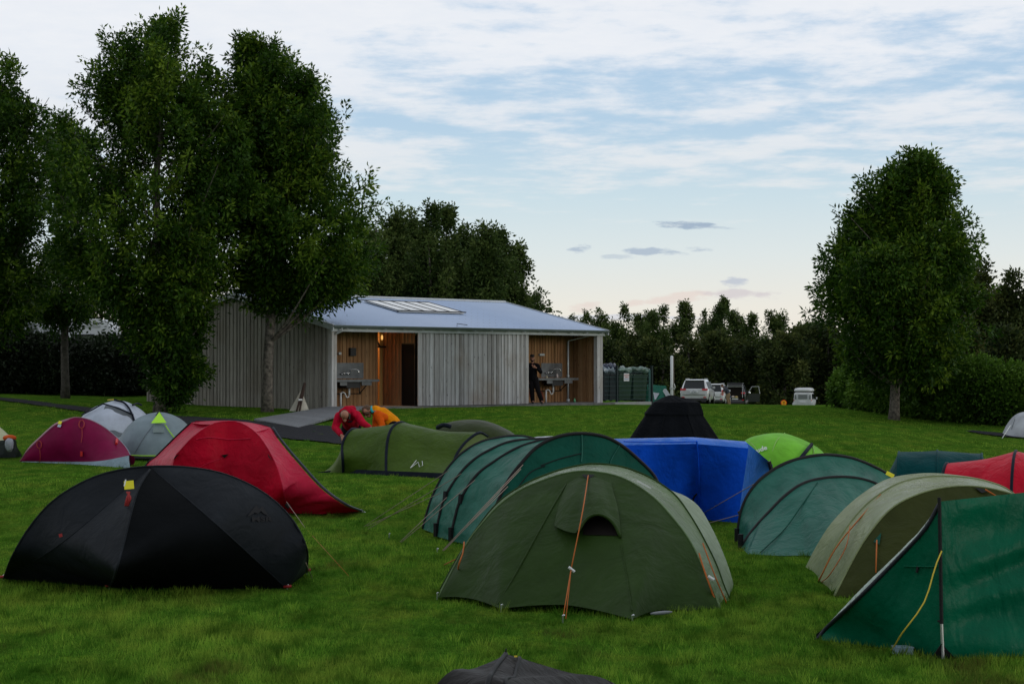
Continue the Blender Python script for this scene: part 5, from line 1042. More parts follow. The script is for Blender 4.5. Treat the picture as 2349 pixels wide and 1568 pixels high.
onsurf_poly('seam', s4, [(1598, 1010), (1603, 1080), (1604, 1150), (1606, 1192)], m_t4, root, .012); line(root, [s4.at(1600, 1130, .02)[0], s4.at(1595, 1140, .06)[0], s4.at(1597, 1175, .04)[0]], .012, m_sleeve, 'tie')
onsurf_poly('seam', s4, [(1430, 1012), (1510, 1013), (1600, 1011)], m_t4, root, .007)
V, F = tube([W(1764, 1058, 24.9), W(1770, 1080, 24.9)], .03, 6); part('corner_tie', V, F, m_sleeve, root)
# ---------- moss green tunnel with navy bands, left of centre
m_t14 = fabric('moss_nylon', (.060, .110, .014), .45, .45, .2, .016, 5); m_navy = fabric('navy_band', (.010, .014, .024), .55, .3, 0, .005); m_t14e = fabric('moss_nylon_end', (.13, .18, .06), .45, .45, .25, .012, 6)
dA = 34.4; root = thing('moss_tunnel_tent', 'moss green tunnel tent with navy bands that two people bend over', 'tent', G0(900, 1092))
tip = G0(724, 1086); b1, b2, b3, b4 = G0(788, 1087), G0(886, 1094), G0(1025, 1100), G0(1120, 1094)
q1 = [tuple(x) for x in []]
c1_ = np.array([b1, W(786, 1050, 34.6), W(785, 1023, 34.8), W(793, 1000, 34.9), W(808, 984, 35.1), W(830, 986, 35.6), W(850, 1010, 36.0), G0(870, 1058)])
c2_ = np.array([b2, W(886, 1045, 34.2), W(890, 1005, 34.4), W(900, 980, 34.6), W(918, 968, 34.9), W(940, 975, 35.5), W(955, 1005, 35.9), G0(965, 1058)])
c3_ = np.array([b3, W(1040, 1060, 33.8), W(1052, 1034, 34.0), W(1072, 1010, 34.2), W(1099, 992, 34.4), W(1118, 1000, 34.9), W(1130, 1025, 35.4), G0(1140, 1062)])
cen = np.array([c2_[4][0], 35, .2]); mb = MB()
for k_, (a, b, sg) in enumerate(((c1_, c2_, .03), (c2_, c3_, .05))): V, F = patch(a, b, 70, 28, sg, cen, .035, 91 + k_, 8, 1.8, .5); mb.add(V, F); 
s14 = Surf(V, 70, 28)
mb.out('fly', m_t14, root, smooth=True)
V, F = patch(c1_, [tip, tip + np.array([.2, .8, 0]), tip + np.array([.7, 1.9, 0]), c1_[-1]], 40, 14, .05, cen, .02, 93); part('end_panel', V, F, m_t14e, root, smooth=True)
V, F = patch(c3_, [b3, b4, b4 + np.array([.1, .8, 0]), c3_[-1]], 40, 12, .04, cen, .02, 94); part('end_panel', V, F, m_t14e, root, smooth=True)
for c in (c1_, c2_, c3_): sleeve(root, c[:6], .028, m_navy)
mb = MB(); V, F = patch([tip, b1 + np.array([0, -.03, 0]), b2 + np.array([0, -.04, 0]), b3 + np.array([0, -.03, 0])], [tip + np.array([.05, 0, .03]), b1 + np.array([0, -.02, .09]), b2 + np.array([0, -.03, .12]), b3 + np.array([.02, -.02, .12])], 40, 5, 0, None, .01, 95); mb.add(V, F); mb.out('skirt', m_navy, root, smooth=True)
onsurf_poly('printed_logo', s14, [(942.6, 1075), (947, 1068), (952, 1061.6), (958, 1056), (965, 1052.6), (969, 1060), (974, 1064), (968, 1066.4), (971, 1070), (975.7, 1073.8), (966, 1073), (957.7, 1072), (963.5, 1066.4), (960, 1061.6), (952, 1065), (942.6, 1075)], m_lite, root, .0065, .03, 60, False)
# ---------- dark olive low tent behind it
def dome(name, label, cat, left, right, top, Yl, depth, mat, seed, outline=None, wr=.01, group=None, sleeves=None, mat2=None, extra=()):
    """dome: outline arch traced in the picture, front and back hems on the ground"""
    P = [W(a, b, Yl) for a, b in outline]; P[0] = np.array([P[0][0], Yl, float(gz(P[0][0], Yl))]); P[-1] = np.array([P[-1][0], Yl, float(gz(P[-1][0], Yl))]); P = np.array(P)
    root = thing(name, label, cat, (P[0] + P[-1]) / 2, group); n = 48; m = 14; C = crv(P, n); gl = P[0][2]; mb = MB(); res = []
    for sg in (-1, 1):
        Vs = np.zeros((n, m, 3)); wdt = np.linalg.norm(P[-1] - P[0]) / 2; xm = (P[0][0] + P[-1][0]) / 2
        for j in range(m):
            v = j / (m - 1); 
            for i in range(n):
                e = math.sqrt(max(0, 1 - ((C[i][0] - xm) / wdt) ** 2)) if abs(C[i][0] - xm) < wdt else 0
                y = Yl + sg * depth * e * math.sin(v * math.pi / 2); z = gl + (C[i][2] - gl) * math.cos(v * math.pi / 2) ** .8
                Vs[i, j] = (C[i][0], y, z)
        w_ = wob(np.linspace(0, 1, n)[:, None], np.linspace(0, 1, m)[None], seed + (sg > 0), 6, 2)
        Vs[..., 1] += sg * wr * w_ * np.sin(np.linspace(0, math.pi, m))[None]
        mb.add(Vs.reshape(-1, 3), gridF(n, m)); res.append(Surf(Vs.reshape(-1, 3), n, m))
    mb.out('fly', mat, root, smooth=True); return root, res[0], C
m_t12 = fabric('dark_olive_nylon', (.028, .042, .010), .45, .4, .15, .01, 4)
r12, s12, C = dome('dark_olive_tent', 'low dark olive tent directly behind the moss green tunnel', 'tent', 0, 0, 0, 40.5, 1.0, m_t12, 5, [(985, 1060), (997, 990), (1012, 974), (1050, 964), (1090, 962), (1118, 966), (1150, 978), (1185, 1000), (1210, 1060)])
V, F = tube(crv([W(1004, 980, 39.8), W(1018, 974, 39.4), W(1034, 978, 39.4)], 8), .05, 6); part('roof_vent', V, F, m_navy, r12, True)
# white sliver of a tent between the two teal/moss tents
m_wt = fabric('white_nylon', (.55, .58, .62), .5, .4, .25, .01, 5)
dome('pale_grey_tent', 'pale grey tent whose flat top just shows behind the teal tunnel tent', 'tent', 0, 0, 0, 27.5, .8, m_wt, 6, [(1195, 1150), (1205, 1050), (1222, 1006), (1240, 1001), (1275, 1000), (1300, 1006), (1330, 1060), (1335, 1150)])
# ---------- black pyramid shelter
m_t11 = fabric('black_canvas', (.005, .006, .008), .8, .2, .01, .02, 6)
Y11 = 36.0; k11 = Y11 / FPX; bx = (1546 - CX) * k11; root = thing('black_pyramid_tent', 'black pyramid tent with a flared square collar behind the blue tarpaulin', 'tent', (bx, Y11, 0))
def ring(px0, px1, py, z=None, dy=None, rot=.5):
    xm = ((px0 + px1) / 2 - CX) * k11; hw = (px1 - px0) / 2 * k11; zz = W(0, py, Y11)[2] if z is None else z
    # eight-sided ring turned a little
    return np.array([[xm + hw * math.cos(a) / .924, Y11 + hw * .9 * math.sin(a), zz] for a in (np.arange(8) + rot) * math.pi / 4])
lo = ring(1400, 1692, 1078, 0.0); up = ring(1480, 1612, 953); col = ring(1479, 1612, 948); ct = ring(1499, 1603, 922); cap = ring(1534, 1543, 906)
mb = MB()
def ringloft(a, b, seed, m=10, wr=.02):
    A = poly(np.vstack([a, a[:1]]), 97); B = poly(np.vstack([b, b[:1]]), 97); V, F = patch(A, B, 97, m, 0, None, wr, seed, 14, .5, smoothA=False, smoothB=False); return V, F
mb.add(*ringloft(lo, up, 7, 14, .03)); mb.out('tent_wall', m_t11, root, smooth=True)
mb = MB(); mb.add(*ringloft(up, col, 10, 3, .0)); mb.add(*ringloft(col, ct, 8, 6, .015)); mb.add(*ringloft(ct, cap, 9, 8, .02)); mb.add(cap, [tuple(range(8))]); mb.out('collar', m_t11, root, smooth=True)
mb = MB(); q = up * .5 + lo * .5
for j in (5, 6): mb.tube([col[j], up[j], lo[j]], .02, 5)
mb.out('seam', m_t11, root)
# ---------- white post with halyard behind it
Yp = 50.; pb = gnd(1541, Yp); root = thing('white_flagpole', 'short white pole with a cleat and cord standing behind the black pyramid tent', 'pole', pb)
mb = MB(); tp = W(1541, 817, Yp); mb.tube([pb, tp, tp + np.array([0, 0, .02])], [.042, .038, .02], 12); mb.out('pole_shaft', simple('white_paint', (.62, .64, .66), .4), root, smooth=True)
q = W(1546, 888, Yp); line(root, [tp + np.array([.05, 0, -.02]), q, pb + np.array([.05, 0, .3])], .006, m_cordg, 'halyard'); V, F = tube([q + np.array([0, -.03, .1]), q + np.array([.03, -.04, 0]), q + np.array([0, -.03, -.06])], .015, 6); part('cleat', V, F, m_galv, root)
mb = MB(); mb.tube([W(1541, 893, Yp) + np.array([0, 0, 0]), W(1541, 888, Yp)], .055, 12); mb.out('pole_clamp', m_galv, root)
# ---------- lime dome
m_lime = fabric('lime_nylon', (.22, .62, .05), .5, .4, .3, .012, 4); m_lime2 = fabric('lime_light_nylon', (.34, .60, .16), .5, .4, .3, .01, 4)
r10, s10, C = dome('lime_tent', 'lime green dome tent behind the right end of the blue tarpaulin', 'tent', 0, 0, 0, 33.0, 1.2, m_lime, 15, [(1690, 1098), (1700, 1035), (1713, 1008), (1750, 996), (1795, 993), (1830, 1003), (1862, 1018), (1888, 1040), (1915, 1098)])
onsurf_poly('pole_sleeve', s10, [(1860, 1022), (1845, 1040), (1825, 1065)], m_navy, r10, .035, .03); onsurf_poly('seam', s10, [(1800, 994), (1780, 1015), (1765, 1060)], m_lime2, r10, .010, .01); onsurf_poly('seam', s10, [(1715, 1010), (1735, 1030), (1742, 1065)], m_lime2, r10, .010, .01); onsurf_poly('seam', s10, [(1862, 1020), (1866, 1036), (1862, 1062)], m_lime2, r10, .010, .01)
tv, tf = text_verts('vaude', 1.0, True); P = np.array([s10.at(1742 + v[0] * 16 - v[1] * 3, 1034 - v[1] * 14 - v[0] * 5, .03)[0] for v in tv]); part('printed_logo', P, tf, m_lite, r10)
# ---------- dark teal far tunnel + red tunnel, right edge
m_t9 = fabric('dark_teal_nylon', (.002, .052, .056), .5, .2, .12, .014, 5); m_t8 = fabric('red_nylon', (.62, .006, .030), .42, .45, .25, .016, 5)
def tunnel(name, label, arches, mat, seed, tipL=None, end=None, slv=.022, mslv=None, sag=.04, base=None, matend=None):
    root = thing(name, label, 'tent', base); n = 50; cen = np.mean([a.mean(0) for a in arches], 0); cen[2] = .1
    for k_ in range(len(arches) - 1): V, F = patch(arches[k_], arches[k_ + 1], n, 18, sag, cen, .018, seed + k_, 6, 1.2, .6); part('fly_section', V, F, mat, root, smooth=True)
    if tipL is not None: V, F = patch(arches[0], [tipL, tipL + np.array([.05, .3, 0])], n, 14, .04, cen, .015, seed + 7); part('end_panel', V, F, matend or mat, root, smooth=True)
    if end is not None: V, F = patch(arches[-1], [end, end + np.array([.05, .3, 0])], n, 14, .04, cen, .015, seed + 8); part('end_panel', V, F, matend or mat, root, smooth=True)
    for a in arches: sleeve(root, a, slv, mslv or m_sleeve)
    return root
def hoop(px, ytop, Yd, half, lean=0, w0=0.0):
    """hoop whose plane faces along the tunnel; tunnel runs across the view"""
    t = W(px, ytop, Yd); H_ = t[2]; th = np.linspace(0, math.pi, 11); x0 = t[0]
    return np.array([[x0 + lean * math.cos(a) , Yd - half * math.cos(a) * 1.0, H_ * math.sin(a) ** .8 if 0 < a < math.pi else 0] for a in th])
h = [hoop(2062, 1036, 30.5, .75, -.18), hoop(2150, 1033, 30.5, .78, -.18), hoop(2252, 1040, 30.6, .72, -.18)]
for P in h: P[-1][2] = 0
tunnel('dark_teal_tent', 'dark teal tunnel tent just above the sage tunnel, left of the red tent', h, m_t9, 110, W(2008, 1086, 30.3) * np.array([1, 1, 0]) , W(2300, 1060, 30.8) * np.array([1, 1, 0]), .02, m_t9, sag=.005, base=(h[0][0] + h[2][0]) / 2)
h = [hoop(2172, 1062, 23.6, .55, -.22), hoop(2330, 1034, 23.2, .80, -.28), hoop(2480, 1050, 23.2, .75, -.25)]
for P in h: P[-1][2] = 0
tunnel('red_tunnel_tent', 'bright red tunnel tent cut off by the right edge', h, m_t8, 120, W(2128, 1120, 23.6) * np.array([1, 1, 0]), None, .020, m_navy, base=(h[0][0] + h[1][0]) / 2)
# ---------- maroon tent at the left
m_mar = fabric('maroon_nylon', (.19, .004, .050), .5, .35, .15, .006, 3); m_marl = fabric('pink_fly', (.34, .14, .20), .4, .5, .25, .006, 3); m_skirt = fabric('grey_skirt', (.26, .36, .42), .5, .4, .2, .02, 10)
ol = [(44, 1058), (62, 1030), (92, 1000), (124, 972), (150, 961), (172, 957), (205, 962), (240, 980), (275, 1010), (296, 1038), (303, 1070)]
P = np.array([W(a, b, 38.6 - .5 * (a - 44) / 260) for a, b in ol]); P[0][2] = 0.0; P[-1] = G0(303, 1070)
root = thing('maroon_tent', 'maroon dome tent with a pale grey skirt and a yellow tag', 'tent', (P[0] + P[-1]) / 2); cen = P.mean(0) + np.array([0, .7, -.3])
fr = P.copy(); fr[:, 1] -= .05; fr[1:5] += np.array([.05, -.12, -.03])
lowA = np.array([G0(50, 1064) + np.array([0, 0, .06]), G0(160, 1066) + np.array([0, 0, .07]), G0(230, 1070) + np.array([0, 0, .12]), G0(296, 1074) + np.array([0, 0, .26])]); lowB = np.array([G0(47, 1064), G0(160, 1067), G0(230, 1071), G0(300, 1076)])
V2, F = patch(fr, lowA, 60, 24, -.16, cen, .006, 131, 2); s16 = Surf(V2, 60, 24); part('fly', V2, F, m_mar, root, smooth=True)
V, F = patch(lowA, lowB, 40, 6, -.02, cen, .02, 132, 20); part('skirt', V, F, m_skirt, root, smooth=True)
bk = P.copy(); V, F = patch(fr, bk, 50, 5); mb = MB(); mb.add(V, F); V, F = patch(P, [P[0], P[0] + np.array([.5, 1.3, 0]), P[-1] + np.array([-.5, 1.3, 0]), P[-1]], 50, 14, -.1, cen, .01, 134, smoothB=False); mb.add(V, F); mb.out('rear_fly', m_marl, root, smooth=True)
sleeve(root, fr, .014, m_marl, 'seam'); sleeve(root, P[6:], .014, m_skirt, 'pole_sleeve')
q, N_ = s16.at(141, 972, .03); quadtag(root, q, .085, .07, m_tagy, 'tag', -.15, N_, .03, 'yellow and blue paper tag'); quadtag(root, q + np.array([-.012, 0, -.065]), .085, .06, simple('tag_blue', (.45, .55, .68)), 'tag_foot', -.15, N_, .03)
for a, b, s_ in ((188, 975, 1), (92, 1020, .9)):
    for k_ in range(4): line(root, [s16.at(a + 6 * s_ * math.cos(t + k_), b + 9 * s_ * math.sin(t + k_), .03)[0] for t in np.linspace(0, 5.5, 8)], .011, m_cordr, 'guy_bundle')
    onsurf_poly('guy_line', s16, [(a + 1, b + 8), (a + 2, b + 25), (a, b + 40)], m_cordr, root, .008, .03)
for a, b in ((190, 1040), (266, 1016)): V, F = tube([s16.at(a, b - 5, .04)[0], s16.at(a, b + 5, .04)[0]], .028, 6); part('line_tensioner', V, F, simple('red_plastic', (.5, .02, .02), .4), root)
# ---------- white/grey dome with a black pole behind
r17, s17, C = dome('white_grey_tent', 'white and grey dome tent with a dark pole, behind the maroon one', 'tent', 0, 0, 0, 43.0, 1.15, fabric('silver_white_nylon', (.50, .56, .66), .45, .5, .25, .01, 4), 25, [(170, 1020), (184, 966), (200, 946), (225, 930), (258, 919), (275, 918), (300, 926), (328, 945), (345, 970), (355, 1020)])
m_gp = fabric('grey_nylon_panel', (.14, .16, .18), .5, .35, .2, .01, 5)
def surfpanel(surf, pts, mat, root, name, off=.03, label=None):
    P = np.array([surf.at(a, b, off)[0] for a, b in pts]); c = P.mean(0); n_ = len(P); return part(name, np.vstack([P, c]), [(i, (i + 1) % n_, n_) for i in range(n_)], mat, root, label=label)
V, F = patch([s17.at(a, b, .04)[0] for a, b in [(243, 932), (270, 940), (302, 953)]], [s17.at(a, b, .05)[0] for a, b in [(222, 985), (262, 1000), (312, 1000)]], 20, 12, 0, None, .012, 5, 4); part('door_panel', V, F, m_gp, r17, smooth=True, label='grey door panel')
onsurf_poly('pole_sleeve', s17, [(262, 920), (285, 928), (300, 950), (311, 985), (314, 1005)], m_navy, r17, .024, .04); onsurf_poly('door_hood', s17, [(192, 955), (215, 944), (238, 931), (270, 940), (303, 955)], m_navy, r17, .018, .06, smooth=False); onsurf_poly('pole_tip', s17, [(248, 920), (262, 919), (275, 921)], m_cordy, r17, .014, .03)
onsurf_poly('vent_hood', s17, [(302, 933), (312, 929), (322, 933)], m_navy, r17, .022, .05)
# ---------- pale translucent dome with a lime triangle
m_pale = fabric('pale_blue_nylon', (.30, .38, .42), .45, .4, .4, .006, 3); m_limet = simple('lime_trim', (.36, .72, .02), .5)
r18, s18, C = dome('pale_dome_tent', 'pale grey-blue dome tent with a lime green triangular flap', 'tent', 0, 0, 0, 39.6, 1.05, m_pale, 35, [(268, 1052), (278, 1005), (296, 976), (325, 954), (360, 945), (385, 948), (412, 960), (435, 982), (455, 1010), (462, 1052)])
tri(r18, [s18.at(364, 954, .10)[0], s18.at(348, 978, .10)[0], s18.at(379, 978, .12)[0]], m_limet, 'vent_flap'); onsurf_poly('trim', s18, [(377, 976), (388, 992), (400, 1008)], m_limet, r18, .012, .04); onsurf_poly('seam', s18, [(352, 976), (330, 1005), (310, 1040)], m_gp, r18, .006, .02); surfpanel(s18, [(352, 984), (374, 984), (377, 994), (351, 994)], simple('vent_grey', (.17, .22, .22), .7), r18, 'vent_mesh', .05)
tri(r18, [s18.at(364, 946, .05)[0], s18.at(356, 958, .05)[0], s18.at(371, 958, .05)[0]], m_navy, 'roof_vent')
onsurf_poly('hem_tape', s18, [(300, 1044), (330, 1045), (360, 1045)], m_limet, r18, .012, .03); onsurf_poly('groundsheet_edge', s18, [(302, 1050), (330, 1051), (360, 1051)], m_sleeve, r18, .035, .03)
# ---------- cream fly with luggage at the left edge
P = [W(a, b, 40.5) for a, b in [(-70, 1045), (-45, 990), (-20, 972), (0, 978), (14, 994), (27, 1005), (36, 1045)]]
r19, s19, C = dome('cream_tent', 'cream tent with an orange inner and a grey porch, cut off by the left edge', 'tent', 0, 0, 0, 40.0, 1.0, fabric('cream_nylon', (.50, .52, .34), .5, .4, .25, .01, 4), 45, [(-110, 1055), (-80, 990), (-45, 968), (-15, 974), (8, 992), (24, 1003), (30, 1055)])
m_grey = fabric('slate_nylon', (.09, .10, .115), .55, .35, .05, .02, 8)
V, F = patch([W(-30, 1012, 39.0), W(0, 1010, 38.9), W(30, 1006, 38.9), W(38, 1012, 39)], [G0(-40, 1056), G0(0, 1058), G0(30, 1058), G0(48, 1055)], 26, 12, -.08, np.array([-10.6, 40.5, 0]), .03, 9, 5); part('porch', V, F, m_grey, r19, smooth=True)
mb = MB(); th = np.linspace(0, math.pi, 8); q = W(22, 1004, 39.1); Vs = [q + np.array([.15 * math.sin(a) * math.cos(b), .1 * math.sin(a) * math.sin(b), .07 * math.cos(a)]) for a in th for b in np.linspace(0, 2 * math.pi, 11)[:-1]]
mb.add(Vs, [(i * 10 + j, i * 10 + (j + 1) % 10, (i + 1) * 10 + (j + 1) % 10, (i + 1) * 10 + j) for i in range(7) for j in range(10)]); mb.out('inner_bulge', fabric('orange_nylon', (.6, .10, .02), .5), r19, smooth=True)
mb = MB(); q = W(23, 1022, 38.7); mb.tube(crv([q + np.array([0, 0, .14]), q + np.array([-.01, -.03, .05]), q + np.array([0, -.02, -.12])], 8), [.06, .08, .09, .09, .085, .08, .06, .04], 10); mb.out('bottle_pouch', fabric('pale_grey_pouch', (.30, .33, .37), .5), r19, smooth=True)
# ---------- white tent at the right edge, on the far path
r20, s20, C = dome('white_tent', 'white tent on the path at the far right edge, below the hedge', 'tent', 0, 0, 0, 50.5, 1.3, m_wt, 55, [(2305, 1003), (2318, 975), (2335, 952), (2352, 944), (2390, 940), (2430, 952), (2455, 1003)])
line(r20, [W(2318, 975, 49.6), gnd(2298, 49.0)], .012, m_lite); onsurf_poly('zip', s20, [(2330, 962), (2322, 985)], m_gp, r20, .008, .03)
# ---------- dark tent top at the bottom edge
m_t21 = fabric('charcoal_nylon', (.009, .008, .007), .5, .35, .02, .010, 6)
ap = W(1160, 1499, 8.6); root = thing('charcoal_tent', 'charcoal tent whose peak just shows at the bottom edge', 'tent', (ap[0], 8.4, 0)); cen = np.array([ap[0], 8.6, 0])
ridg = np.array([ap, W(1190, 1507, 8.65), W(1300, 1540, 8.9), W(1420, 1572, 9.3), W(1650, 1700, 9.6)]); ridg[-1][2] = 0
left_ = np.array([ap, W(1130, 1515, 8.5), W(1080, 1535, 8.45), W(1000, 1570, 8.3), W(760, 1700, 8.0)]); left_[-1][2] = 0
fA = np.array([[ap[0] - .25, 7.55, 0], [ap[0] + .45, 7.5, 0]])
s1_ = np.array([ap, W(1130, 1540, 8.25), W(1110, 1600, 8.0), fA[0]]); s2_ = np.array([W(1192, 1508, 8.6), W(1180, 1550, 8.35), W(1175, 1600, 8.0), fA[1]])
mb = MB(); V, F = patch(left_, s1_, 30, 16, .02, cen, .02, 141, 3, 1); mb.add(V, F); V, F = patch(s1_, s2_, 30, 12, -.015, cen, .006, 142); mb.add(V, F); V, F = patch(s2_, ridg[1:], 30, 16, .02, cen, .01, 143); mb.add(V, F); V, F = patch(ridg, [ap + np.array([0, .9, -ap[2]]), ridg[-1]], 30, 10); mb.add(V, F); V, F = patch(left_, [ap + np.array([0, .9, -ap[2]]), left_[-1]], 30, 10); mb.add(V, F); mb.out('fly', m_t21, root, smooth=True)
sleeve(root, s1_, .012, m_sleeve, 'edge_tape'); sleeve(root, s2_, .010, m_sleeve, 'edge_tape'); quadtag(root, W(1183, 1505, 8.58), .014, .008, m_cordy, 'tag', 0, (0, -1, .3), .01); V, F = tube([ap, ap + np.array([.002, 0, .025])], .004, 5); part('pole_tip', V, F, m_sleeve, root)
# ------------------------------------------------------------------ people
def sphere(c, r, n=10, m=14, sc=(1, 1, 1), R=None):
    th = np.linspace(0, math.pi, n); V = []
    for a in th:
        for b in np.arange(m) * 2 * math.pi / m: V.append([r * sc[0] * math.sin(a) * math.cos(b), r * sc[1] * math.sin(a) * math.sin(b), r * sc[2] * math.cos(a)])
    V = np.array(V); V = V if R is None else V @ np.asarray(R).T
    return V + np.asarray(c), [(i * m + j, i * m + (j + 1) % m, (i + 1) * m + (j + 1) % m, (i + 1) * m + j) for i in range(n - 1) for j in range(m)]
def blob(name, caps, mat, root, vox=.012, smooth=2, ell=(), label=None):
    """union of tapered limbs, remeshed into one continuous skin"""
    mb = MB()
    for p0, r0, p1, r1 in caps:
        p0, p1 = np.asarray(p0, float), np.asarray(p1, float); d = p1 - p0; L = np.linalg.norm(d) + 1e-6; d /= L
        P = [p0 - d * r0 * c for c in (.98, .8, .45)] + [p0 + (p1 - p0) * t for t in (0, .33, .66, 1)] + [p1 + d * r1 * c for c in (.45, .8, .98)]
        R_ = [r0 * math.sqrt(1 - c * c) for c in (.98, .8, .45)] + [r0 + (r1 - r0) * t for t in (0, .33, .66, 1)] + [r1 * math.sqrt(1 - c * c) for c in (.45, .8, .98)]
        mb.tube(P, R_, 12)
    for c, r, sc in ell: mb.add(*sphere(c, r, 12, 16, sc))
    me = bpy.data.meshes.new('tmp'); me.from_pydata(np.vstack(mb.V).tolist(), [], mb.F); o = bpy.data.objects.new('tmp', me); COL.objects.link(o)
    m = o.modifiers.new('r', 'REMESH'); m.mode = 'VOXEL'; m.voxel_size = vox; m.use_smooth_shade = True
    if smooth: s = o.modifiers.new('s', 'SMOOTH'); s.factor = .5; s.iterations = smooth
    bpy.context.view_layer.update(); me2 = bpy.data.meshes.new_from_object(o.evaluated_get(bpy.context.evaluated_depsgraph_get()))
    V = np.array([v.co[:] for v in me2.vertices]); F = [tuple(p.vertices) for p in me2.polygons]
    bpy.data.objects.remove(o); bpy.data.meshes.remove(me); bpy.data.meshes.remove(me2)
    return part(name, V, F, mat, root, smooth=True, label=label)
def hand(p, d, side, nrm, curl=.5, s=1.0):
    """capsules of a palm and five fingers; p wrist, d hand direction, side = thumb side, nrm = palm normal (fingers curl towards it)"""
    d, side, nrm = [np.asarray(v, float) / np.linalg.norm(v) for v in (d, side, nrm)]; C = []
    for k_ in range(4): C.append((p, .018 * s, p + d * .085 * s + side * (.030 - .020 * k_) * s, .013 * s))
    for k_, (ln) in enumerate((.072, .080, .075, .060)):
        a = p + d * .088 * s + side * (.031 - .0205 * k_) * s; ang = 0; dr = d
        for j in range(3):
            ang += curl * (.75 if j == 0 else .9); dr = d * math.cos(ang) + nrm * math.sin(ang); b = a + dr * ln * s * (.42, .32, .26)[j]; C.append((a, .0095 * s * (1 - .1 * j), b, .0085 * s * (1 - .1 * j))); a = b
    a = p + d * .025 * s + side * .025 * s; b = a + (d * .5 + side * .8 + nrm * .25) * .045 * s; c = b + (d * .85 + side * .2 + nrm * .4) * .035 * s; C += [(a, .014 * s, b, .011 * s), (b, .011 * s, c, .009 * s)]
    return C
m_skin = simple('skin', (.34, .16, .105), .6, .35); m_eye = simple('eye_dark', (.02, .015, .012), .3); m_hairb = simple('hair_black', (.012, .010, .009), .7); m_hairbr = simple('hair_brown', (.10, .055, .028), .7, nscale=60, namt=.5, bump=.006, bscale=60)
def head(C_, fwd, up, r=.10):
    """capsules/ellipsoids for a head: skull, jaw, nose, ears"""
    f = np.asarray(fwd, float); f /= np.linalg.norm(f); u = np.asarray(up, float); u -= f * np.dot(u, f); u /= np.linalg.norm(u); s = np.cross(f, u)
    caps = [(C_ + u * .02 - f * .012, r * .82, C_ + u * .045 + f * .01, r * .78), (C_ - u * .02 + f * .015, r * .62, C_ - u * .075 + f * .045, r * .40),
            (C_ + f * .088 - u * .0, .009, C_ + f * .112 - u * .030, .015), (C_ + s * .076 - f * .01 + u * .01, .014, C_ + s * .076 - f * .012 - u * .03, .010), (C_ - s * .076 - f * .01 + u * .01, .014, C_ - s * .076 - f * .012 - u * .03, .010),
            (C_ + f * .078 - u * .055 + s * .018, .011, C_ + f * .078 - u * .055 - s * .018, .011)]
    return caps, f, u, s
def eyes(C_, f, u, s, root):
    mb = MB()
    for q in (-1, 1): mb.add(*sphere(C_ + f * .083 + s * q * .031 + u * .008, .009, 6, 8))
    mb.out('eyes', m_eye, root, smooth=True)
# leaning man in black
Yb = 66.15
root = thing('person', 'man in black clothes leaning at the right-hand sink bay, hand at his chest', 'person', (W(1231, 922, Yb)[0], Yb - .15, HZ))
w_ = lambda a, b, dy=0.0: W(a, b, Yb + dy)
hc = w_(1221, 821.5, -.05); caps, f, u, s = head(hc, (.12, -1, -.15), (0, -.12, 1))
nk = w_(1221.5, 834, 0); sl_, sr_ = w_(1209.5, 838.5, 0), w_(1233, 838.5, -.02); el, er = w_(1205, 856, .05), w_(1240.5, 853, -.08); hl, hr = w_(1211, 869.5, -.1), w_(1229.5, 843, -.26)
pl_, pr_ = w_(1217, 869, 0), w_(1227.5, 869, 0); kl, kr = w_(1220, 894, -.06), w_(1234, 894, -.12); al, ar = w_(1222, 916, -.08), w_(1242, 916, -.18)
al[2] = ar[2] = HZ + .085
ch = (sl_ + sr_) / 2 + np.array([0, 0, -.18]); pv = (pl_ + pr_) / 2
ft = [(al, .045, al + np.array([.02, -.17, -.045]), .034), (ar, .045, ar + np.array([.05, -.16, -.045]), .034)]
skin = caps + [(nk, .055, hc, .055), (nk, .07, ch, .12), (ch, .12, pv, .12), (sl_, .05, el, .04), (el, .038, hl, .028), (sr_, .05, er, .04), (er, .038, hr, .028), (nk, .05, sl_, .05), (nk, .05, sr_, .05), (pl_, .08, kl, .055), (kl, .05, al, .035), (pr_, .08, kr, .055), (kr, .05, ar, .035)] + ft
skin += hand(hr, (-.85, -.2, .35), (0, -.1, 1), (-.3, .9, -.1), .75) + hand(hl, (.15, -.1, -1), (0, -1, 0), (1, 0, 0), .3)
blob('body', skin, m_skin, root, .0075, 1)
m_cloth = simple('black_cloth', (.006, .006, .008), .9, .1, nscale=30, namt=.4, bump=.01, bscale=12); m_trou = simple('black_trousers', (.007, .006, .007), .9, .1, bump=.01, bscale=14)
blob('jacket', [(nk + np.array([0, .02, -.03]), .085, ch, .155), (ch, .16, pv + np.array([0, 0, .10]), .16), (pv + np.array([0, 0, .1]), .16, pv + np.array([0, 0, .0]), .155), (nk + np.array([0, 0, -.02]), .075, sl_, .085), (nk + np.array([0, 0, -.02]), .075, sr_, .085), (sl_, .085, el, .068), (el, .066, hl + (el - hl) * .15, .05), (sr_, .085, er, .068), (er, .066, hr + (er - hr) * .2, .048)], m_cloth, root, .013)
blob('trousers', [(pl_, .125, kl, .09), (kl, .09, al + np.array([0, 0, .03]), .075), (pr_, .125, kr, .09), (kr, .09, ar + np.array([0, 0, .03]), .075), (pl_, .12, pr_, .12)], m_trou, root, .013)
m_redp = simple('red_piping', (.22, .02, .018), .7)
for a, b in ((kl, al), (kr, ar)):
    sx_ = 1 if a is kr else -1; V, F = tube(crv([a + np.array([sx_ * .075, -.01, -.02]), (a + b) / 2 + np.array([sx_ * .10, 0, .05]), b + np.array([sx_ * .07, 0, .08])], 10), [.012] * 10, 6); part('side_zip', V, F, m_redp, root, True)
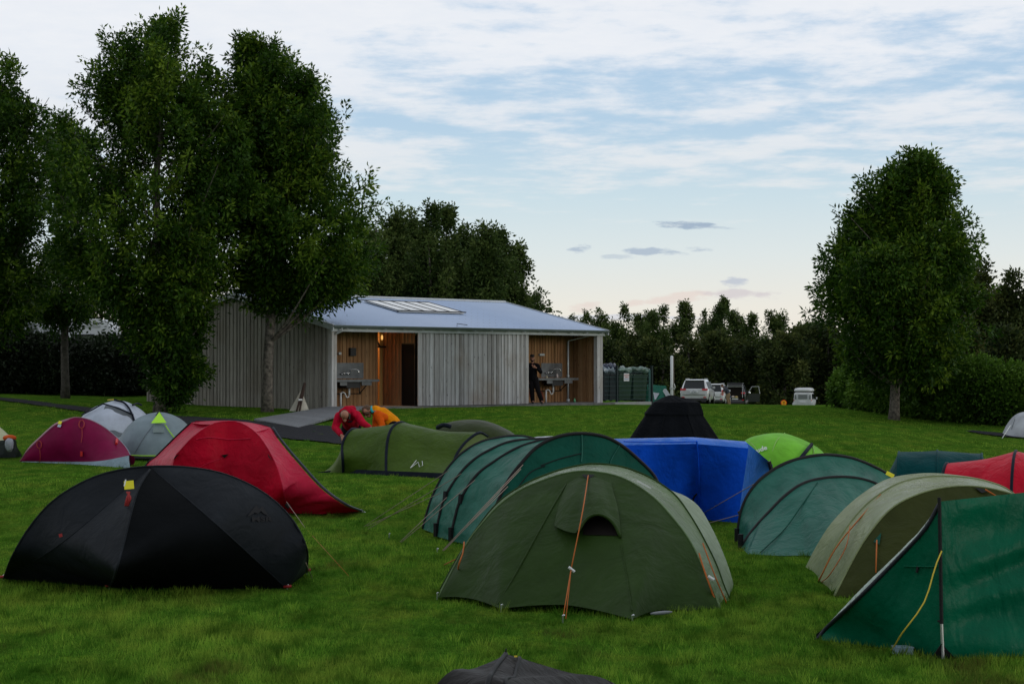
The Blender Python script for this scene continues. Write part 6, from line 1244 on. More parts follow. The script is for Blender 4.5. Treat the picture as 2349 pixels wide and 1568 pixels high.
blob('shoes', [(x + np.array([0, .03, -.045]), .045, x + np.array([.01, -.19, -.048]), .038) for x in (al, ar)], m_black, root, .012)
blob('hair', [(hc + u * .055 - f * .025, .088, hc + u * .075 + f * .02, .075), (hc - f * .05, .07, hc - f * .045 - u * .03, .06)] + [(hc + u * .11 + s * .05 * q - f * .02, .03, hc + u * .12 + s * .06 * q, .02) for q in (-1, 0, 1)], m_hairb, root, .009, 1)
blob('beard', [(hc - u * .085 + f * .05, .042, hc - u * .06 + f * .03, .05), (hc - u * .05 + f * .02 + s * .05, .03, hc - u * .085 + f * .05, .035), (hc - u * .05 + f * .02 - s * .05, .03, hc - u * .085 + f * .05, .035)], m_hairb, root, .009, 1)
eyes(hc, f, u, s, root)
# bending man in a red jacket
Yr = 36.2; root = thing('person', 'man in a red hooded jacket bending over the left end of the moss green tent', 'person', (W(803, 1078, 36.9)[0], 36.9, 0)); w_ = lambda a, b, dy=0.0: W(a, b, Yr + dy)
hc = w_(790.5, 953, -.12); caps, f, u, s = head(hc, (.12, -.62, -.78), (.05, -.6, .6))
nk = w_(797, 947, .06); sl_, sr_ = w_(778, 955, .1), w_(818, 952, .1); el, er = w_(769, 980, .0), w_(832, 970, -.12); hl, hr = w_(784, 999, -.32), w_(851, 981, -.35); pv = w_(806, 972, .72); ch = w_(800, 956, .3)
pl_, pr_ = w_(797, 980, .74), w_(815, 980, .74); kl, kr = w_(794, 1026, .62), w_(817, 1026, .62); al, ar = w_(792, 1071, .72), w_(818, 1071, .72); al[2] = ar[2] = .08
skin = caps + [(nk, .055, hc, .06), (nk, .07, ch, .12), (ch, .12, pv, .12), (nk, .05, sl_, .05), (nk, .05, sr_, .05), (sl_, .05, el, .04), (el, .038, hl, .028), (sr_, .05, er, .04), (er, .038, hr, .028), (pl_, .08, kl, .055), (kl, .05, al, .035), (pr_, .08, kr, .055), (kr, .05, ar, .035), (al, .04, al + np.array([0, -.15, -.04]), .03), (ar, .04, ar + np.array([0, -.15, -.04]), .03)]
skin += hand(hl, (.3, -.6, -.5), (.6, .2, .5), (0, .2, -1), .5) + hand(hr, (.7, -.5, -.25), (-.5, -.2, .6), (0, .2, -1), .5)
blob('body', skin, m_skin, root, .0075, 1)
m_redj = simple('red_jacket', (.46, .004, .028), .8, .08, nscale=10, namt=.3, bump=.02, bscale=9)
blob('jacket', [(nk, .10, ch, .17), (ch, .175, pv, .17), (pv, .17, pv + np.array([0, .05, -.12]), .17), (nk, .09, sl_, .095), (nk, .09, sr_, .095), (sl_, .095, el, .075), (el, .072, hl + (el - hl) * .18, .052), (sr_, .095, er, .075), (er, .072, hr + (er - hr) * .18, .052), (w_(795, 941, .08), .09, w_(808, 939, .16), .085), (w_(783, 944, .02), .05, w_(795, 937, .06), .06), (w_(808, 941, .04), .05, w_(813, 953, -.03), .04)], m_redj, root, .012)
blob('trousers', [(pl_, .125, kl, .09), (kl, .085, al, .06), (pr_, .125, kr, .09), (kr, .085, ar, .06), (pl_, .12, pr_, .12)], m_trou, root, .014)
blob('shoes', [(x + np.array([0, .03, -.03]), .045, x + np.array([0, -.19, -.035]), .04) for x in (al, ar)], m_black, root, .013)
blob('hair', [(hc - f * .045 + u * .01, .078, hc - f * .03 - u * .03, .07), (hc + s * .06 - f * .02 + u * .02, .04, hc + s * .065 - f * .02 - u * .03, .03), (hc - s * .06 - f * .02 + u * .02, .04, hc - s * .065 - f * .02 - u * .03, .03)], m_hairbr, root, .009, 1)
blob('collar_lining', [(w_(802, 950, .0), .03, w_(801, 960, -.02), .025)], m_black, root, .012, 1); V, F = tube([w_(798, 967, -.0), w_(808, 966, .0)], .016, 8); part('chest_label', V, F, m_navy, root)
eyes(hc, f, u, s, root)
# bending woman in orange
Yo = 36.5; root = thing('person', 'brown-haired woman in an orange jacket bending over the middle of the moss green tent', 'person', (W(902, 1078, Yo + .2)[0], Yo + .2, 0)); w_ = lambda a, b, dy=0.0: W(a, b, Yo + dy)
hc = w_(843, 944, -.06); caps, f, u, s = head(hc, (-.45, -.55, -.8), (-.75, -.35, .55), .095)
nk = w_(857, 941, .02); sn_, sf_ = w_(867, 951, -.14), w_(866, 945, .2); en, ef = w_(876, 975, -.22), w_(862, 972, .1); hn_, hf = w_(868, 996, -.35), w_(856, 994, -.15); pv = w_(900, 971, .1); ch = w_(877, 951, .05)
pl_, pr_ = w_(903, 978, -.02), w_(905, 976, .24); kl, kr = w_(900, 1024, -.05), w_(906, 1024, .2); al, ar = w_(903, 1071, 0), w_(910, 1071, .24); al[2] = ar[2] = .08
skin = caps + [(nk, .05, hc, .055), (nk, .06, ch, .11), (ch, .11, pv, .12), (nk, .045, sn_, .045), (nk, .045, sf_, .045), (sn_, .045, en, .036), (en, .034, hn_, .025), (sf_, .045, ef, .036), (ef, .034, hf, .025), (pl_, .08, kl, .055), (kl, .05, al, .035), (pr_, .08, kr, .055), (kr, .05, ar, .035), (al, .035, al + np.array([-.13, 0, -.045]), .028), (ar, .035, ar + np.array([-.13, 0, -.045]), .028)]
skin += hand(hn_, (-.3, -.3, -.8), (-.8, .1, .2), (0, .9, -.3), .5, .92) + hand(hf, (-.3, -.3, -.8), (.8, -.1, .2), (0, .9, -.3), .5, .92)
blob('body', skin, m_skin, root, .0075, 1)
m_or1 = simple('orange_jacket', (.78, .27, .004), .8, .08, nscale=9, namt=.2, bump=.018, bscale=9); m_or2 = simple('dark_orange_sleeve', (.66, .10, .004), .8, .08, nscale=9, namt=.25, bump=.018, bscale=9)
blob('jacket', [(nk, .085, ch, .15), (ch, .155, pv, .165), (pv, .165, pv + np.array([.05, 0, -.10]), .165), (nk + np.array([.03, 0, .03]), .075, w_(868, 939, .1), .07)], m_or1, root, .012)
blob('sleeves', [(sn_, .092, en, .072), (en, .07, hn_ + (en - hn_) * .2, .05), (sf_, .09, ef, .072), (ef, .07, hf + (ef - hf) * .2, .05), (sn_, .09, w_(882, 957, -.1), .08)], m_or2, root, .012)
blob('trousers', [(pl_, .12, kl, .085), (kl, .08, al, .055), (pr_, .12, kr, .085), (kr, .08, ar, .055), (pl_, .12, pr_, .12)], m_trou, root, .014)
blob('shoes', [(x + np.array([.03, 0, -.03]), .042, x + np.array([-.17, 0, -.038]), .036) for x in (al, ar)], m_black, root, .013)
blob('hair', [(hc - f * .03 + u * .04, .088, hc - f * .05 - u * .02, .078), (hc + u * .09 + f * .0, .05, hc + u * .07 + f * .05, .04), (hc - f * .07 + u * .07, .045, hc - f * .09 + u * .03, .04), (hc + u * .03 + f * .07 + s * .03, .03, hc - u * .01 + f * .05 + s * .06, .03), (hc + u * .03 + f * .07 - s * .03, .03, hc - u * .01 + f * .05 - s * .06, .03)], m_hairbr, root, .009, 1)
V, F = tube(crv([w_(853, 933, .1), w_(851, 938, -.08), w_(856, 946, -.12)], 10), .028, 8); part('neck_warmer', V, F, simple('teal_cloth', (.01, .32, .36), .8), root, True); eyes(hc, f, u, s, root)
# man behind the cars
Yc = 140.; root = thing('person', 'man in a dark T-shirt and khaki trousers bending between the parked cars', 'person', gnd(1672, Yc)); w_ = lambda a, b, dy=0.0: W(a, b, Yc + dy)
hc = w_(1656.5, 884.5, 0); caps, f, u, s = head(hc, (-.9, .3, -.3), (-.2, 0, 1)); nk = w_(1660, 888); sn_, sf_ = w_(1663, 891, -.17), w_(1663, 890, .17); en, ef = w_(1662, 899, -.25), w_(1659, 898, .2); hn_, hf = w_(1656, 904, -.3), w_(1654, 903, .2); pv = w_(1670, 903); ch = w_(1666, 894)
gf = gnd(1673, Yc)[2]; kl, kr = w_(1668, 913.5, -.1), w_(1671.5, 913.5, .1); al, ar = w_(1672, 924, -.1), w_(1675, 924, .1); al[2] = ar[2] = gf + .08
skin = caps + [(nk, .055, hc, .06), (nk, .07, ch, .12), (ch, .12, pv, .12), (nk, .05, sn_, .05), (nk, .05, sf_, .05), (sn_, .05, en, .04), (en, .04, hn_, .03), (sf_, .05, ef, .04), (ef, .04, hf, .03), (pv, .09, kl, .055), (kl, .05, al, .035), (pv, .09, kr, .055), (kr, .05, ar, .035), (al, .035, al + np.array([-.15, 0, -.04]), .03), (ar, .035, ar + np.array([-.15, 0, -.04]), .03)] + hand(hn_, (-.7, 0, -.6), (0, -1, .2), (.3, 0, -1), .4) + hand(hf, (-.7, 0, -.6), (0, 1, .2), (.3, 0, -1), .4)
blob('body', skin, m_skin, root, .010, 1)
blob('t_shirt', [(nk, .09, ch, .17), (ch, .18, pv, .165), (sn_, .09, sn_ + (en - sn_) * .7, .075), (sf_, .09, sf_ + (ef - sf_) * .7, .075)], simple('slate_shirt', (.035, .042, .055), .8), root, .018)
blob('trousers', [(pv, .17, kl, .10), (kl, .10, al, .07), (pv, .17, kr, .10), (kr, .10, ar, .07)], simple('khaki', (.20, .14, .08), .8), root, .018); blob('hair', [(hc - f * .03 + u * .04, .09, hc + u * .05, .085)], m_hairbr, root, .012, 1); eyes(hc, f, u, s, root)
# ------------------------------------------------------------------ vehicles
m_glass = simple('car_glass', (.008, .012, .014), .25, .35); m_tyre = simple('tyre', (.012, .012, .012), .85, .1); m_rim = simple('alloy_rim', (.45, .46, .47), .35, .5, .8); m_red = simple('tail_lamp_red', (.45, .01, .015), .25, .6); m_plate = simple('number_plate', (.62, .64, .66), .5); m_pt = simple('plate_text', (.06, .08, .15), .6)
def car(name, label, base, heading, L, Wd, H, paint, belt=.62, rear_rake=.35, roof_t=.80, clad=None, plate=None, open_gate=False, boxy=False, lampw=.26, lampz=.60, group=None, lamp_vert=False):
    """base = ground point below the rear bumper centre; heading = direction of travel in radians from +Y, clockwise"""
    base = np.asarray(base, float); fy = np.array([math.sin(heading), math.cos(heading), 0]); fx = np.array([math.cos(heading), -math.sin(heading), 0]); R = np.stack([fx, fy, ZZ], 1)
    root = thing(name, label, 'car', base, group); T = lambda x, y, z: base + fx * x + fy * y + ZZ * z
    hw = Wd / 2; zb = H * belt; gc = .22
    # stations along the length: (y, width factor, z_low, z_belt, roof half width, z_roof)
    if boxy: st = [(.0, .97, .55, zb, .88, H * .985), (.06, 1, .45, zb, .90, H), (L * .35, 1, .35, zb, .90, H), (L * .60, 1, .35, zb, .88, H * .985), (L * .70, 1, .35, zb, .84, zb + .02), (L * .97, .98, .4, zb - .05, .8, zb), (L, .92, .5, zb - .1, .7, zb - .1)]
    else: st = [(0.0, .93, .42, zb - .04, .80, zb), (.08, .98, .32, zb, .80, zb + .10), (.08 + rear_rake, 1, .26, zb + .01, .74, H * .955), (.16 + rear_rake * 1.3, 1, .24, zb + .01, .74, H * .985), (L * .38, 1, .24, zb, .76, H), (L * .55, 1, .24, zb - .01, .74, H * .98), (L * .74, 1, .24, zb - .05, .78, zb - .02), (L * .93, .96, .26, zb - .14, .72, zb - .12), (L, .84, .34, zb - .28, .6, zb - .26)]
    nP = 14; V = []
    for (y, wf, z0, z1, rf, z2) in st:
        a = hw * wf; b = hw * rf
        half = [(a * .80, z0), (a * .95, z0 + .06), (a * 1.0, z0 + (z1 - z0) * .35), (a * 1.0, z0 + (z1 - z0) * .75), (a * .975, z1), (b + (a - b) * .06, z1 + (z2 - z1) * .88), (b * .9, z2)]
        for x, z in half: V.append(T(x, y, z))
        for x, z in half[::-1]: V.append(T(-x, y, z))
    ns = len(st); F = [(i * nP + j, i * nP + (j + 1) % nP, (i + 1) * nP + (j + 1) % nP, (i + 1) * nP + j) for i in range(ns - 1) for j in range(nP)]
    if open_gate: F = [f for f in F]; F += [(0, 1, 12, 13), (1, 2, 11, 12)]
    else: F += [tuple(range(nP))[::-1]]
    F += [tuple((ns - 1) * nP + j for j in range(nP))]
    V = np.array(V)
    me = bpy.data.meshes.new('body'); me.from_pydata((V - base).tolist(), [], F); o = obj('body', me, root, paint, True); o['_o'] = tuple(base)
    bv = o.modifiers.new('b', 'BEVEL'); bv.width = .035; bv.segments = 2; bv.limit_method = 'ANGLE'; bv.angle_limit = .5
    rw0, rw1 = st[1][5] + .03 if not boxy else zb + .08, (st[2][5] - .06) if not boxy else H * .9
    def panel(name_, pts, mat, off=(0, -.02, 0), th=.02, par=None):
        P = np.array([T(*p) for p in pts]); o_ = fx * off[0] + fy * off[1] + ZZ * off[2]; n_ = len(P); Q = P + o_; B = P - o_ * .5
        return part(name_, np.vstack([Q, B]), [tuple(range(n_))] + [tuple(range(2 * n_ - 1, n_ - 1, -1))] + [(i, i + n_, (i + 1) % n_ + n_, (i + 1) % n_) for i in range(n_)], mat, par or root)
    yb = lambda z: (.02 + rear_rake * max(0, (z - zb)) / (H * .955 - zb)) if not boxy else -.01
    if not open_gate and not boxy:
        z0, z1 = zb + .04, H * .93; panel('rear_window', [(-hw * .78, yb(z0) + .03, z0), (hw * .78, yb(z0) + .03, z0), (hw * .66, yb(z1) + .04, z1), (-hw * .66, yb(z1) + .04, z1)], m_glass, (0, -.04, .02))
        panel('rear_spoiler', [(-hw * .68, yb(z1), z1 + .03), (hw * .68, yb(z1), z1 + .03), (hw * .66, yb(z1) + .12, z1 + .075), (-hw * .66, yb(z1) + .12, z1 + .075)], paint, (0, -.06, .03))
    # side glass
    if not boxy:
        for sg in (-1, 1):
            zt = H * .90; xs = lambda z: sg * (hw * (.975 - (.975 - .755) * (z - zb) / (H * .97 - zb)) + .006)
            for y0, y1, k_ in ((.30 + rear_rake * .5, L * .27, 0), (L * .285, L * .44, 1), (L * .455, L * .62, 2)):
                panel('side_window', [(xs(zb + .04), y0, zb + .04), (xs(zb + .04), y1 + (.25 if k_ == 2 else 0), zb + .04), (xs(zt), y1, zt), (xs(zt), y0 + (.14 if k_ == 0 else 0), zt)], m_glass, (sg * .012, 0, 0))
            panel('roof_rail', [(sg * hw * .66, .45, H * 1.0), (sg * hw * .66, L * .55, H * 1.005), (sg * hw * .66, L * .55, H * 1.03), (sg * hw * .66, .45, H * 1.03)], m_galv, (.02, 0, 0)) if not open_gate or True else None
            panel('wing_mirror', [(sg * hw * 1.0, L * .60, zb + .03), (sg * hw * 1.17, L * .60, zb + .03), (sg * hw * 1.17, L * .60, zb + .18), (sg * hw * 1.0, L * .60, zb + .18)], paint, (0, -.05, 0))
    # wheels with dark arches
    for sg in (-1, 1):
        for yy in (L * .19, L * .80):
            rw = .34; C_ = T(sg * (hw - .10), yy, rw); ax = fx * sg; mb = MB(); mb.tube([C_ - ax * .11, C_ - ax * .09, C_ + ax * .09, C_ + ax * .12], [rw * .9, rw, rw, rw * .9], 22); wh = mb.out('wheel', m_tyre, root, smooth=False)
            mb = MB(); mb.tube([C_ + ax * .10, C_ + ax * .135], [rw * .62, rw * .55], 16); mb.out('rim', m_rim, wh)
            mb = MB(); Ca = T(sg * (hw - .02), yy, rw + .02); mb.tube([Ca - ax * .05, Ca + ax * .028], [rw * 1.16, rw * 1.14], 22); mb.out('wheel_arch', clad or m_black, root)
    # lamps, plate, bumper
    for sg in (-1, 1):
        z = H * lampz
        if lamp_vert: pts = [(sg * hw * .80, -.0, z - .18), (sg * hw * .97, .05, z - .18), (sg * hw * .93, .10, z + .26), (sg * hw * .80, .06, z + .22)]
        else: pts = [(sg * hw * (1 - lampw * 1.55), -.0, z - .055), (sg * hw * .96, .05, z - .07), (sg * hw * .97, .09, z + .07), (sg * hw * (1 - lampw * 1.65), .01, z + .055)]
        panel('tail_light', pts, m_red, (0, -.05, 0)); panel('reflector', [(sg * hw * .66, .0, H * .27), (sg * hw * .88, .02, H * .28), (sg * hw * .86, .02, H * .31), (sg * hw * .68, 0, H * .31)], m_red, (0, -.05, 0))
    pz = H * .50 if not open_gate else H * .34
    pp = panel('number_plate', [(-.26, -.01, pz - .06), (.26, -.01, pz - .06), (.26, -.01, pz + .06), (-.26, -.01, pz + .06)], m_plate, (0, -.05, 0))
    if plate:
        tv, tf = text_verts(plate, 1.0, True); P = np.array([T(v[0] * .115, -.068, pz + v[1] * .115) for v in tv]); part('plate_letters', P, tf, m_pt, pp)
    panel('rear_bumper', [(-hw * .90, .0, .26), (hw * .90, .0, .26), (hw * .94, .02, .42), (-hw * .94, .02, .42)], clad or m_black, (0, -.05, 0))
    if not open_gate and not boxy: panel('bumper_strip', [(-hw * .8, -.0, H * .395), (hw * .8, 0, H * .395), (hw * .8, 0, H * .405), (-hw * .8, 0, H * .405)], m_black, (0, -.05, 0))
    return root, T, panel, hw
def paint(name, col): 
    return simple(name, col, .28, .5, .0, nscale=2, namt=.06, **{'Coat Weight': .6, 'Coat Roughness': .08})
m_silver = paint('car_white_silver', (.52, .54, .56)); m_white2 = paint('car_white', (.62, .64, .66)); m_blackp = paint('car_black', (.010, .012, .014)); m_offw = simple('landy_white', (.60, .62, .63), .45, .4, nscale=4, namt=.08)
def carbase(px, Yd, dz=0.0): p = gnd(px, Yd); p[2] += dz; return p
b_ = W(1592, 927.5, 124.0); root, T, pn, hw = car('parked_car', 'silver white estate car seen from behind, nearest of the parked cars', b_, math.radians(12.5), 4.75, 1.89, 1.69, m_silver, .60, .42, plate='LV 412', group='cars on the far car park')
c_ = T(0, -.04, 1.69 * .575); V, F = tube([c_ - np.array([.06, 0, 0]), c_ + np.array([.06, 0, 0])], .022, 8); part('badge', V, F, m_chrome, root)
b_ = W(1634, 929, 145.0); car('parked_car', 'second white car parked just behind the nearest one', b_, math.radians(14.0), 4.6, 1.84, 1.68, m_white2, .60, .30, lamp_vert=True, lampz=.58, group='cars on the far car park')
b_ = W(1686, 932, 155.0); root, T, pn, hw = car('parked_car', 'black car with its tailgate and a door open, luggage visible inside', b_, math.radians(10), 4.6, 1.74, 1.90, m_blackp, .60, .10, open_gate=True, group='cars on the far car park')
pn('tailgate', [(-hw * .8, .12, 1.86), (hw * .8, .12, 1.86), (hw * .72, -.55, 1.99), (-hw * .72, -.55, 1.99)], m_blackp, (0, 0, .03)); pn('boot_opening', [(-hw * .74, -.015, .72), (hw * .74, -.015, .72), (hw * .70, .09, 1.62), (-hw * .70, .09, 1.62)], m_dark, (0, -.035, 0))
pn('tailgate_seal', [(-hw * .8, .02, 1.66), (hw * .8, .02, 1.66), (hw * .8, .02, 1.70), (-hw * .8, .02, 1.70)], m_white2, (0, -.06, 0)); pn('pillar_trim', [(hw * .70, .0, .75), (hw * .76, .0, .75), (hw * .74, .04, 1.64), (hw * .69, .04, 1.64)], m_galv, (0, -.05, 0))
for x, z, c, nm in ((-.45, .80, (.05, .18, .5), 'blue bag'), (-.15, .82, (.55, .45, .4), 'pale bag'), (.12, .80, (.45, .35, .15), 'tan bag')):
    V, F = sphere(T(x, -.10, z), .13, 8, 10, (1.1, .6, .7)); o = part('luggage_bag', V, F, simple(nm.replace(' ', '_'), c, .7), None, True); tag(o, nm + ' lying in the open boot of the black car', 'bag')
# open front door
dq = lambda y, z: T(hw + .05 + y * math.sin(math.radians(75)), 4.6 * .5 + .0 + y * math.cos(math.radians(75)), z)
P = [dq(.05, .35), dq(1.05, .35), dq(1.1, 1.05), dq(.05, 1.05)]; Q = [p + fy_ for p, fy_ in zip(P, [np.array([0, .07, 0])] * 4)]; d_ = part('door', np.array(P + Q), [(0, 1, 2, 3), (7, 6, 5, 4), (0, 4, 5, 1), (1, 5, 6, 2), (2, 6, 7, 3), (3, 7, 4, 0)], m_blackp, root, label='open front door')
V, F = tube([dq(1.08, 1.05), dq(.98, 1.66), dq(.40, 1.64), dq(.06, 1.08)], .03, 6); part('door_frame', V, F, m_galv, d_); V, F = sphere(dq(.15, 1.12) + np.array([0, -.15, 0]), .11, 8, 10, (1.1, .6, .9)); part('wing_mirror', V, F, m_chrome, d_, True)
# white off-roader with pop-up roof
b_ = W(1841.5, 945, 165.0); root, T, pn, hw = car('off_road_van', 'white boxy off-roader with a raised roof pod, half hidden by the grassy rise', b_, math.radians(14.0), 4.4, 1.66, 1.78, m_offw, .62, .0, boxy=True, lampw=.05); root['category'] = 'van'
pn('rear_window', [(-.40, -.01, 1.18), (.40, -.01, 1.18), (.40, 0, 1.58), (-.40, 0, 1.58)], simple('grey_glass', (.16, .18, .18), .2, .6), (0, -.03, 0))
for sg in (-1, 1): pn('corner_window', [(sg * .56, -.01, 1.16), (sg * .72, -.01, 1.16), (sg * .70, 0, 1.56), (sg * .58, 0, 1.56)], simple('grey_glass', (.16, .18, .18), .2, .6), (0, -.03, 0)); pn('door_seam', [(sg * .47, -.0, .7), (sg * .485, -.0, .7), (sg * .485, 0, 1.72), (sg * .47, 0, 1.72)], m_galv, (0, -.03, 0)); pn('rear_wing', [(sg * .72, -.01, .62), (sg * .93, .0, .62), (sg * .88, 0, .86), (sg * .72, 0, .92)], m_offw, (0, -.06, 0))
pn('tail_window_side', [(.835, .3, 1.15), (.835, 2.2, 1.15), (.80, 2.2, 1.62), (.80, .3, 1.62)], m_glass, (.02, 0, 0)); pn('roof_gap', [(-.76, .05, 1.80), (.76, .05, 1.80), (.76, 2.9, 1.80), (-.76, 2.9, 1.80)], m_black, (0, 0, .05))
V = []; 
for (y, a, z0, z1) in ((0, .60, 1.88, 2.02), (.12, .76, 1.85, 2.12), (.5, .80, 1.85, 2.17), (2.4, .80, 1.85, 2.17), (3.0, .6, 1.86, 1.95)):
    for x, z in ((a, z0), (a * 1.02, z0 + (z1 - z0) * .4), (a * .88, z0 + (z1 - z0) * .85), (a * .6, z1), (-a * .6, z1), (-a * .88, z0 + (z1 - z0) * .85), (-a * 1.02, z0 + (z1 - z0) * .4), (-a, z0)): V.append(T(x, y, z))
part('roof_pod', V, [(i * 8 + j, i * 8 + (j + 1) % 8, (i + 1) * 8 + (j + 1) % 8, (i + 1) * 8 + j) for i in range(4) for j in range(8)] + [tuple(range(8))[::-1], tuple(32 + j for j in range(8))], m_offw, root, True)
pn('wing_mirror', [(.98, 2.4, 1.12), (1.10, 2.4, 1.12), (1.10, 2.4, 1.32), (.98, 2.4, 1.32)], m_offw, (0, -.04, 0)); pn('mirror_arm', [(.84, 2.44, 1.12), (1.0, 2.42, 1.18), (1.0, 2.42, 1.2), (.84, 2.44, 1.15)], m_black, (0, -.02, 0))
# round road sign
Ys = 150.; kq = Ys / FPX; c_ = W(1798, 923.6, Ys); root = thing('road_sign', 'round yellow and red road sign peeping over the rise beside the white off-roader', 'sign', gnd(1798, Ys))
V, F = tube([c_ + np.array([0, 0, 0]), c_ + np.array([0, .03, 0])], 7.0 * kq, 28); part('sign_rim', V, F, simple('sign_red', (.62, .02, .015), .5), root); V, F = tube([c_ + np.array([0, -.012, 0]), c_ + np.array([0, .0, 0])], 5.7 * kq, 28); part('sign_face', V, F, simple('sign_yellow', (.85, .38, .01), .5), root)
for dx, mt, z in ((0, m_print, .045), (0, m_red, -.07)): mb = MB(); mb.box(c_ + np.array([dx, -.018, z]), (.17, .006, .035)); mb.box(c_ + np.array([dx, -.018, z + .03]), (.09, .006, .03)); mb.out('sign_symbol', mt, root)
V, F = tube([gnd(1798, Ys) + np.array([0, .06, -.2]), c_ + np.array([0, .06, .1])], .03, 8); part('post', V, F, m_galv, root)
# ------------------------------------------------------------------ bins behind the wire fence
def Pf(px, r, z=HZ): return Hh(tpx(px, r), r, z)
m_gbin = simple('green_bin', (.010, .045, .018), .5, .35, nscale=4, namt=.3); m_dbin = simple('dark_bin', (.012, .018, .026), .5, .35, nscale=4, namt=.3)
def bin_(name, label, px0, px1, r, h, mat, cat='bin'):
    a, b = tpx(px0, r), tpx(px1, r); root = thing(name, label, cat, Hh((a + b) / 2, r + .3, HZ), 'bins behind the wire fence'); c0 = (a + b) / 2; w2 = (b - a) / 2
    V = [];
    for z, f in ((HZ + .08, .86), (HZ + h * .9, 1.0)):
        for sx, sy in ((-1, 0), (1, 0), (1, 1), (-1, 1)): V.append(Hh(c0 + sx * w2 * f, r + .3 + (sy * 2 - 1) * .32 * f, z))
    part('bin_body', V, [(0, 1, 5, 4), (1, 2, 6, 5), (2, 3, 7, 6), (3, 0, 4, 7), (0, 3, 2, 1), (4, 5, 6, 7)], mat, root)
    mb = MB(); mb.box(Hh(c0, r + .3, HZ + h * .92), (2 * w2 * 1.04, .70, .06), RH); mb.out('bin_lid', mat, root)
    for k_ in (-.6, .6): V, F = tube([Hh(c0 + w2 * k_, r + .55, HZ + .09), Hh(c0 + w2 * k_ + .04, r + .55, HZ + .09)], .09, 12); part('bin_wheel', V, F, m_tyre, root)
bin_('waste_bin', 'dark wheeled bin right beside the hut corner', 1382, 1397, .35, 1.12, m_dbin); bin_('waste_bin', 'dark wheeled bin between the first bin and the fence post', 1399, 1414, .35, 1.12, m_dbin)
bin_('green_container', 'green container behind the white sign on the fence', 1419, 1449, .35, 1.08, m_gbin, 'container'); bin_('green_container', 'green container at the right end of the fence', 1452, 1484, .35, 1.08, m_gbin, 'container')
rr = random.Random(3)
for i, (p0_, p1_, z, cl, lb, rad) in enumerate(((1381, 1416, 1.20, (.30, .38, .45), 'crumpled blue grey plastic sheet heaped on the dark bins', .11), (1386, 1412, 1.34, (.05, .07, .13), 'navy plastic sack on top of the dark bins', .09), (1417, 1488, 1.20, (.16, .26, .22), 'long greenish plastic sheet lying over the green containers', .09))):
    t0_, t1_ = tpx(p0_, .6), tpx(p1_, .6); nseg = 16; P = [Hh(t0_ + (t1_ - t0_) * q / nseg, .62 + .08 * math.sin(q * 1.7 + i), HZ + z + .04 * math.sin(q * 1.3 + i * 2)) for q in range(nseg + 1)]
    V, F = tube(P, [rad * (.45 if q in (0, nseg) else 1 + .35 * math.sin(q * 2.1 + i)) for q in range(nseg + 1)], 14); V = V + np.random.default_rng(i).normal(0, .018, V.shape); o = part('plastic_sheet', V, F, simple('plastic_sheet_%d' % i, cl, .3, .6, nscale=5, namt=.5), None, True); tag(o, lb, 'plastic sheet')
# fence
root = thing('wire_fence', 'dark green wire mesh fence panel in front of the bins', 'fence', Pf(1440, -.05))
m_fp = simple('fence_green', (.010, .022, .024), .5, .3); rf = -.02; ta_, tb_ = HL + .16, tpx(1495, rf); tm = tpx(1415, rf)
for t_ in (tm, tb_): mb = MB(); mb.box(Hh(t_, rf, HZ + .62), (.075, .075, 1.42), RH); mb.box(Hh(t_, rf, HZ + 1.34), (.09, .09, .03), RH); mb.out('fence_post', m_fp, root)
mb = MB()
for k_ in range(7): mb.tube([Hh(ta_, rf, HZ + .08 + k_ * .17), Hh(tb_, rf, HZ + .08 + k_ * .17)], .009, 5)
for k_ in range(int((tb_ - ta_) / .055)): mb.tube([Hh(ta_ + k_ * .055, rf - .012, HZ + .04), Hh(ta_ + k_ * .055, rf - .012, HZ + 1.12)], .0028, 4)
mb.out('wire_mesh', simple('fence_wire', (.03, .07, .07), .5, .4), root)
mb = MB(); slab(mb, HL + .32, tb_ - .4, -.35, -.05, HZ - .12, HZ - .01); mb.out('fence_kerb', simple('pale_kerb', (.36, .37, .36), .8, nscale=4), root)
ts_ = tpx(1437, rf - .05); c_ = Hh(ts_, rf - .05, HZ + .92); root = thing('notice_sign', 'white notice with red lettering hung on the wire fence', 'sign', c_)
mb = MB(); mb.box(c_, (.30, .012, .29), RH); mb.out('sign_board', m_plate, root)
for s_, z, sz in (('LEAVE NO', .075, .068), ('TRACE', .0, .075)):
    tv, tf = text_verts(s_, 1.0, True); P = np.array([c_ + U * v[0] * sz * .92 - Vv * .009 + ZZ * (z + v[1] * sz) for v in tv]); part('lettering', P, tf, simple('sign_red_ink', (.40, .02, .03), .6), root)
mb = MB(); mb.box(c_ - Vv * .008 - ZZ * .075, (.24, .004, .022), RH); mb.out('blue_line', simple('sign_blue', (.08, .16, .35), .6), root)
mb = MB(); t_ = tpx(1490, .3); mb.box(Hh(t_, .3, HZ + .62), (.07, .05, 1.15), RH); o = mb.out('teal_board', simple('teal_paint', (.06, .16, .15), .6), None); tag(o, 'upright teal board behind the last fence post', 'board')
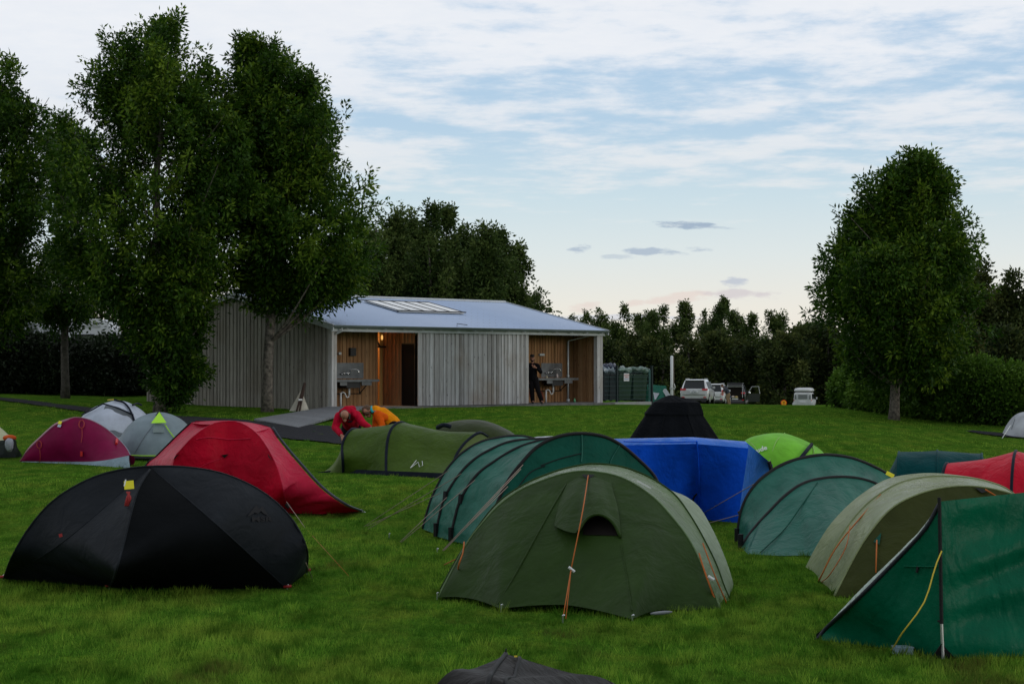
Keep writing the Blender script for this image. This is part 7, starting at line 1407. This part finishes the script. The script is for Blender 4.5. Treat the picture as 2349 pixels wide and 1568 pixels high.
# green and white tent beyond the fence
Yg = 88.; w_ = lambda a, b, dy=0.0: W(a, b, Yg + dy); root = thing('green_white_tent', 'green and white tent beyond the end of the wire fence', 'tent', gnd(1510, Yg)); gg = gnd(1510, Yg)[2]
A, B = w_(1485, 881, .6), w_(1528, 884.5, 0); zf = lambda p: np.array([p[0], p[1], gg - .02]); C_ = zf(w_(1541, 925, -.1)); D_ = zf(w_(1488, 925, -1.1)); E_ = zf(w_(1515, 925, -1.3)); cen = np.array([A[0], Yg + .6, gg + .3]); m_gt = fabric('green_tent_nylon', (.012, .13, .085), .5)
mb = MB(); V, F = patch([A, B], [D_, E_], 20, 14, .03, cen, .02, 151, 3); s22 = Surf(V, 20, 14); mb.add(V, F); V, F = patch([B, B], [E_, C_], 20, 14, .02, cen, .01, 152); s22b = Surf(V, 20, 14); mb.add(V, F); V, F = patch([A, B], [D_ + np.array([0, 2.5, 0]), C_ + np.array([0, 1.4, 0])], 20, 14, .03, cen, .02, 153, 3); mb.add(V, F); mb.out('fly', m_gt, root, smooth=True)
surfpanel(s22, [(1499, 901), (1513, 903), (1505, 917), (1502, 918)], m_wt, root, 'window_panel', .04); surfpanel(s22b, [(1521, 892), (1526, 892), (1536, 907), (1527, 911), (1518, 897)], m_wt, root, 'end_panel', .05)
# ------------------------------------------------------------------ caravans behind the left hedge
def caravan(label, px0, px1, ytop, Yd, mat, depth, seed, win):
    k_ = Yd / FPX; x0, x1 = (px0 - CX) * k_, (px1 - CX) * k_; zt = W(0, ytop, Yd)[2]; zg = float(gz((x0 + x1) / 2, Yd)); root = thing('caravan', label, 'caravan', ((x0 + x1) / 2, Yd, zg))
    z0 = zg + .45; prof = [(x0 + .1, z0), (x0, z0 + .5), (x0 + .12, zt - .5), (x0 + .5, zt - .08), (x0 + 1.0, zt), (x1 - .6, zt), (x1 - .2, zt - .12), (x1, zt - .5), (x1, z0)]
    n_ = len(prof); V = [(x, Yd, z) for x, z in prof] + [(x, Yd + depth, z) for x, z in prof]; F = [tuple(range(n_)), tuple(range(2 * n_ - 1, n_ - 1, -1))] + [(i, i + n_, (i + 1) % n_ + n_, (i + 1) % n_) for i in range(n_)]
    part('caravan_body', V, F, mat, root)
    for a, b in win: mb = MB(); mb.box(((a + b) / 2, Yd - .01, zt - .95), (b - a, .04, .5)); mb.out('window', m_glass, root)
    V, F = tube([((x0 + x1) / 2, Yd + .1, zg + .33), ((x0 + x1) / 2, Yd + .3, zg + .33)], .33, 18); part('wheel', V, F, m_tyre, root)
    mb = MB(); mb.box(((x0 + x1) / 2 + .2, Yd - .02, zt - .32), (x1 - x0 - 1.4, .03, .12)); mb.out('awning_rail', m_galv, root)
caravan('grey caravan behind the tall hedge at the left edge', -60, 92, 737, 82, simple('caravan_grey', (.20, .22, .24), .5, nscale=1, namt=.2), 2.1, 1, [(-22.2, -21.4)])
caravan('white caravan showing between the leaves above the tall hedge', 96, 255, 731, 84, simple('caravan_white', (.55, .58, .62), .45, nscale=1, namt=.1), 2.1, 2, [(-20.0, -19.0)])
